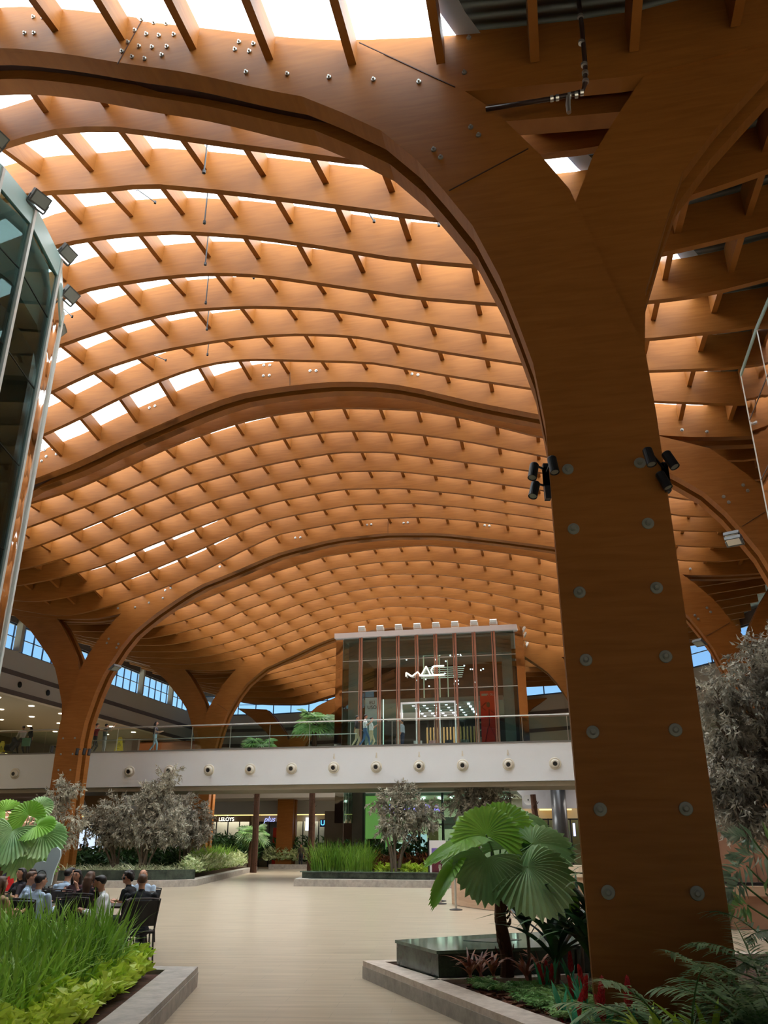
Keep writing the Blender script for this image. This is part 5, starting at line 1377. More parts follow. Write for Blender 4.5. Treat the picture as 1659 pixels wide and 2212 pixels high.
tag(npmesh('bright_grass', V, F, G_TALL), 'clump of tall bright green grass behind the right slate block in the distance', 'grass', kind='stuff')
cover_bed('lime_plants', 'lime yellow low plants behind the right slate block', [(-.3, 39), (2.4, 38.3), (2.4, 39.4), (-.3, 40.0)], 700, .45, .32, .13, G_LIME, z=.3, up=.6)
cover_bed('red_plants', 'row of bronze red leafy plants behind the lime ones', [(-.6, 40.2), (4.0, 39.2), (4.0, 40.8), (-.6, 41.6)], 1300, .85, .34, .11, G_RED, z=.3, up=.8)
cover_bed('dark_shrubs', 'dark green shrubs in front of the green lit shop front', [(-2.6, 42.2), (4.5, 41), (4.5, 43.2), (-2.6, 43.5)], 2600, 1.4, .4, .15, G_DARK, 'shrub', z=.2, up=.6)

# right planter ground plants
FR = [(2.2, 9.55), (1.45, 10.0), (1.0, 10.3), (1.0, 9.9), (1.6, 8.2), (2.2, 7.0), (4.2, 6.6), (4.4, 8.4), (3.4, 9.3)]
def ferns(name, label, pts, nf, L, mat):
    Vs = []; Fs = []; k = 0
    P = []; D = []; LL = []
    for (x, y, z) in pts:
        for f in range(nf):
            az = RS.uniform(0, 2 * PI); le = L * RS.uniform(.6, 1.1)
            d = np.array([math.cos(az), math.sin(az), 0]); s_ = np.array([-d[1], d[0], 0])
            for t in np.linspace(.15, 1, 9):
                p = np.array([x, y, z]) + d * le * t * .8 + np.array([0, 0, le * (.85 * t - .65 * t * t)])
                for sg in (-1, 1):
                    P.append(p); D.append(s_ * sg + d * .5 + np.array([0, 0, -.1])); LL.append(le * .34 * (1.15 - t))
    P = np.array(P); D = np.array(D); LL = np.array(LL)
    V, F = leaves(P, D, LL, LL * .32)
    return tag(npmesh(name, V, F, mat), label, 'fern', kind='stuff')
ferns('fern_bed', 'bed of pale green ferns at the foot of the big timber column', scatter(FR, 190, .17), 9, .30, G_FERN)
bm = MB()
for (x, y, z) in scatter([(.75, 10.2), (2.0, 10.2), (2.5, 7.6), (1.75, 7.8)], 380, .16):
    a = RS.uniform(0, PI); l_ = RS.uniform(.02, .05); w_ = RS.uniform(.01, .025)
    bm.box(-l_, l_, -w_, w_, -.006, .008, M=Matrix.Translation((x, y, z)) @ Matrix.Rotation(a, 4, 'Z') @ Matrix.Rotation(RS.uniform(-.4, .4), 4, 'X'))
tag(bm.build('bark_chips', M_plain('reddish bark chips', (120, 70, 46), .9, var=.4, scale=12)), 'reddish bark chips scattered inside the right kerb', 'mulch', kind='stuff')

def strap_plant(name, label, cat, base, n, h, w, lean, droop, mat, stem=0., group=None, stem_mat=None, az=None, seg=7):
    r = empty(name, base); tag(r, label, cat, group)
    b0 = Vector(base)
    if stem:
        MB().tube([b0, b0 + Vector((.01, 0, stem * .5)), b0 + Vector((0, .01, stem))], [.022, .018, .014], 7).build('stem', stem_mat or BARKG, r)
    bb = np.tile(np.array(base, float), (n, 1)); bb[:, 2] += stem * RS.uniform(.55 if stem else 0, 1, n)
    V, F = blades(bb, h * RS.uniform(.65, 1.1, n), w * RS.uniform(.75, 1.15, n), RS.uniform(*lean, n), RS.uniform(*droop, n), az, seg)
    npmesh('leaf_rosette', V, F, mat, r)
    return r
# dark dracaenas between fan palm and column
DR = [(1.62, 10.3, .75, 'nearest the fan palm trunk'), (2.0, 10.6, 1.0, 'tallest, in the middle of its cluster'), (2.35, 10.2, .8, 'close to the edge of the timber column'), (1.85, 9.9, .45, 'short one in front of its cluster'), (2.35, 10.9, .6, 'at the back of its cluster by the slate block'), (2.2, 9.75, .5, 'short one right beside the column foot')]
for x, y, st, w_ in DR:
    strap_plant('dracaena', 'dark green broad leaved plant, ' + w_, 'plant', (x, y, .16), 24, .66, .10, (.3, .8), (.2, .9), G_DRAC, st, 'dark strap leaved plants')
CO = [(1008, 2108, 'leftmost one by the kerb'), (1030, 2104, 'second from the left, tallest'), (1058, 2108, 'just left of the fan palm trunk'), (1130, 2112, 'just right of the fan palm trunk'), (1160, 2100, 'between palm trunk and red flowers')]
for px, py, w_ in CO:
    q = gp(px + 8, py + 20, .17)
    strap_plant('cordyline', 'small bronze leaved plant with pink stems, ' + w_, 'plant', tuple(q), 18, .26, .045, (.3, .8), (.2, .8), G_RED, .14, 'small bronze plants in the right planter', M_plain('pink stem', (196, 120, 110), .5))
# red torch flowers with teal leaves
FLR = [(1168, 2092), (1181, 2085), (1191, 2092), (1255, 2097), (1264, 2120), (1235, 2120), (1299, 2127), (1356, 2127), (1209, 2166), (1251, 2160), (1297, 2168), (1232, 2062)]
FW = ['leftmost of the rear three', 'middle of the rear three', 'right of the rear three', 'tallest one left of the column foot', 'leaning one left of the column foot', 'left of the tallest one', 'first right of the column edge', 'farthest right beside the feather palm', 'lowest at left, leaning left', 'lowest in the middle, leaning right', 'lowest at right by the column foot', 'highest one, back beside the column']
REDF = M_plain('crimson bracts', (196, 34, 38), .45, var=.25, scale=20)
for i, (px, py) in enumerate(FLR):
    Yd = [9.7, 9.8, 9.7, 8.6, 8.4, 8.8, 7.2, 7.1, 8.3, 7.6, 7.2, 10.0][i]
    q = pt(px, py + 14, Yd); lean_ = [(-.1), 0, .1, -.1, .18, -.2, .12, .05, -.22, .28, -.2, 0][i]
    b = Vector((q.x - lean_ * .12, q.y, .16))
    r = empty('torch_flower', tuple(b)); tag(r, 'crimson torch ginger flower with teal leaves, ' + FW[i], 'flower', 'crimson torch flowers')
    top = q + Vector((lean_ * .12, 0, .09))
    MB().tube([b, b.lerp(top, .5) + Vector((0, 0, 0)), q - Vector((lean_ * .1, 0, .08))], .008, 6).build('stem', PETI, r)
    mb = MB(); a0_ = q - Vector((lean_ * .1, 0, .10)); ax = (top - a0_)
    for k_ in range(34):
        t = k_ / 34; ang = k_ * 2.4; rr_ = .03 * (1 - t) ** .6 + .006
        p = a0_ + ax * t; dirv = Vector((math.cos(ang), math.sin(ang), .9)).normalized()
        mb.tube([p, p + dirv * rr_, p + dirv * rr_ * 1.3 + ax.normalized() * .018], [.009, .008, .002], 5)
    mb.tube([a0_, top], [.014, .006], 6)
    mb.build('flower_head', REDF, r)
    bb = np.tile(np.array([b.x, b.y, .16]), (5, 1))
    V, F = blades(bb, RS.uniform(.24, .38, 5), np.full(5, .055), RS.uniform(.1, .35, 5), RS.uniform(.0, .25, 5), seg=5)
    npmesh('strap_leaves', V, F, G_TEAL, r)
# lime leaves at the bottom edge
for i, (px, Yd) in enumerate(((1400, 6.55), (1450, 6.4), (1530, 6.6))):
    q = pt(px, 2200, Yd)
    strap_plant('lime_bush', 'lime green broad leaved plant at the bottom edge, %s of three' % ['left', 'middle', 'right'][i], 'plant', (q.x, Yd, .12), 12, .42, .075, (.2, .7), (.1, .7), G_LIME, .12, 'lime plants at the bottom edge')

# feather palms bottom right
def feather_palm(name, label, base, fronds, mat, leafL=.2, leafW=.014, group=None, nl=26, gap=None):
    r = empty(name, base); tag(r, label, 'palm', group)
    for (az, L, rise, drp) in fronds:
        d = Vector((math.cos(az), math.sin(az), 0)); s_ = Vector((-d.y, d.x, 0)); b0 = Vector(base)
        pts = [b0 + d * L * t * .85 + Vector((0, 0, L * (rise * t - drp * t * t))) for t in np.linspace(0, 1, 12)]
        MB().tube(pts, [.010 * (1 - .7 * t) for t in np.linspace(0, 1, 12)], 5).build('rachis', PETI, r)
        P = []; D = []; LL = []
        for j in range(nl):
            t = .22 + .78 * j / (nl - 1); i0 = min(10, int(t * 11)); f = t * 11 - i0
            p = pts[i0].lerp(pts[i0 + 1], f); tg = (pts[i0 + 1] - pts[i0]).normalized()
            for sg in (-1, 1):
                dv = (s_ * sg * .95 + tg * .7 + Vector((0, 0, RS.uniform(-.25, .15)))).normalized()
                P.append(p); D.append(dv); LL.append(leafL * (1 - abs(t - .5) * .9) * RS.uniform(.85, 1.1))
        P = np.array(P); D = np.array(D); LL = np.array(LL)
        # narrow drooping leaflets, 3 segments
        n = len(P); S = np.cross(D, [0, 0, 1.]); S /= np.linalg.norm(S, axis=1)[:, None] + 1e-6
        V = []
        for t, wv in ((0, .5), (.35, 1.), (.7, .8), (1, .05)):
            c = P + D * (LL * t)[:, None] + np.array([0, 0, -1.]) * (LL * .22 * t * t)[:, None]
            V += [c - S * leafW * wv, c + S * leafW * wv]
        V = np.stack(V, 1).reshape(-1, 3); b = np.arange(n) * 8
        F = np.concatenate([np.stack([b + 2 * q, b + 2 * q + 1, b + 2 * q + 3, b + 2 * q + 2], 1) for q in range(3)])
        npmesh('frond', V, F, mat, r)
    return r
def fr(n, L, seed, lo=0, hi=2 * PI, rise=(.8, 1.3), drp=(.5, 1.0)):
    rs = np.random.RandomState(seed)
    return [(lo + (hi - lo) * (i + rs.uniform(0, .8)) / n, L * rs.uniform(.75, 1.1), rs.uniform(*rise), rs.uniform(*drp)) for i in range(n)]
FPL = [((2.15, 6.75, .15), 15, .95, 1, 'bottom right, its fronds reaching left across the column foot'), ((2.75, 6.5, .15), 20, 1.05, 2, 'second from the left among the clumps at bottom right'),
       ((3.35, 6.9, .2), 22, 1.15, 3, 'tallest of the clumps right of the column'), ((3.1, 6.1, .12), 18, .95, 4, 'in the bottom right corner of the picture'), ((3.9, 7.8, .25), 18, 1.25, 5, 'behind the others at the right picture edge')]
for (bs, nf, L_, sd, w_) in FPL:
    feather_palm('feather_palm', 'fine leaved feather palm ' + w_, bs, fr(nf, L_, sd, rise=(.75, 1.5), drp=(.45, .95)), G_DATE, .24, .011, 'feather palms bottom right', 34)
# split leaf philodendron at the right edge
ph = empty('philodendron', (4.2, 8.6, .2)); tag(ph, 'split leaved plant with silvery green leaves at the right edge above the feather palms', 'plant')
for i, (px, py, L, a) in enumerate(((1612, 1812, .34, 2.6), (1640, 1848, .42, 2.9), (1598, 1870, .40, 3.6), (1585, 1905, .30, 4.0), (1655, 1885, .4, .3), (1600, 1955, .36, 3.3), (1640, 1930, .34, .6), (1650, 1820, .36, 1.2))):
    q = pt(px + 14, py, 8.3 + .15 * (i % 3)); b0 = Vector((4.2, 8.6, .2))
    d = Vector((math.cos(a), -.25, math.sin(a) * .5 - .15)).normalized(); s_ = d.cross(Vector((0, -1, .5))).normalized()
    MB().tube([b0, b0.lerp(q, .5) + Vector((.08, 0, .15)), q], [.014, .011, .008], 6).build('stalk', PETI, ph)
    P = []; D = []; LL = []
    for j in range(9):
        t = j / 8
        for sg in (-1, 1):
            P.append(q + d * L * t * .8); D.append(s_ * sg * (1 - t * .8) + d * (.45 + t)); LL.append(L * (.55 - .25 * t))
    V, F = leaves(np.array(P), np.array(D), np.array(LL), .05)
    npmesh('split_leaf', V, F, G_SILV if i in (0, 1, 2, 3) else G_FERN, ph)

# fan palms
def fan_leaf(hub, axis, normal, Rr, mat, parent, spread=2.25, n=26, cup=.32, droop=.3, notch=.1):
    a = Vector(axis).normalized(); nr = Vector(normal); nr = (nr - a * nr.dot(a)).normalized(); s_ = a.cross(nr)
    hub = Vector(hub); V = []; rings = 6; cols = 2 * n + 1
    for j in range(cols):
        th = -spread + 2 * spread * j / (cols - 1)
        d = a * math.cos(th) + s_ * math.sin(th)
        rmax = Rr * (1 - .22 * (abs(th) / PI) ** 1.5) * (1 - (notch if j % 2 == 0 else 0)) * (1 + .03 * math.sin(j * 2.1))
        for i in range(rings + 1):
            t = (i / rings)
            r = rmax * (.03 + .97 * t)
            ple = (.035 if j % 2 else -.035) * r * (1 if t < .9 else .6)
            p = hub + d * r + nr * (ple + cup * r * abs(math.sin(th)) ** 1.3 * (1 - t * .5)) - Vector((0, 0, 1)) * droop * r * r / Rr
            V.append(tuple(p))
    F = []
    for j in range(cols - 1):
        for i in range(rings):
            b = j * (rings + 1) + i
            F.append((b, b + 1, b + rings + 2, b + rings + 1))
    return npmesh('fan_leaf', V, F, mat, parent)
def fan_palm(name, label, base, top, Ls, lsc, trunk_r=.07, group=None, mats=(G_PALM, G_PALM2), notch=.1, nn=26):
    r = empty(name, tuple(base)); tag(r, label, 'palm', group)
    b = Vector(base); t = Vector(top)
    pts = [b.lerp(t, k / 8) + Vector((.02 * math.sin(k), .015 * math.cos(k * 1.3), 0)) for k in range(9)]
    mb = MB().tube(pts, [trunk_r * (1.15 - .3 * k / 8) for k in range(9)], 10)
    for k in range(60):
        f = RS.uniform(.02, 1); p = b.lerp(t, f); an = RS.uniform(0, 2 * PI); rr_ = trunk_r * (1.1 - .3 * f)
        o_ = Vector((math.cos(an), math.sin(an), 0))
        mb.tube([p + o_ * rr_ * .8, p + o_ * rr_ * 1.35 + Vector((0, 0, .04)), p + o_ * rr_ * 1.5 + Vector((0, 0, .09))], [.016, .012, .003], 5)
    mb.build('trunk', BARK, r)
    for (hub, ax, nm_, R__, mi) in Ls:
        hub = Vector(hub)
        MB().tube([t, t.lerp(hub, .5) + Vector((0, 0, .06)), hub], [.014, .011, .008], 6).build('leaf_stalk', PETI, r)
        fan_leaf(hub, ax, nm_, R__ * lsc, mats[mi], r, notch=notch, n=nn)
    return r
b0 = Vector((1.40, 10.55, .16)); t0 = Vector((1.36, 10.5, 1.25))
def fl(px, py, Y, ax, nm_, R__, mi): return (tuple(pt(px, py, Y)), ax, nm_, R__, mi)
fan_palm('fan_palm', 'broad leaved fan palm standing left of the big timber column', b0, t0, [
    fl(1050, 1803, 10.2, (-.15, .1, 1), (0, -1, .15), .52, 0),
    fl(1085, 1785, 10.6, (.2, .2, 1), (0, -1, .2), .48, 0),
    fl(1052, 1853, 9.9, (-.25, -.55, -.75), (.1, -.8, .6), .50, 1),
    fl(1140, 1873, 9.9, (.45, -.5, -.55), (0, -.75, .65), .60, 1),
    fl(1150, 1824, 10.3, (.75, -.1, .1), (-.1, -.6, .8), .58, 1),
    fl(1005, 1815, 10.2, (-1, -.1, -.3), (-.15, -.08, 1), .58, 0),
    fl(978, 1872, 10.0, (-.6, -.1, -.8), (-.8, -.15, .5), .46, 0),
    fl(1135, 1768, 11.2, (.3, .5, .3), (.1, -.8, .6), .36, 1),
    fl(1212, 1895, 10.2, (.3, -.1, -.95), (.8, -.35, .2), .46, 0),
    fl(1095, 1835, 10.5, (.6, .3, .6), (-.3, -.9, .4), .42, 1),
    fl(1010, 1835, 10.9, (-.7, .3, .3), (0, -.8, .6), .42, 1)], .90)
b1 = Vector((-9.2, 20.2, .1)); t1 = pt(52, 1800, 20)
fan_palm('fan_palm', 'broad leaved fan palm at the left edge above the seated people', b1, t1, [
    fl(62, 1762, 19.7, (-.5, .1, 1), (0, -1, .2), .50, 0),
    fl(28, 1793, 19.4, (-.2, -.5, -.8), (.05, -.8, .6), .68, 1),
    fl(80, 1783, 19.5, (.9, -.3, .1), (-.2, -.6, .8), .50, 0),
    fl(92, 1800, 19.6, (.7, -.4, -.5), (.1, -.7, .7), .62, 1),
    fl(58, 1825, 19.5, (.0, -.4, -1), (0, -.9, .4), .62, 1),
    fl(75, 1828, 19.8, (.35, -.2, -1), (.4, -.9, .2), .58, 0),
    fl(12, 1752, 19.8, (-.9, 0, .4), (0, -.7, .7), .50, 0),
    fl(82, 1745, 20.4, (.6, .2, .6), (0, -.8, .6), .44, 1),
    fl(0, 1820, 19.8, (-.8, -.3, -.6), (-.2, -.8, .6), .55, 1),
    fl(85, 1850, 19.9, (.3, -.2, -1), (.5, -.8, .2), .5, 0)], .98, .08)
def spiky_palm(name, label, base, top, n, R__, seed, up=0.):
    rs = np.random.RandomState(seed); Ls = []
    t = Vector(top)
    for k in range(n):
        az = 2 * PI * k / n * 2.4; el = rs.uniform(-.5, .9) + up
        d = Vector((math.cos(az) * math.cos(el), math.sin(az) * math.cos(el), math.sin(el)))
        hub = t + d * R__ * .75
        Ls.append((tuple(hub), tuple(d + Vector((0, 0, -.35))), (0, -.4, 1), R__ * rs.uniform(.7, 1), int(rs.rand() > .5)))
    return fan_palm(name, label, base, top, Ls, 1.0, .17, 'tall palms of the hall', (G_DATE, G_FERN), .55, 14)
def tall(px, py, Y, n, R__, seed, label):
    q = pt(px, py, Y); spiky_palm('tall_palm', label, (q.x, Y, .1), tuple(q), n, R__, seed)
tall(680, 1562, 48.5, 30, .95, 1, 'tall palm whose shaggy crown shows above the bridge left of the glass shop')
tall(562, 1612, 50.5, 24, .75, 2, 'tall palm with crown just above the bridge floor, left of the bigger crown')
q = pt(1158, 1730, 46.5); r = empty('palm_trunk', (q.x, 46.5, 0)); tag(r, 'bare dark palm trunk under the bridge at right, beside the round sign', 'palm')
mb = MB().tube([(q.x, 46.5, 0), (q.x - .1, 46.5, 3), (q.x - .15, 46.5, 4.1)], [.2, .17, .15], 10)
for k_ in range(70):
    z = RS.uniform(.2, 4.0); an = RS.uniform(0, 2 * PI); mb.tube([(q.x - .1 + .15 * math.cos(an), 46.5 + .15 * math.sin(an), z), (q.x - .1 + .22 * math.cos(an), 46.5 + .22 * math.sin(an), z + .1)], [.03, .008], 5)
mb.build('trunk', BARK, r)
spq = pt(545, 1805, 56); 
spiky_palm('low_fan_palm', 'small bushy fan palm in front of the brown LELOYS shop', (spq.x, 56, .1), tuple(spq), 22, .75, 5)

# grey preserved trees
def grey_tree(label, Y, base_px, blobs, nl, L, Wd, mat=G_GREY, trunk=.07, base=None, z0=.2, dr=-.5, stems=3, seed=0, frag=.5):
    rs = np.random.RandomState(seed)
    b = Vector(base) if base else Vector((pt(base_px, 1820, Y).x, Y, z0))
    r = empty('grey_tree', tuple(b)); tag(r, label, 'tree', 'grey preserved trees')
    cs = [(pt(px, py, Y + dy), rad) for px, py, rad, dy in blobs]
    mb = MB()
    for c, rad in cs:
        j = b + Vector((rs.uniform(-.12, .12), rs.uniform(-.12, .12), 0)); mid = j.lerp(c, .55) + Vector((0, 0, .25))
        mb.tube([j, j.lerp(mid, .5) + Vector((rs.uniform(-.1, .1), 0, .1)), mid, c + Vector((0, 0, rad * .4))], [trunk, trunk * .75, trunk * .5, trunk * .15], 6)
        for k in range(7):
            e = c + Vector(rs.normal(size=3).tolist()).normalized() * rad * .9
            mb.tube([mid.lerp(c, .5), c.lerp(e, .4), e], [trunk * .3, trunk * .18, trunk * .05], 4)
    mb.build('branches', BARKG, r)
    tot = sum(rad ** 2.2 for _, rad in cs); P = []; D = []
    for c, rad in cs:
        n = int(1.25 * nl * rad ** 2.2 / tot); ns = max(3, int(n / 16))
        tw = rs.normal(size=(ns, 3)); tw /= np.linalg.norm(tw, axis=1)[:, None]
        cen = np.array(c) + tw * (rad * rs.uniform(.25, 1.0, (ns, 1)) ** .6) * np.array([1, 1, .85])
        td = tw * .8 + rs.normal(size=(ns, 3)) * .4 + np.array([0, 0, dr]); td /= np.linalg.norm(td, axis=1)[:, None]
        for k in range(ns):
            m = 16; t = rs.uniform(0, 1, m)[:, None]
            p = cen[k] + td[k] * t * L * 3.0 + rs.normal(size=(m, 3)) * L * .18
            dd = td[k] + rs.normal(size=(m, 3)) * .65 + np.array([0, 0, -.25])
            P.append(p); D.append(dd)
    P = np.concatenate(P); D = np.concatenate(D); n = len(P)
    V, F = leaves(P, D, rs.uniform(.6, 1.15, n) * L * 1.35, rs.uniform(.7, 1.1, n) * Wd * 1.8, rs, .2)
    npmesh('foliage', V, F, mat, r)
    return r
grey_tree('small grey leaved tree in front of the left timber column, behind the fan palm', 33, 128, [(128, 1712, .42, 0), (150, 1695, .3, 0), (105, 1745, .42, 0), (135, 1800, .4, .2), (165, 1768, .3, 0), (95, 1790, .35, 0)], 2600, .13, .035, seed=1)
grey_tree('grey leaved tree just right of the left timber column', 39.5, 262, [(215, 1765, .5, 0), (245, 1750, .55, 0), (195, 1785, .4, 0), (262, 1790, .6, 0), (230, 1800, .45, 0)], 3600, .15, .04, seed=2)
grey_tree('tallest grey leaved tree at left, its top overlapping the white bridge', 39.0, 312, [(345, 1690, .5, 0), (325, 1720, .6, 0), (300, 1750, .65, 0), (350, 1755, .7, 0), (315, 1790, .75, 0), (365, 1790, .6, 0), (283, 1785, .5, 0), (372, 1668, .22, 0)], 7000, .15, .04, seed=3)
grey_tree('dark grey leaved tree in front of the second left timber column', 41.0, 393, [(395, 1745, .55, 0), (425, 1765, .55, 0), (385, 1785, .55, 0), (420, 1800, .5, 0), (440, 1790, .35, 0)], 4200, .15, .04, G_GREYD, seed=4)
grey_tree('slender grey leaved tree in front of the green lit shop front', 38.8, 852, [(870, 1710, .45, 0), (845, 1735, .5, 0), (890, 1745, .6, 0), (920, 1760, .5, 0), (860, 1775, .5, 0), (835, 1790, .3, 0), (880, 1795, .35, 0), (815, 1735, .25, 0)], 5200, .14, .036, seed=5)
grey_tree('pale grey leaved tree above the fan palm, under the bridge', 39.5, 1035, [(1010, 1710, .5, 0), (1045, 1705, .6, 0), (1075, 1720, .5, 0), (1020, 1745, .55, 0), (1060, 1755, .6, 0), (990, 1735, .35, 0)], 5200, .15, .036, seed=6)
grey_tree('large grey leaved tree right of the big timber column', 15, 0, [(1640, 1430, .45, 0), (1590, 1480, .4, 0), (1545, 1500, .28, 0), (1640, 1530, .6, 0), (1560, 1560, .38, 0), (1600, 1610, .5, .3), (1560, 1640, .35, 0), (1650, 1650, .6, .2), (1590, 1700, .45, 0), (1640, 1740, .5, 0), (1590, 1755, .35, 0), (1560, 1700, .28, .1), (1700, 1500, .6, .4), (1700, 1620, .6, .4), (1690, 1400, .4, 0)], 15000, .105, .028, G_GREYD, .06, (7.6, 15.0, .1), seed=7)

# ------------------------------------------------------------------ people
SKIN = M_plain('skin', (196, 142, 112), .55, var=.05)
SKIN_D = M_plain('tanned skin', (164, 112, 84), .55, var=.05)
HAIR_D = M_plain('dark hair', (30, 22, 18), .5, var=.3, scale=30)
HAIR_B = M_plain('brown hair', (88, 58, 38), .5, var=.3, scale=30)
HAIR_L = M_plain('reddish blond hair', (170, 112, 70), .5, var=.25, scale=30)
CM = {}
def cloth(c):
    if c not in CM: CM[c] = M_plain('cloth %d %d %d' % c, c, .85, var=.12, scale=14)
    return CM[c]
def M_pattern(name, base, cols, scale):
    m, nt, b = newmat(name)
    tc = nt.nodes.new('ShaderNodeTexCoord'); v = nt.nodes.new('ShaderNodeTexVoronoi'); v.inputs['Scale'].default_value = scale
    nt.links.new(tc.outputs['Object'], v.inputs['Vector'])
    cr = nt.nodes.new('ShaderNodeValToRGB'); cr.color_ramp.interpolation = 'CONSTANT'
    cr.color_ramp.elements[0].color = (*lin(cols[0]), 1); cr.color_ramp.elements[1].position = .32; cr.color_ramp.elements[1].color = (*lin(base), 1)
    nt.links.new(v.outputs['Distance'], cr.inputs[0]); nt.links.new(cr.outputs[0], b.inputs['Base Color']); b.inputs['Roughness'].default_value = .85
    return m
FLORAL = M_pattern('dark floral cloth', (44, 32, 38), [(190, 130, 124)], 16)
def M_stripe(name, a, b_, sc):
    m, nt, b = newmat(name)
    tc = nt.nodes.new('ShaderNodeTexCoord'); w = nt.nodes.new('ShaderNodeTexWave'); w.bands_direction = 'Z'; w.inputs['Scale'].default_value = sc
    nt.links.new(tc.outputs['Object'], w.inputs['Vector'])
    cr = nt.nodes.new('ShaderNodeValToRGB'); cr.color_ramp.interpolation = 'CONSTANT'
    cr.color_ramp.elements[0].color = (*lin(a), 1); cr.color_ramp.elements[1].position = .5; cr.color_ramp.elements[1].color = (*lin(b_), 1)
    nt.links.new(w.outputs[0], cr.inputs[0]); nt.links.new(cr.outputs[0], b.inputs['Base Color']); b.inputs['Roughness'].default_value = .85
    return m
STRIPE = M_stripe('red striped cloth', (176, 40, 44), (70, 22, 28), 4.5)

def capsule(mb, a, b, r0, r1, sx=1., sy=1., m=0):
    a = Vector(a); b = Vector(b); t = (b - a); L = t.length; t = t / L if L > 1e-6 else Vector((0, 0, 1))
    pts = [a - t * r0 * .9, a - t * r0 * .5, a, a.lerp(b, .33), a.lerp(b, .66), b, b + t * r1 * .5, b + t * r1 * .9]
    rr_ = [r0 * .3, r0 * .85, r0, r0 + (r1 - r0) * .33, r0 + (r1 - r0) * .66, r1, r1 * .85, r1 * .3]
    mb.tube(pts, rr_, 10, m, sx, sy)

def remeshed(mb, voxel, name):
    me = bpy.data.meshes.new(name); me.from_pydata(mb.v, [], mb.f); me.update()
    o = bpy.data.objects.new(name, me); C.objects.link(o)
    md = o.modifiers.new('r', 'REMESH'); md.mode = 'VOXEL'; md.voxel_size = voxel; md.use_smooth_shade = True
    ms = o.modifiers.new('s', 'SMOOTH'); ms.iterations = 2; ms.factor = .5
    dg = bpy.context.evaluated_depsgraph_get()
    out = bpy.data.meshes.new_from_object(o.evaluated_get(dg))
    bpy.data.objects.remove(o); bpy.data.meshes.remove(me)
    return out

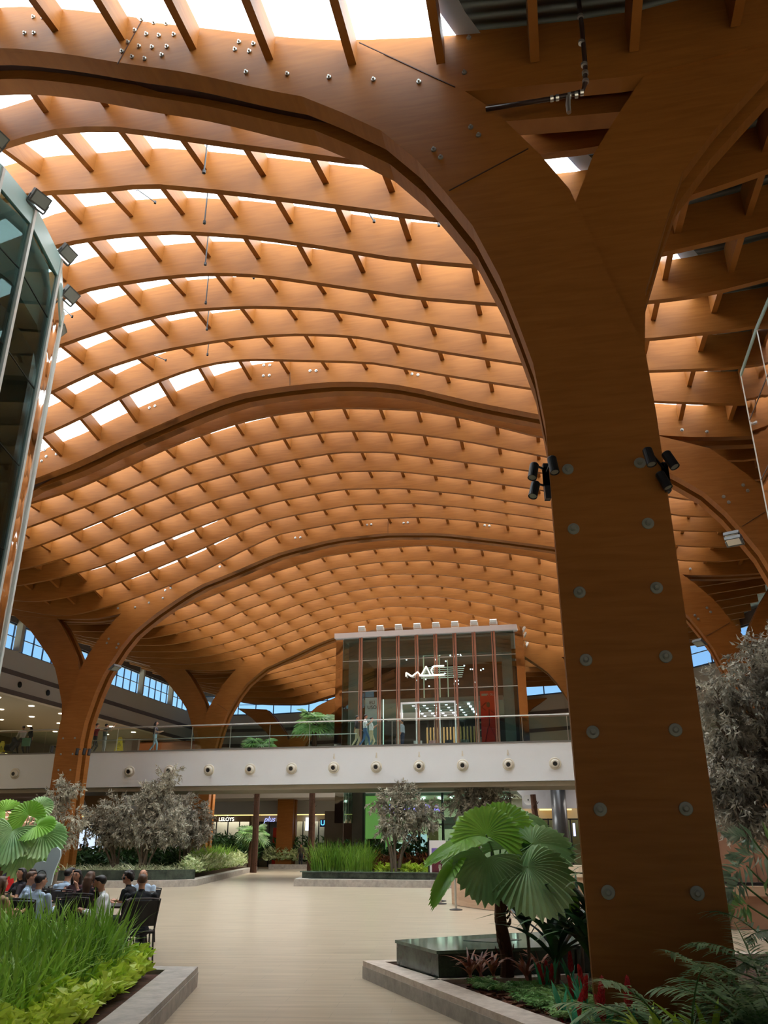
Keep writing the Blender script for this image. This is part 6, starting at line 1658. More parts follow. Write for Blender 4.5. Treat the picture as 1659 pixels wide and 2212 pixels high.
def person(label, loc, rz, shirt, pants, skin=SKIN, hair=HAIR_D, sit=False, arms=None, legs=None, lean=0., turn=0., nod=0., sleeve='short', long_hair=0., bald=False, woman=False, sc=.95, shoe=(40, 36, 34), glasses=False, beard=False, voxel=.014, group=None, curly=False):
    """x right, y forward, z up; arms: {'L':(elbow,wrist),'R':...} in local metres"""
    r = empty('person', loc, rz, sc); tag(r, label, 'person', group)
    ph_ = .50 if sit else .94
    hw = .16 if woman else .175
    pel = Vector((0, 0, ph_)); ln = Vector((0, lean, 0))
    waist = pel + Vector((0, .0, .12)) + ln * .25
    chest = pel + Vector((0, 0, .36)) + ln * .75
    neck = pel + Vector((0, .0, .53)) + ln
    head = pel + Vector((0, .025, .68)) + ln * 1.2 + Vector((0, nod * .06, -abs(nod) * .02))
    mb = MB(); bones = []
    def seg(a, b, r0, r1, m, sx=1., sy=1.):
        capsule(mb, a, b, r0, r1, sx, sy); bones.append((np.array(a, float), np.array(b, float), (r0 + r1) / 2 * max(sx, sy), m))
    def tor(a, b, wa, wb, da, db, m):
        # elliptical torso slice pair
        a = Vector(a); b = Vector(b); n_ = 14; pts = []
        vs0 = len(mb.v)
        for k in range(5):
            t = k / 4; c = a.lerp(b, t); w_ = wa + (wb - wa) * t; d_ = da + (db - da) * t
            for j in range(n_):
                an = 2 * PI * j / n_; mb.v.append((c.x + w_ * math.cos(an), c.y + d_ * math.sin(an), c.z))
        for k in range(4):
            for j in range(n_):
                j2 = (j + 1) % n_
                mb.f.append((vs0 + k * n_ + j, vs0 + k * n_ + j2, vs0 + (k + 1) * n_ + j2, vs0 + (k + 1) * n_ + j)); mb.m.append(0)
        mb.f.append(tuple(vs0 + j for j in range(n_ - 1, -1, -1))); mb.m.append(0)
        mb.f.append(tuple(vs0 + 4 * n_ + j for j in range(n_))); mb.m.append(0)
        for q in (-.6, 0, .6): bones.append((np.array(a) + [q * wa, 0, 0], np.array(b) + [q * wb, 0, 0], (da + db) / 2, m))
    S, Pn, Sk, Sh = 1, 2, 0, 3
    tor(pel + Vector((0, 0, -.08)), pel + Vector((0, 0, .07)), hw - .005, hw - .02, .115, .11, Pn)
    tor(pel + Vector((0, 0, .05)), waist + Vector((0, 0, .04)), hw - .02, .13 if woman else .15, .11, .105, S)
    tor(waist, chest, .13 if woman else .15, .165 if woman else .185, .105, .12, S)
    tor(chest, chest + Vector((0, 0, .1)) + ln * .12, .165 if woman else .19, .13 if woman else .15, .12, .085, S)
    seg(chest + Vector((-.10, 0, .1)), chest + Vector((.10, 0, .1)), .065, .065, S)
    if woman: seg(chest + Vector((-.07, .08, .0)), chest + Vector((.07, .08, .0)), .06, .06, S)
    seg(neck + Vector((0, -.005, -.03)), head + Vector((0, -.01, -.04)), .052, .048, Sk)
    # head
    Mh = Matrix.Rotation(turn, 3, 'Z') @ Matrix.Rotation(-nod * .6, 3, 'X')
    def H(x, y, z): return head + Mh @ Vector((x, y, z))
    mb.ell(head, (.072, .09, .092), 14, 10, 0, Mh); bones.append((np.array(head), np.array(head) + [0, 0, .01], .085, Sk))
    mb.ell(H(0, .02, -.045), (.055, .062, .062), 12, 8, 0, Mh)
    mb.ell(H(0, .05, -.088), (.026, .026, .02), 8, 6, 0, Mh)
    mb.tube([H(0, .085, .02), H(0, .108, -.018), H(0, .09, -.028)], [.009, .015, .012], 7)
    mb.ell(H(0, .082, -.055), (.024, .014, .009), 8, 6, 0, Mh)
    for sx_ in (-1, 1): mb.ell(H(.074 * sx_, -.005, -.01), (.012, .022, .032), 8, 6, 0, Mh)
    # arms
    sw = .19 if woman else .215
    arms = arms or {}
    for sd, sg in (('L', -1), ('R', 1)):
        sh_ = chest + Vector((sg * sw, 0, .10)) + ln * .1
        el, wr = arms.get(sd, ((sg * (sw + .05), -.02, ph_ + .12), (sg * (sw + .05), .06, ph_ - .10)))
        el = Vector(el) + (ln * .3 if sd not in arms else Vector()); wr = Vector(wr)
        seg(sh_, el, .052 if not woman else .044, .040 if not woman else .034, S)
        seg(el, wr, .038 if not woman else .032, .026, S if sleeve == 'long' else Sk)
        if sleeve == 'short': bones.append((np.array(sh_.lerp(el, .7)), np.array(el), .04, Sk))
        if sleeve == 'none': bones.append((np.array(sh_.lerp(el, .15)), np.array(el), .05, Sk))
        hd = (wr - el).normalized(); pc = wr + hd * .055
        sd_ = hd.cross(Vector((0, 0, 1)));  sd_ = sd_.normalized() if sd_.length > .1 else Vector((1, 0, 0))
        upv = sd_.cross(hd)
        mb.tube([wr, wr + hd * .03, wr + hd * .085], [.024, .034, .034], 8, 0, 1.05, .5)
        bones.append((np.array(wr), np.array(wr + hd * .12), .035, Sk))
        for k, (o_, L_) in enumerate(((-.028, .062), (-.010, .072), (.010, .068), (.027, .052))):
            b0_ = wr + hd * .08 + sd_ * o_
            mb.tube([b0_, b0_ + hd * L_ * .5 - upv * .006, b0_ + hd * L_ * .85 - upv * .026], [.0105, .0098, .0085], 6)
        tb = wr + hd * .03 + sd_ * -.03 * sg
        mb.tube([tb, tb + hd * .03 - sd_ * .022 * sg, tb + hd * .055 - sd_ * .026 * sg - upv * .01], [.013, .011, .009], 6)
    # legs
    for sd, sg in (('L', -1), ('R', 1)):
        hp = pel + Vector((sg * .09, 0, -.04))
        if sit: kn, an = Vector((sg * .13, .42, .50)), Vector((sg * .13, .40, .09))
        else: kn, an = Vector((sg * .10, .02, .50)), Vector((sg * .10, -.01, .09))
        if legs and sd in legs: kn, an = Vector(legs[sd][0]), Vector(legs[sd][1])
        seg(hp, kn, .088, .058, Pn); seg(kn, an, .056, .040, Pn)
        mb.tube([an + Vector((0, -.05, -.045)), an + Vector((0, .05, -.055)), an + Vector((0, .17, -.065))], [.036, .042, .028], 8)
        bones.append((np.array(an) + [0, -.03, -.05], np.array(an) + [0, .17, -.06], .045, Sh))
    me = remeshed(mb, voxel, 'person_body')
    nv = len(me.polygons)
    ce = np.zeros(nv * 3); me.polygons.foreach_get('center', ce); ce = ce.reshape(-1, 3)
    best = np.full(nv, 1e9); idx = np.zeros(nv, int)
    for a, b, rad, m in bones:
        ab = b - a; L2 = max(1e-9, (ab ** 2).sum()); t = np.clip(((ce - a) @ ab) / L2, 0, 1)
        dd = np.linalg.norm(ce - (a + t[:, None] * ab), axis=1) - rad
        w_ = dd < best; best[w_] = dd[w_]; idx[w_] = m
    idx[ce[:, 2] > neck.z + .0] = np.where(idx[ce[:, 2] > neck.z + .0] == 1, 0, idx[ce[:, 2] > neck.z + .0]) if not arms else idx[ce[:, 2] > neck.z + .0]
    me.materials.clear()
    for mt in (skin, shirt, pants, cloth(shoe)): me.materials.append(mt)
    me.polygons.foreach_set('material_index', idx.astype(np.int32)); me.polygons.foreach_set('use_smooth', [True] * nv)
    bo = bpy.data.objects.new('body', me); link(bo, r)
    # eyes, brows, mouth on the face
    fm = MB()
    for sx_ in (-1, 1):
        fm.ell(H(.03 * sx_, .083, .012), (.010, .006, .006), 8, 5, 0, Mh)
        fm.ell(H(.03 * sx_, .086, .032), (.017, .006, .004), 8, 5, 0, Mh)
    fm.ell(H(0, .094, -.056), (.02, .005, .003), 8, 5, 0, Mh)
    f = fm.build('facial_features', HAIR_D, r, world=False)
    # hair
    hm = MB()
    hm.ell(H(0, -.020, .022), (.079, .090, .082) if not bald else (.078, .092, .07), 16, 10, 0, Mh)
    if not bald: hm.ell(H(0, .026, .068), (.058, .05, .030), 12, 8, 0, Mh)
    if curly:
        rs_ = random.Random(4)
        for _ in range(26):
            v_ = Vector((rs_.gauss(0, 1), rs_.gauss(0, 1) - .8, rs_.gauss(.2, 1))).normalized(); hm.ell(H(v_.x * .082, v_.y * .095 - .015, v_.z * .09 + .01), (.032,) * 3, 7, 5)
    if long_hair:
        hm.tube([H(0, -.04, .05), H(0, -.085, -.03), H(0, -.105, -.12), H(0, -.11, -.12 - long_hair)], [.07, .085, .085, .05], 12, 0, 1.0, .62)
        for sx_ in (-1, 1): hm.tube([H(.068 * sx_, -.01, .03), H(.082 * sx_, -.01, -.08), H(.085 * sx_, -.02, -.1 - long_hair * .6)], [.022, .03, .02], 8)
    if bald:
        hm = MB(); hm.tube([H(0, -.03, -.03), H(0, -.03, .055)], [.079, .074], 14, 0, 1.0, 1.0)
    if beard: hm.ell(H(0, .042, -.072), (.052, .052, .042), 12, 8, 0, Mh)
    hme = remeshed(hm, .012, 'hair'); hme.materials.clear(); hme.materials.append(hair)
    ho = bpy.data.objects.new('hair', hme); link(ho, r)
    if glasses:
        gm = MB()
        for sx_ in (-1, 1):
            c = H(.033 * sx_, .098, .01)
            ring = [c + Mh @ Vector((.024 * math.cos(a_), 0, .018 * math.sin(a_))) for a_ in np.linspace(0, 2 * PI, 12)]
            gm.tube(ring, .0025, 5, cap=False); gm.bar(H(.058 * sx_, .096, .014), H(.076 * sx_, 0, .01), .004)
        gm.bar(H(-.01, .1, .014), H(.01, .1, .014), .004)
        gm.build('glasses', BLACKM, r, world=False)
    return r

def stand(label, px, py_head, Y, floor_z, facing, shirt, pants, **kw):
    """standing figure at the place seen at (px, Y)"""
    q = pt(px, py_head, Y)
    return person(label, (q.x, Y, floor_z), facing, shirt, pants, **kw)
def face(deg): return R(deg)   # 0 looks away along +y, 180 looks at the viewer, 90 looks left, -90 right

LB = cloth((168, 190, 214)); LB2 = cloth((186, 204, 224)); WH = cloth((222, 222, 220)); BK = cloth((24, 24, 28)); JN = cloth((66, 98, 132)); JNL = cloth((150, 176, 186)); KH = cloth((176, 160, 124)); GY = cloth((120, 122, 126)); DKP = cloth((30, 30, 38)); PU = cloth((122, 90, 176))
walk = {'L': ((-.10, .16, .52), (-.10, -.02, .12)), 'R': ((.10, -.04, .50), (.10, -.28, .14))}
walk2 = {'R': ((.10, .20, .53), (.10, .22, .09)), 'L': ((-.10, -.06, .50), (-.10, -.30, .16))}
sw_arm = {'L': ((-.26, .06, 1.10), (-.24, .26, 1.02)), 'R': ((.26, -.12, 1.10), (.25, -.16, .86))}
# on the bridge in front of the glass shop
BY = 40.6
stand('man in dark t-shirt and khaki trousers walking behind another on the bridge', 771, 1540, BY + .2, FZ, face(-80), cloth((52, 46, 50)), KH, arms=sw_arm, legs=walk, skin=SKIN_D, voxel=.02)
stand('man in white t-shirt and blue jeans walking, first of the trio by the white poster', 789, 1540, BY - .1, FZ, face(-85), WH, JN, arms={'L': ((-.26, .04, 1.12), (-.16, .26, 1.3)), 'R': ((.26, .0, 1.12), (.16, .28, 1.32))}, legs=walk2, skin=SKIN_D, voxel=.02)
stand('man in pale shirt partly hidden behind the man in jeans', 802, 1540, BY + .8, FZ, face(-90), cloth((214, 206, 200)), KH, arms={'L': ((-.26, .1, 1.15), (-.14, .3, 1.3)), 'R': ((.26, .1, 1.15), (.14, .3, 1.3))}, legs=walk, skin=SKIN_D, voxel=.02)
stand('man in grey t-shirt and dark trousers standing at the shop entrance on the bridge', 869, 1545, BY + 1.6, FZ, face(70), cloth((146, 148, 152)), cloth((34, 38, 58)), skin=SKIN_D, voxel=.02)
# bridge, left part
stand('woman in grey top and light jeans looking at her phone on the bridge', 337, 1567, 42.9, FZ, face(-95), cloth((88, 80, 88)), JNL, woman=True, long_hair=.12, arms={'L': ((-.2, .12, 1.12), (-.06, .36, 1.18)), 'R': ((.2, .12, 1.12), (.06, .36, 1.18))}, legs=walk2, voxel=.02)
stand('woman in red striped top on the bridge right of the left timber column', 209, 1572, 43.6, FZ, face(-60), STRIPE, BK, woman=True, hair=HAIR_D, arms={'L': ((-.24, .0, 1.12), (-.26, .02, .86)), 'R': ((.3, .2, 1.3), (.34, .46, 1.3))}, legs=walk, voxel=.02)
stand('person in grey green top raising one arm, beside the woman in stripes', 228, 1580, 43.8, FZ, face(-50), cloth((104, 112, 104)), cloth((170, 168, 164)), arms={'L': ((-.24, .1, 1.2), (-.1, .3, 1.36)), 'R': ((.3, .2, 1.48), (.36, .36, 1.66))}, voxel=.02)
stand('man in white shirt and dark trousers pushing a stroller at far left on the bridge', 53, 1562, 44.6, FZ, face(60), cloth((222, 205, 200)), BK, arms={'L': ((-.24, .14, 1.12), (-.2, .36, 1.02)), 'R': ((.24, .14, 1.12), (.2, .36, 1.02))}, skin=SKIN_D, legs=walk, voxel=.02)
o = stand('woman in black with a green bag behind the man with the stroller', 66, 1585, 44.2, FZ, face(80), BK, BK, woman=True, long_hair=.15, sc=.88, voxel=.02)
q = Vector(o.location); bag = MB().box(q.x - .24, q.x + .18, q.y - .34, q.y - .26, FZ + .5, FZ + .92)
tag(bag.build('green_bag', cloth((120, 160, 130))), 'pale green bag carried by the woman in black at far left', 'bag')
st_ = empty('stroller', (q.x - 1.0, 44.4, FZ)); tag(st_, 'dark pushchair at far left behind the balustrade', 'stroller')
x0 = q.x - 1.0
MB().tube([(x0 - .3, 44.4, FZ + .5), (x0, 44.4, FZ + .45), (x0 + .2, 44.4, FZ + .75), (x0 + .05, 44.4, FZ + .98)], [.16, .2, .2, .1], 10).build('seat', DKP, st_)
MB().bar((x0 + .2, 44.3, FZ + .7), (x0 + .5, 44.3, FZ + 1.0), .03).bar((x0 - .3, 44.3, FZ + .15), (x0 + .2, 44.3, FZ + .7), .03).bar((x0 + .3, 44.3, FZ + .15), (x0 - .1, 44.3, FZ + .6), .03).build('frame', BLACKM, st_)
for dx_ in (-.3, .3): MB().lathe((x0 + dx_, 44.25, FZ + .13), [(.12, 0), (.12, .04)], (0, -1, 0), 14).build('wheel', BLACKM, st_)
# wet floor signs
def floor_sign(x, y, label):
    r = empty('wet_floor_sign', (x, y, FZ)); tag(r, label, 'warning sign', 'yellow folding floor signs')
    YL = M_plain('yellow plastic', (226, 196, 30), .4)
    for sg in (-1, 1):
        mb = MB(); mb.hexa([(x - .19, y + sg * .2, FZ), (x + .19, y + sg * .2, FZ), (x + .19, y + sg * .22, FZ), (x - .19, y + sg * .22, FZ), (x - .1, y + sg * .02, FZ + .82), (x + .1, y + sg * .02, FZ + .82), (x + .1, y + sg * .04, FZ + .82), (x - .1, y + sg * .04, FZ + .82)])
        mb.build('panel', YL, r)
    mb = MB()
    def P3(u, v): return (x + u, y - .225 + .18 * v / .82, FZ + v)
    for a, b in (((-.1, .42), (.1, .42)), ((-.1, .42), (0, .62)), ((.1, .42), (0, .62)), ((0, .46), (0, .55)), ((-.06, .28), (.06, .28))): mb.bar(P3(*a), P3(*b), .018, .01)
    mb.build('warning_triangle', BLACKM, r)
    MB().bar((x - .08, y, FZ + .86), (x + .08, y, FZ + .86), .04).build('handle', YL, r)
q = pt(259, 1600, 43.2); floor_sign(q.x, 43.2, 'yellow folding warning sign on the bridge right of the woman in stripes')
q = pt(5, 1610, 45); floor_sign(q.x, 45, 'yellow folding warning sign at the far left end of the bridge')
q = pt(284, 1605, 44); tag(MB().box(q.x - .35, q.x + .35, 44, 44.3, FZ, FZ + .85).box(q.x - .38, q.x + .38, 43.98, 44.32, FZ + .85, FZ + .9).build('cabinet', M_plain('brown cabinet', (120, 92, 74), .5)), 'small brown cabinet on the bridge right of the yellow sign', 'cabinet')

# ground floor walkers
stand('woman in white top and black trousers standing by the tall bright grass', 709, 1822, 46, 0, face(190), cloth((206, 196, 188)), BK, woman=True, long_hair=.22, sleeve='none', skin=SKIN_D, voxel=.02)
stand('man in black seen from the side in front of the lit picture wall', 883, 1826, 43.4, 0, face(-70), BK, DKP, voxel=.02, skin=SKIN_D)
o = stand('woman in purple top with reddish hair carrying shopping bags at the left edge', 10, 1825, 26.5, 0, face(180 + 25), PU, cloth((28, 26, 52)), woman=True, hair=HAIR_L, long_hair=.16, legs=walk, arms={'L': ((-.25, .02, 1.14), (-.27, .1, .88)), 'R': ((.25, .02, 1.14), (.24, .18, .98))}, voxel=.014)
q = Vector(o.location)
def bag_(x, y, z, w_, h_, mat, label):
    r = empty('shopping_bag', (x, y, z)); tag(r, label, 'bag', 'paper shopping bags')
    MB().hexa([(x - w_, y - .08, z), (x + w_, y - .08, z), (x + w_, y + .08, z), (x - w_, y + .08, z), (x - w_ * .9, y - .06, z + h_), (x + w_ * .9, y - .06, z + h_), (x + w_ * .9, y + .06, z + h_), (x - w_ * .9, y + .06, z + h_)]).build('bag_body', mat, r)
    MB().tube([(x - w_ * .5, y, z + h_), (x, y, z + h_ + .14), (x + w_ * .5, y, z + h_)], .006, 5).build('handles', mat, r)
bag_(q.x + .36, q.y - .1, .32, .14, .40, M_plain('glossy red paper', (190, 30, 34), .35), 'glossy red shopping bag hanging beside the woman in purple')
bag_(q.x + .52, q.y - .0, .42, .10, .34, M_plain('brown paper', (180, 146, 104), .7), 'brown paper bag beside the red shopping bag')
for i, (px, Y, sh_, w_, h_) in enumerate(((175, 49.5, cloth((200, 170, 140)), 'pale top', HAIR_D), (189, 49.0, BK, 'black', HAIR_D), (268, 61.5, cloth((170, 60, 60)), 'red', HAIR_D), (322, 61.5, WH, 'white', HAIR_D))):
    if i < 2: lab = 'distant person in %s before the bright shop window behind the trees' % w_; pxx = px
    else: pxx = (473, 484)[i - 2]; lab = 'distant person in %s outside the brown LELOYS shop' % w_
    stand(lab, pxx, 1822, Y, 0, face(170 + 30 * i), sh_, DKP, voxel=.024, hair=h_)
stand('distant person in dark clothes right of the orange column by the cream shop', 651, 1822, 61.6, 0, face(150), cloth((70, 60, 44)), DKP, voxel=.024, skin=SKIN_D)

# ------------------------------------------------------------------ cafe seating: chairs, tables and seated people
CHM = M_plain('dark brown metal chair', (44, 34, 32), .4)
MESHM = M_plain('black chair mesh', (26, 22, 22), .6)
def chair(x, y, rz, label):
    r = empty('cafe_chair', (x, y, 0), rz); tag(r, label, 'chair', 'dark cafe chairs')
    def bld(mb, name, mat): 
        o = mb.build(name, mat, r, world=False); return o
    bld(MB().box(-.21, .21, -.2, .22, .40, .43), 'seat', MESHM)
    bk = MB(); n = 6
    for k in range(n):
        a0 = -.24 + .48 * k / n; a1 = -.24 + .48 * (k + 1) / n
        def yb(a): return -.21 - .05 * math.cos(a * 5.5)
        bk.hexa([(a0 * .88, yb(a0) + .03, .50), (a1 * .88, yb(a1) + .03, .50), (a1 * .88, yb(a1) + .045, .50), (a0 * .88, yb(a0) + .045, .50), (a0, yb(a0) - .06, .84), (a1, yb(a1) - .06, .84), (a1, yb(a1) - .045, .84), (a0, yb(a0) - .045, .84)])
    bld(bk, 'backrest', MESHM)
    bld(MB().tube([(-.21, -.18, .44), (-.22, -.22, .6), (-.245, -.29, .86), (-.1, -.32, .87), (.1, -.32, .87), (.245, -.29, .86), (.22, -.22, .6), (.21, -.18, .44)], .013, 7), 'back_frame', CHM)
    for sx_ in (-1, 1):
        bld(MB().tube([(sx_ * .2, .19, .41), (sx_ * .215, .22, 0)], .013, 7), 'leg', CHM)
        bld(MB().tube([(sx_ * .2, -.18, .42), (sx_ * .22, -.26, 0)], .013, 7), 'leg', CHM)
    bld(MB().bar((-.2, .2, .2), (.2, .2, .2), .018).bar((-.205, -.22, .2), (-.205, .2, .2), .018).bar((.205, -.22, .2), (.205, .2, .2), .018), 'stretcher', CHM)
    return r
def table(x, y, label):
    r = empty('cafe_table', (x, y, 0)); tag(r, label, 'table', 'square cafe tables')
    MB().box(x - .36, x + .36, y - .36, y + .36, .69, .72).build('tabletop', CHM, r)
    MB().cyl((x, y, .03), (x, y, .69), .03).build('pedestal', CHM, r)
    MB().lathe((x, y, 0), [(.24, 0), (.24, .02), (.04, .04)], n=18).build('table_base', CHM, r)
    return r
def sitter(label, px, Y, facing, shirt, pants, ch=True, chl=None, **kw):
    q = pt(px, 1900, Y)
    kw.setdefault('voxel', .014)
    kw.setdefault('sc', .93)
    o = person(label, (q.x, Y, 0), facing, shirt, pants, sit=True, **kw)
    fx, fy = -math.sin(facing), math.cos(facing)
    c = chair(q.x + fx * .02, Y + fy * .02, facing, chl or ('dark cafe chair under the ' + label.split(',')[0]))
    return o
fa = {'L': ((-.24, .12, .72), (-.12, .36, .78)), 'R': ((.24, .12, .72), (.12, .36, .78))}
up = {'L': ((-.26, .2, .72), (-.13, .2, .98)), 'R': ((.22, .16, .72), (.1, .34, .76))}
sitter('balding man in black shirt, back to the viewer on the rightmost chair', 309, 13.3, face(22), BK, DKP, hair=HAIR_B, arms=fa, bald=False, lean=.05, chl='dark cafe chair nearest the open floor, rightmost of its group')
sitter('man facing the viewer behind the balding man in black', 311, 15.9, face(176), LB2, DKP, hair=HAIR_B, bald=True, arms=fa, lean=.04, chl='dark cafe chair of the man facing the viewer at right')
sitter('woman with dark curly hair and black short sleeved top, looking left', 291, 14.8, face(78), BK, DKP, woman=True, curly=True, arms=fa, lean=.10, chl='dark cafe chair of the curly haired woman')
sitter('bearded dark haired man in white shirt looking left', 240, 12.9, face(102), WH, JN, arms=fa, lean=.10, beard=True, nod=.3, turn=-.1, skin=SKIN_D, sleeve='long', chl='dark cafe chair of the bearded man in white')
sitter('long haired woman in dark floral blouse, back to the viewer', 194, 14.6, face(-12), FLORAL, DKP, woman=True, hair=HAIR_B, long_hair=.2, arms=fa, chl='dark cafe chair of the woman in floral blouse')
sitter('woman with glasses and long dark hair facing the viewer, hand raised', 166, 15.6, face(172), cloth((70, 40, 44)), DKP, woman=True, glasses=True, long_hair=.2, arms=up, sleeve='none', chl='dark cafe chair of the woman with glasses')
sitter('man in light blue shirt, back to the viewer, beside the white menu board', 134, 16.0, face(-20), LB, DKP, arms=fa, lean=.12, sleeve='long', chl='dark cafe chair of the man beside the menu board')
sitter('dark haired person looking right behind the man beside the menu board', 150, 17.0, face(-100), cloth((180, 170, 168)), DKP, arms=fa, chl='dark cafe chair behind the man beside the menu board')
sitter('dark haired man in light blue shirt seen from behind, lower left of the group', 80, 13.2, face(-18), LB2, DKP, arms=fa, lean=.06, sleeve='long', turn=-.4, chl='dark cafe chair at lower left, half hidden by the grass')
sitter('man with glasses in light blue shirt looking right', 57, 14.6, face(-75), LB, DKP, glasses=True, hair=HAIR_B, skin=SKIN, arms=fa, lean=.05, sleeve='long', chl='dark cafe chair of the man with glasses')
sitter('dark haired woman behind the man with glasses, left one of two', 46, 16.8, face(150), DKP, DKP, woman=True, long_hair=.1, arms=fa, chl='dark cafe chair of the left dark haired woman')
sitter('dark haired woman just left of the menu board, right one of two', 68, 16.4, face(200), cloth((60, 50, 56)), DKP, woman=True, long_hair=.1, arms=fa, chl='dark cafe chair just left of the menu board')
sitter('brown haired woman in tan top cut by the left picture edge', 2, 12.4, face(-30), cloth((184, 150, 118)), DKP, woman=True, hair=HAIR_B, long_hair=.2, arms=fa, sleeve='none', chl='dark cafe chair cut by the left picture edge')
for i, (px, Y) in enumerate(((115, 14.1), (178, 15.05), (270, 14.15), (30, 15.6))):
    q = pt(px, 1960, Y); table(q.x, Y, ['dark square cafe table between the men in light blue shirts', 'dark square cafe table between the two long haired women', 'dark square cafe table of the man in white and the man in black', 'dark square cafe table at far left'][i])
q = pt(178, 1960, 15.05)
tag(MB().box(q.x + .05, q.x + .3, 14.8, 14.95, .721, .86).build('paper_box', WH), 'small white takeaway box on the table of the long haired women', 'box')
q = pt(225, 1960, 13.6)
chair(pt(172, 1960, 13.6).x, 13.6, face(-5), 'empty dark cafe chair in front of the woman in floral blouse')
chair(pt(108, 1940, 15.2).x, 15.2, face(170), 'empty dark cafe chair behind the lower left man in light blue')
# menu board with rounded top
q = pt(96, 1900, 17.6)
r = empty('menu_board', (q.x, 17.6, 0)); tag(r, 'pale blue grey menu board with rounded lobes standing behind the seated people', 'menu board')
prof = [(-.20, .0), (-.19, .75), (-.27, .95), (-.29, 1.10), (-.22, 1.24), (-.10, 1.27), (-.02, 1.25), (.0, 1.38), (.06, 1.50), (.15, 1.53), (.23, 1.47), (.25, 1.36), (.21, 1.22), (.16, 1.05), (.13, .7), (.12, 0)]
n = len(prof); mb = MB()
mb.add([(q.x + a, 17.6, z + .02) for a, z in prof] + [(q.x + a, 17.66, z + .02) for a, z in prof], [tuple(range(n)), tuple(range(2 * n - 1, n - 1, -1))] + [(i, i + n, (i + 1) % n + n, (i + 1) % n) for i in range(n)])
mb.build('board', M_plain('pale blue grey board', (176, 194, 200), .5, var=.03), r)
ring = [(q.x - .07 + .1 * math.cos(a_), 17.59, 1.0 + .12 * math.sin(a_)) for a_ in np.linspace(0, 2 * PI, 18)]
mb = MB().tube(ring, .008, 5, cap=False).bar((q.x - .1, 17.59, .95), (q.x - .04, 17.59, .95), .012).bar((q.x - .1, 17.59, 1.05), (q.x - .04, 17.59, 1.05), .012).bar((q.x - .1, 17.59, .95), (q.x - .1, 17.59, 1.05), .012).bar((q.x - .04, 17.59, .95), (q.x - .04, 17.59, 1.05), .012)
mb.build('printed_emblem', BLACKM, r)

# ------------------------------------------------------------------ spotlights on the big column, floodlights on arches, drop pipes, plumbing
def spot(px, py, Y, aim, label):
    c = pt(px, py, Y); a = Vector(aim).normalized()
    r = empty('spotlight', tuple(c)); tag(r, label, 'spotlight', 'black spotlights on the big column')
    MB().lathe(c - a * .1, [(.045, 0), (.05, .01), (.05, .2), (.044, .2), (.04, .19)], a, 18).build('lamp_housing', BLACKM, r)
    MB().lathe(c + a * .088, [(.04, 0), (.04, .004)], a, 16).build('lamp_glass', STEEL_DISC, r)
    return r, c
cx = [(1152, 1018, 8.0, (-.25, -.3, -1), 'black spotlight left of the column, upper one of the outer two'), (1195, 1005, 7.75, (.05, -.25, -1), 'black spotlight on the left part of the column face'), (1154, 1058, 8.05, (-.3, -.3, -1), 'black spotlight left of the column, lowest at left'),
      (1403, 987, 7.4, (.05, -.25, -1), 'black spotlight on the right part of the column face'), (1448, 994, 7.5, (.3, -.3, -1), 'black spotlight right of the column, outermost'), (1434, 1038, 7.75, (.3, -.2, -1), 'black spotlight half hidden behind the right column edge')]
for px, py, Y, aim, lab in cx:
    r, c = spot(px, py, Y, aim, lab)
    side = -1 if px < 1300 else 1
    ex = W(.68 + (-.62 if side < 0 else .62), 8.28, c.z + .06)
    MB().bar(c + Vector((0, 0, .08)), ex, .018, .018).build('bracket_arm', BLACKM, r)
    e_ = Vector(ex); MB().box(e_.x - .03, e_.x + .03, e_.y - .04, e_.y + .04, e_.z - .16, e_.z + .06).build('bracket_plate', BLACKM, r)
for i, (px, py, d_) in enumerate(((1582, 1158, 22.2), (1585, 1168, 22.0))):
    q = pd(px, py, d_); floodlight(q, (-.3, -.4, -1), 'twin floodlight under the second big arch at right, %s one' % ['upper', 'lower'][i], 'floodlights under the arches', 1.0, DKL, M_plain('white lens %d' % i, (230, 226, 214), .3))
q = pd(250, 1442, 34.2); floodlight(q, (.5, -.3, -1), 'floodlight under the left curve of the third big arch', 'floodlights under the arches', 1.1, DKL, LEN)
q = pd(1510, 1388, 34.2); floodlight(q, (-.5, -.3, -1), 'floodlight under the right curve of the third big arch', 'floodlights under the arches', 1.1, DKL, LEN)
for i, (px, py) in enumerate(((106, 1612), (160, 1617), (175, 1617), (186, 1618))):
    q = pd(px + 8, py, 34.1); a = Vector((0, -.2, -1)).normalized()
    r = empty('small_spotlight', tuple(q)); tag(r, 'small dark spotlight on the left timber column, %s from the left' % ORD[i], 'spotlight', 'small spotlights on the left column')
    MB().lathe(q, [(.07, 0), (.07, .28)], a, 10).build('lamp_housing', BLACKM, r); MB().bar(q, Vector((q.x, q.y + .35, q.z)), .04).build('bracket_arm', BLACKM, r)
# joint lines between the glued lengths of the arches
def joint(root, p1, p2, d):
    a = pd(p1[0], p1[1], d); b = pd(p2[0], p2[1], d)
    MB().bar(a, b, .012, .012).build('joint_line', WOOD_DK, root)
ARS = [o for o in C.objects if o.name.startswith('timber_arch')]
joint(ARS[0], (970, 412), (1141, 321), 8.275); joint(ARS[0], (776, 92), (983, 188), 8.275); joint(ARS[0], (316, 27), (254, 138), 8.275)
joint(ARS[1], (1603, 1137), (1652, 1106), 22.47); joint(ARS[1], (627, 783), (626, 832), 22.47)
joint(ARS[2], (1526, 1374), (1577, 1345), 34.47); joint(ARS[2], (838, 1126), (838, 1152), 34.47); joint(ARS[3], (470, 1521), (492, 1536), 47.97)
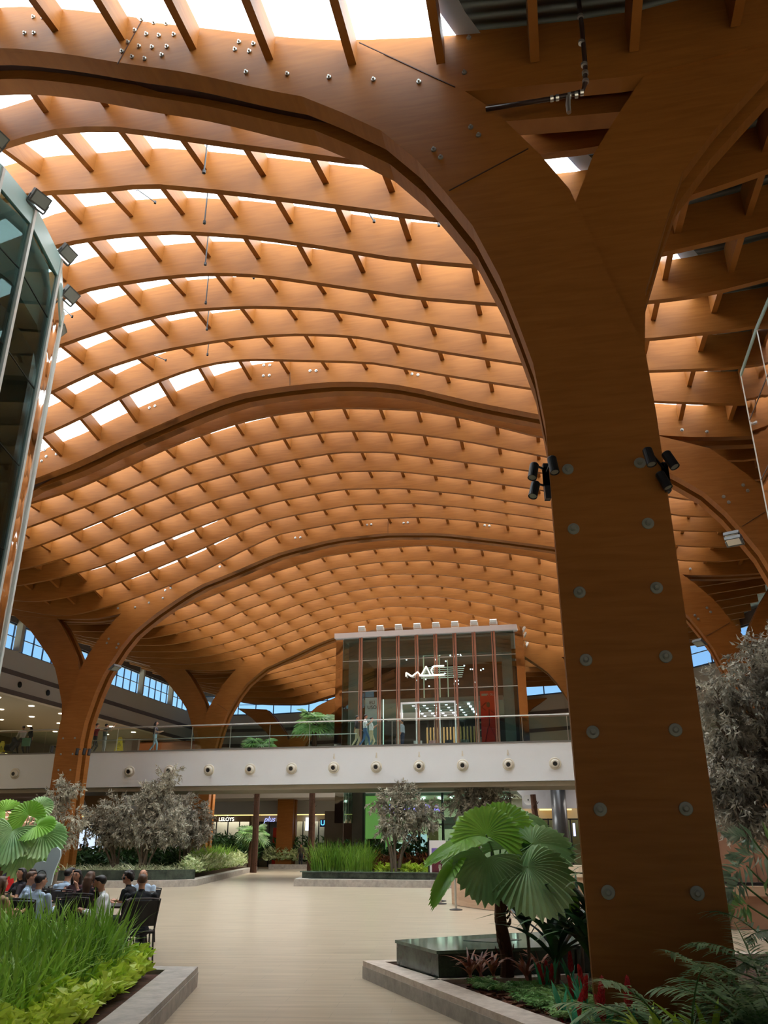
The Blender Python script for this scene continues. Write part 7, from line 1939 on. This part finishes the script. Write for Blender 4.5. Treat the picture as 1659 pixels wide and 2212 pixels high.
# sprinkler drops
for i in range(7):
    d_ = 8.3 + 14.2 * (i + .5) / 8 + .3
    q = pd(443 + i * 1.2, [232, 340, 445, 540, 622, 690, 745][i], d_); s_, _ = SD(q.x, q.y)
    zt = ZB(s_, d_) + RIBH; zb = pd(443 + i, [244, 371, 480, 570, 654, 711, 766][i], d_).z
    tag(MB().cyl(W(s_, d_, zb), W(s_, d_, zt), .016, n=6).cyl(W(s_, d_, zb - .03), W(s_, d_, zb + .04), .035, n=8).build('sprinkler_drop', BLACKM), 'thin dark drop pipe hanging between roof ribs, %s one behind the nearest arch' % ORD[i], 'pipe', 'drop pipes between the ribs')
for i, (px, py, px2, py2, d_) in enumerate(((5, 183, 50, 220, 10.8), (292, 406, 335, 437, 13.3), (795, 458, 808, 478, 13.4), (530, 592, 548, 600, 16.5), (945, 482, 948, 486, 13.4), (130, 660, 156, 684, 16.6), (330, 766, 358, 778, 20.2))):
    a = pd(px, py, d_); b = pd(px2, py2, d_)
    tag(MB().cyl(a, b, .014, n=6).cyl(b - Vector((0, 0, .03)), b + Vector((0, 0, .03)), .03, n=8).build('slanting_rod', BLACKM), 'short slanting dark rod between roof ribs, %s' % ['at the top left corner', 'left of centre behind the nearest arch', 'right of centre near the big arch', 'in the middle of the near vault', 'nearest the big arch curve', 'beside the glass pavilion', 'just before the second big arch'][i], 'rod', 'slanting rods')
# drain pipe on the roof beam at top right
pr = empty('drain_pipe', tuple(pd(1262, 120, 8.0))); tag(pr, 'jointed dark drain pipe with steel clamps on the roof beam at top right', 'pipe')
PP = [pd(1250, 0, 8.0), pd(1257, 60, 8.0), pd(1264, 140, 7.98), pd(1264, 180, 7.95), pd(1258, 198, 7.95), pd(1200, 212, 8.0), pd(1050, 236, 8.1)]
MB().tube(PP, .032, 10).build('pipe_run', M_plain('dark pipe', (60, 44, 40), .35), pr, smooth=True)
for (px, py, d_) in ((1254, 36, 7.98), (1256, 92, 7.98), (1262, 140, 7.96), (1264, 158, 7.95), (1265, 176, 7.94), (1257, 200, 7.94), (1245, 205, 7.94), (1230, 207, 7.96), (1204, 211, 7.98), (1192, 213, 7.98)):
    c = pd(px, py, d_); nx = min(PP, key=lambda p: (p - c).length)
    vert = py < 190
    ax = Vector((.05, 0, 1)) if vert else Vector((1, -.2, .0))
    MB().lathe(c - ax.normalized() * .02, [(.043, 0), (.043, .04)], ax, 12).build('pipe_clamp', STEEL_W, pr)
MB().tube([pd(1228, 208, 7.94), pd(1227, 226, 7.94), pd(1229, 243, 7.92)], [.03, .034, .03], 9).build('branch_pipe', STEEL_W, pr)
# unseen glazing added behind the viewer to go with the fill light
en = empty('window_40', (0, -11.45, .4)); en['kind'] = 'structure'
mb = MB()
for k_ in range(13): mb.bar((-9 + 1.5 * k_, -11.45, .4), (-9 + 1.5 * k_, -11.45, 5.6), .08)
for z in (.4, 3.0, 5.6): mb.bar((-9, -11.45, z), (9, -11.45, z), .1)
mb.build('window_frame', FRAME, en)
MB().box(-9, 9, -11.5, -11.48, .4, 5.6).build('window_pane', GLASS, en)
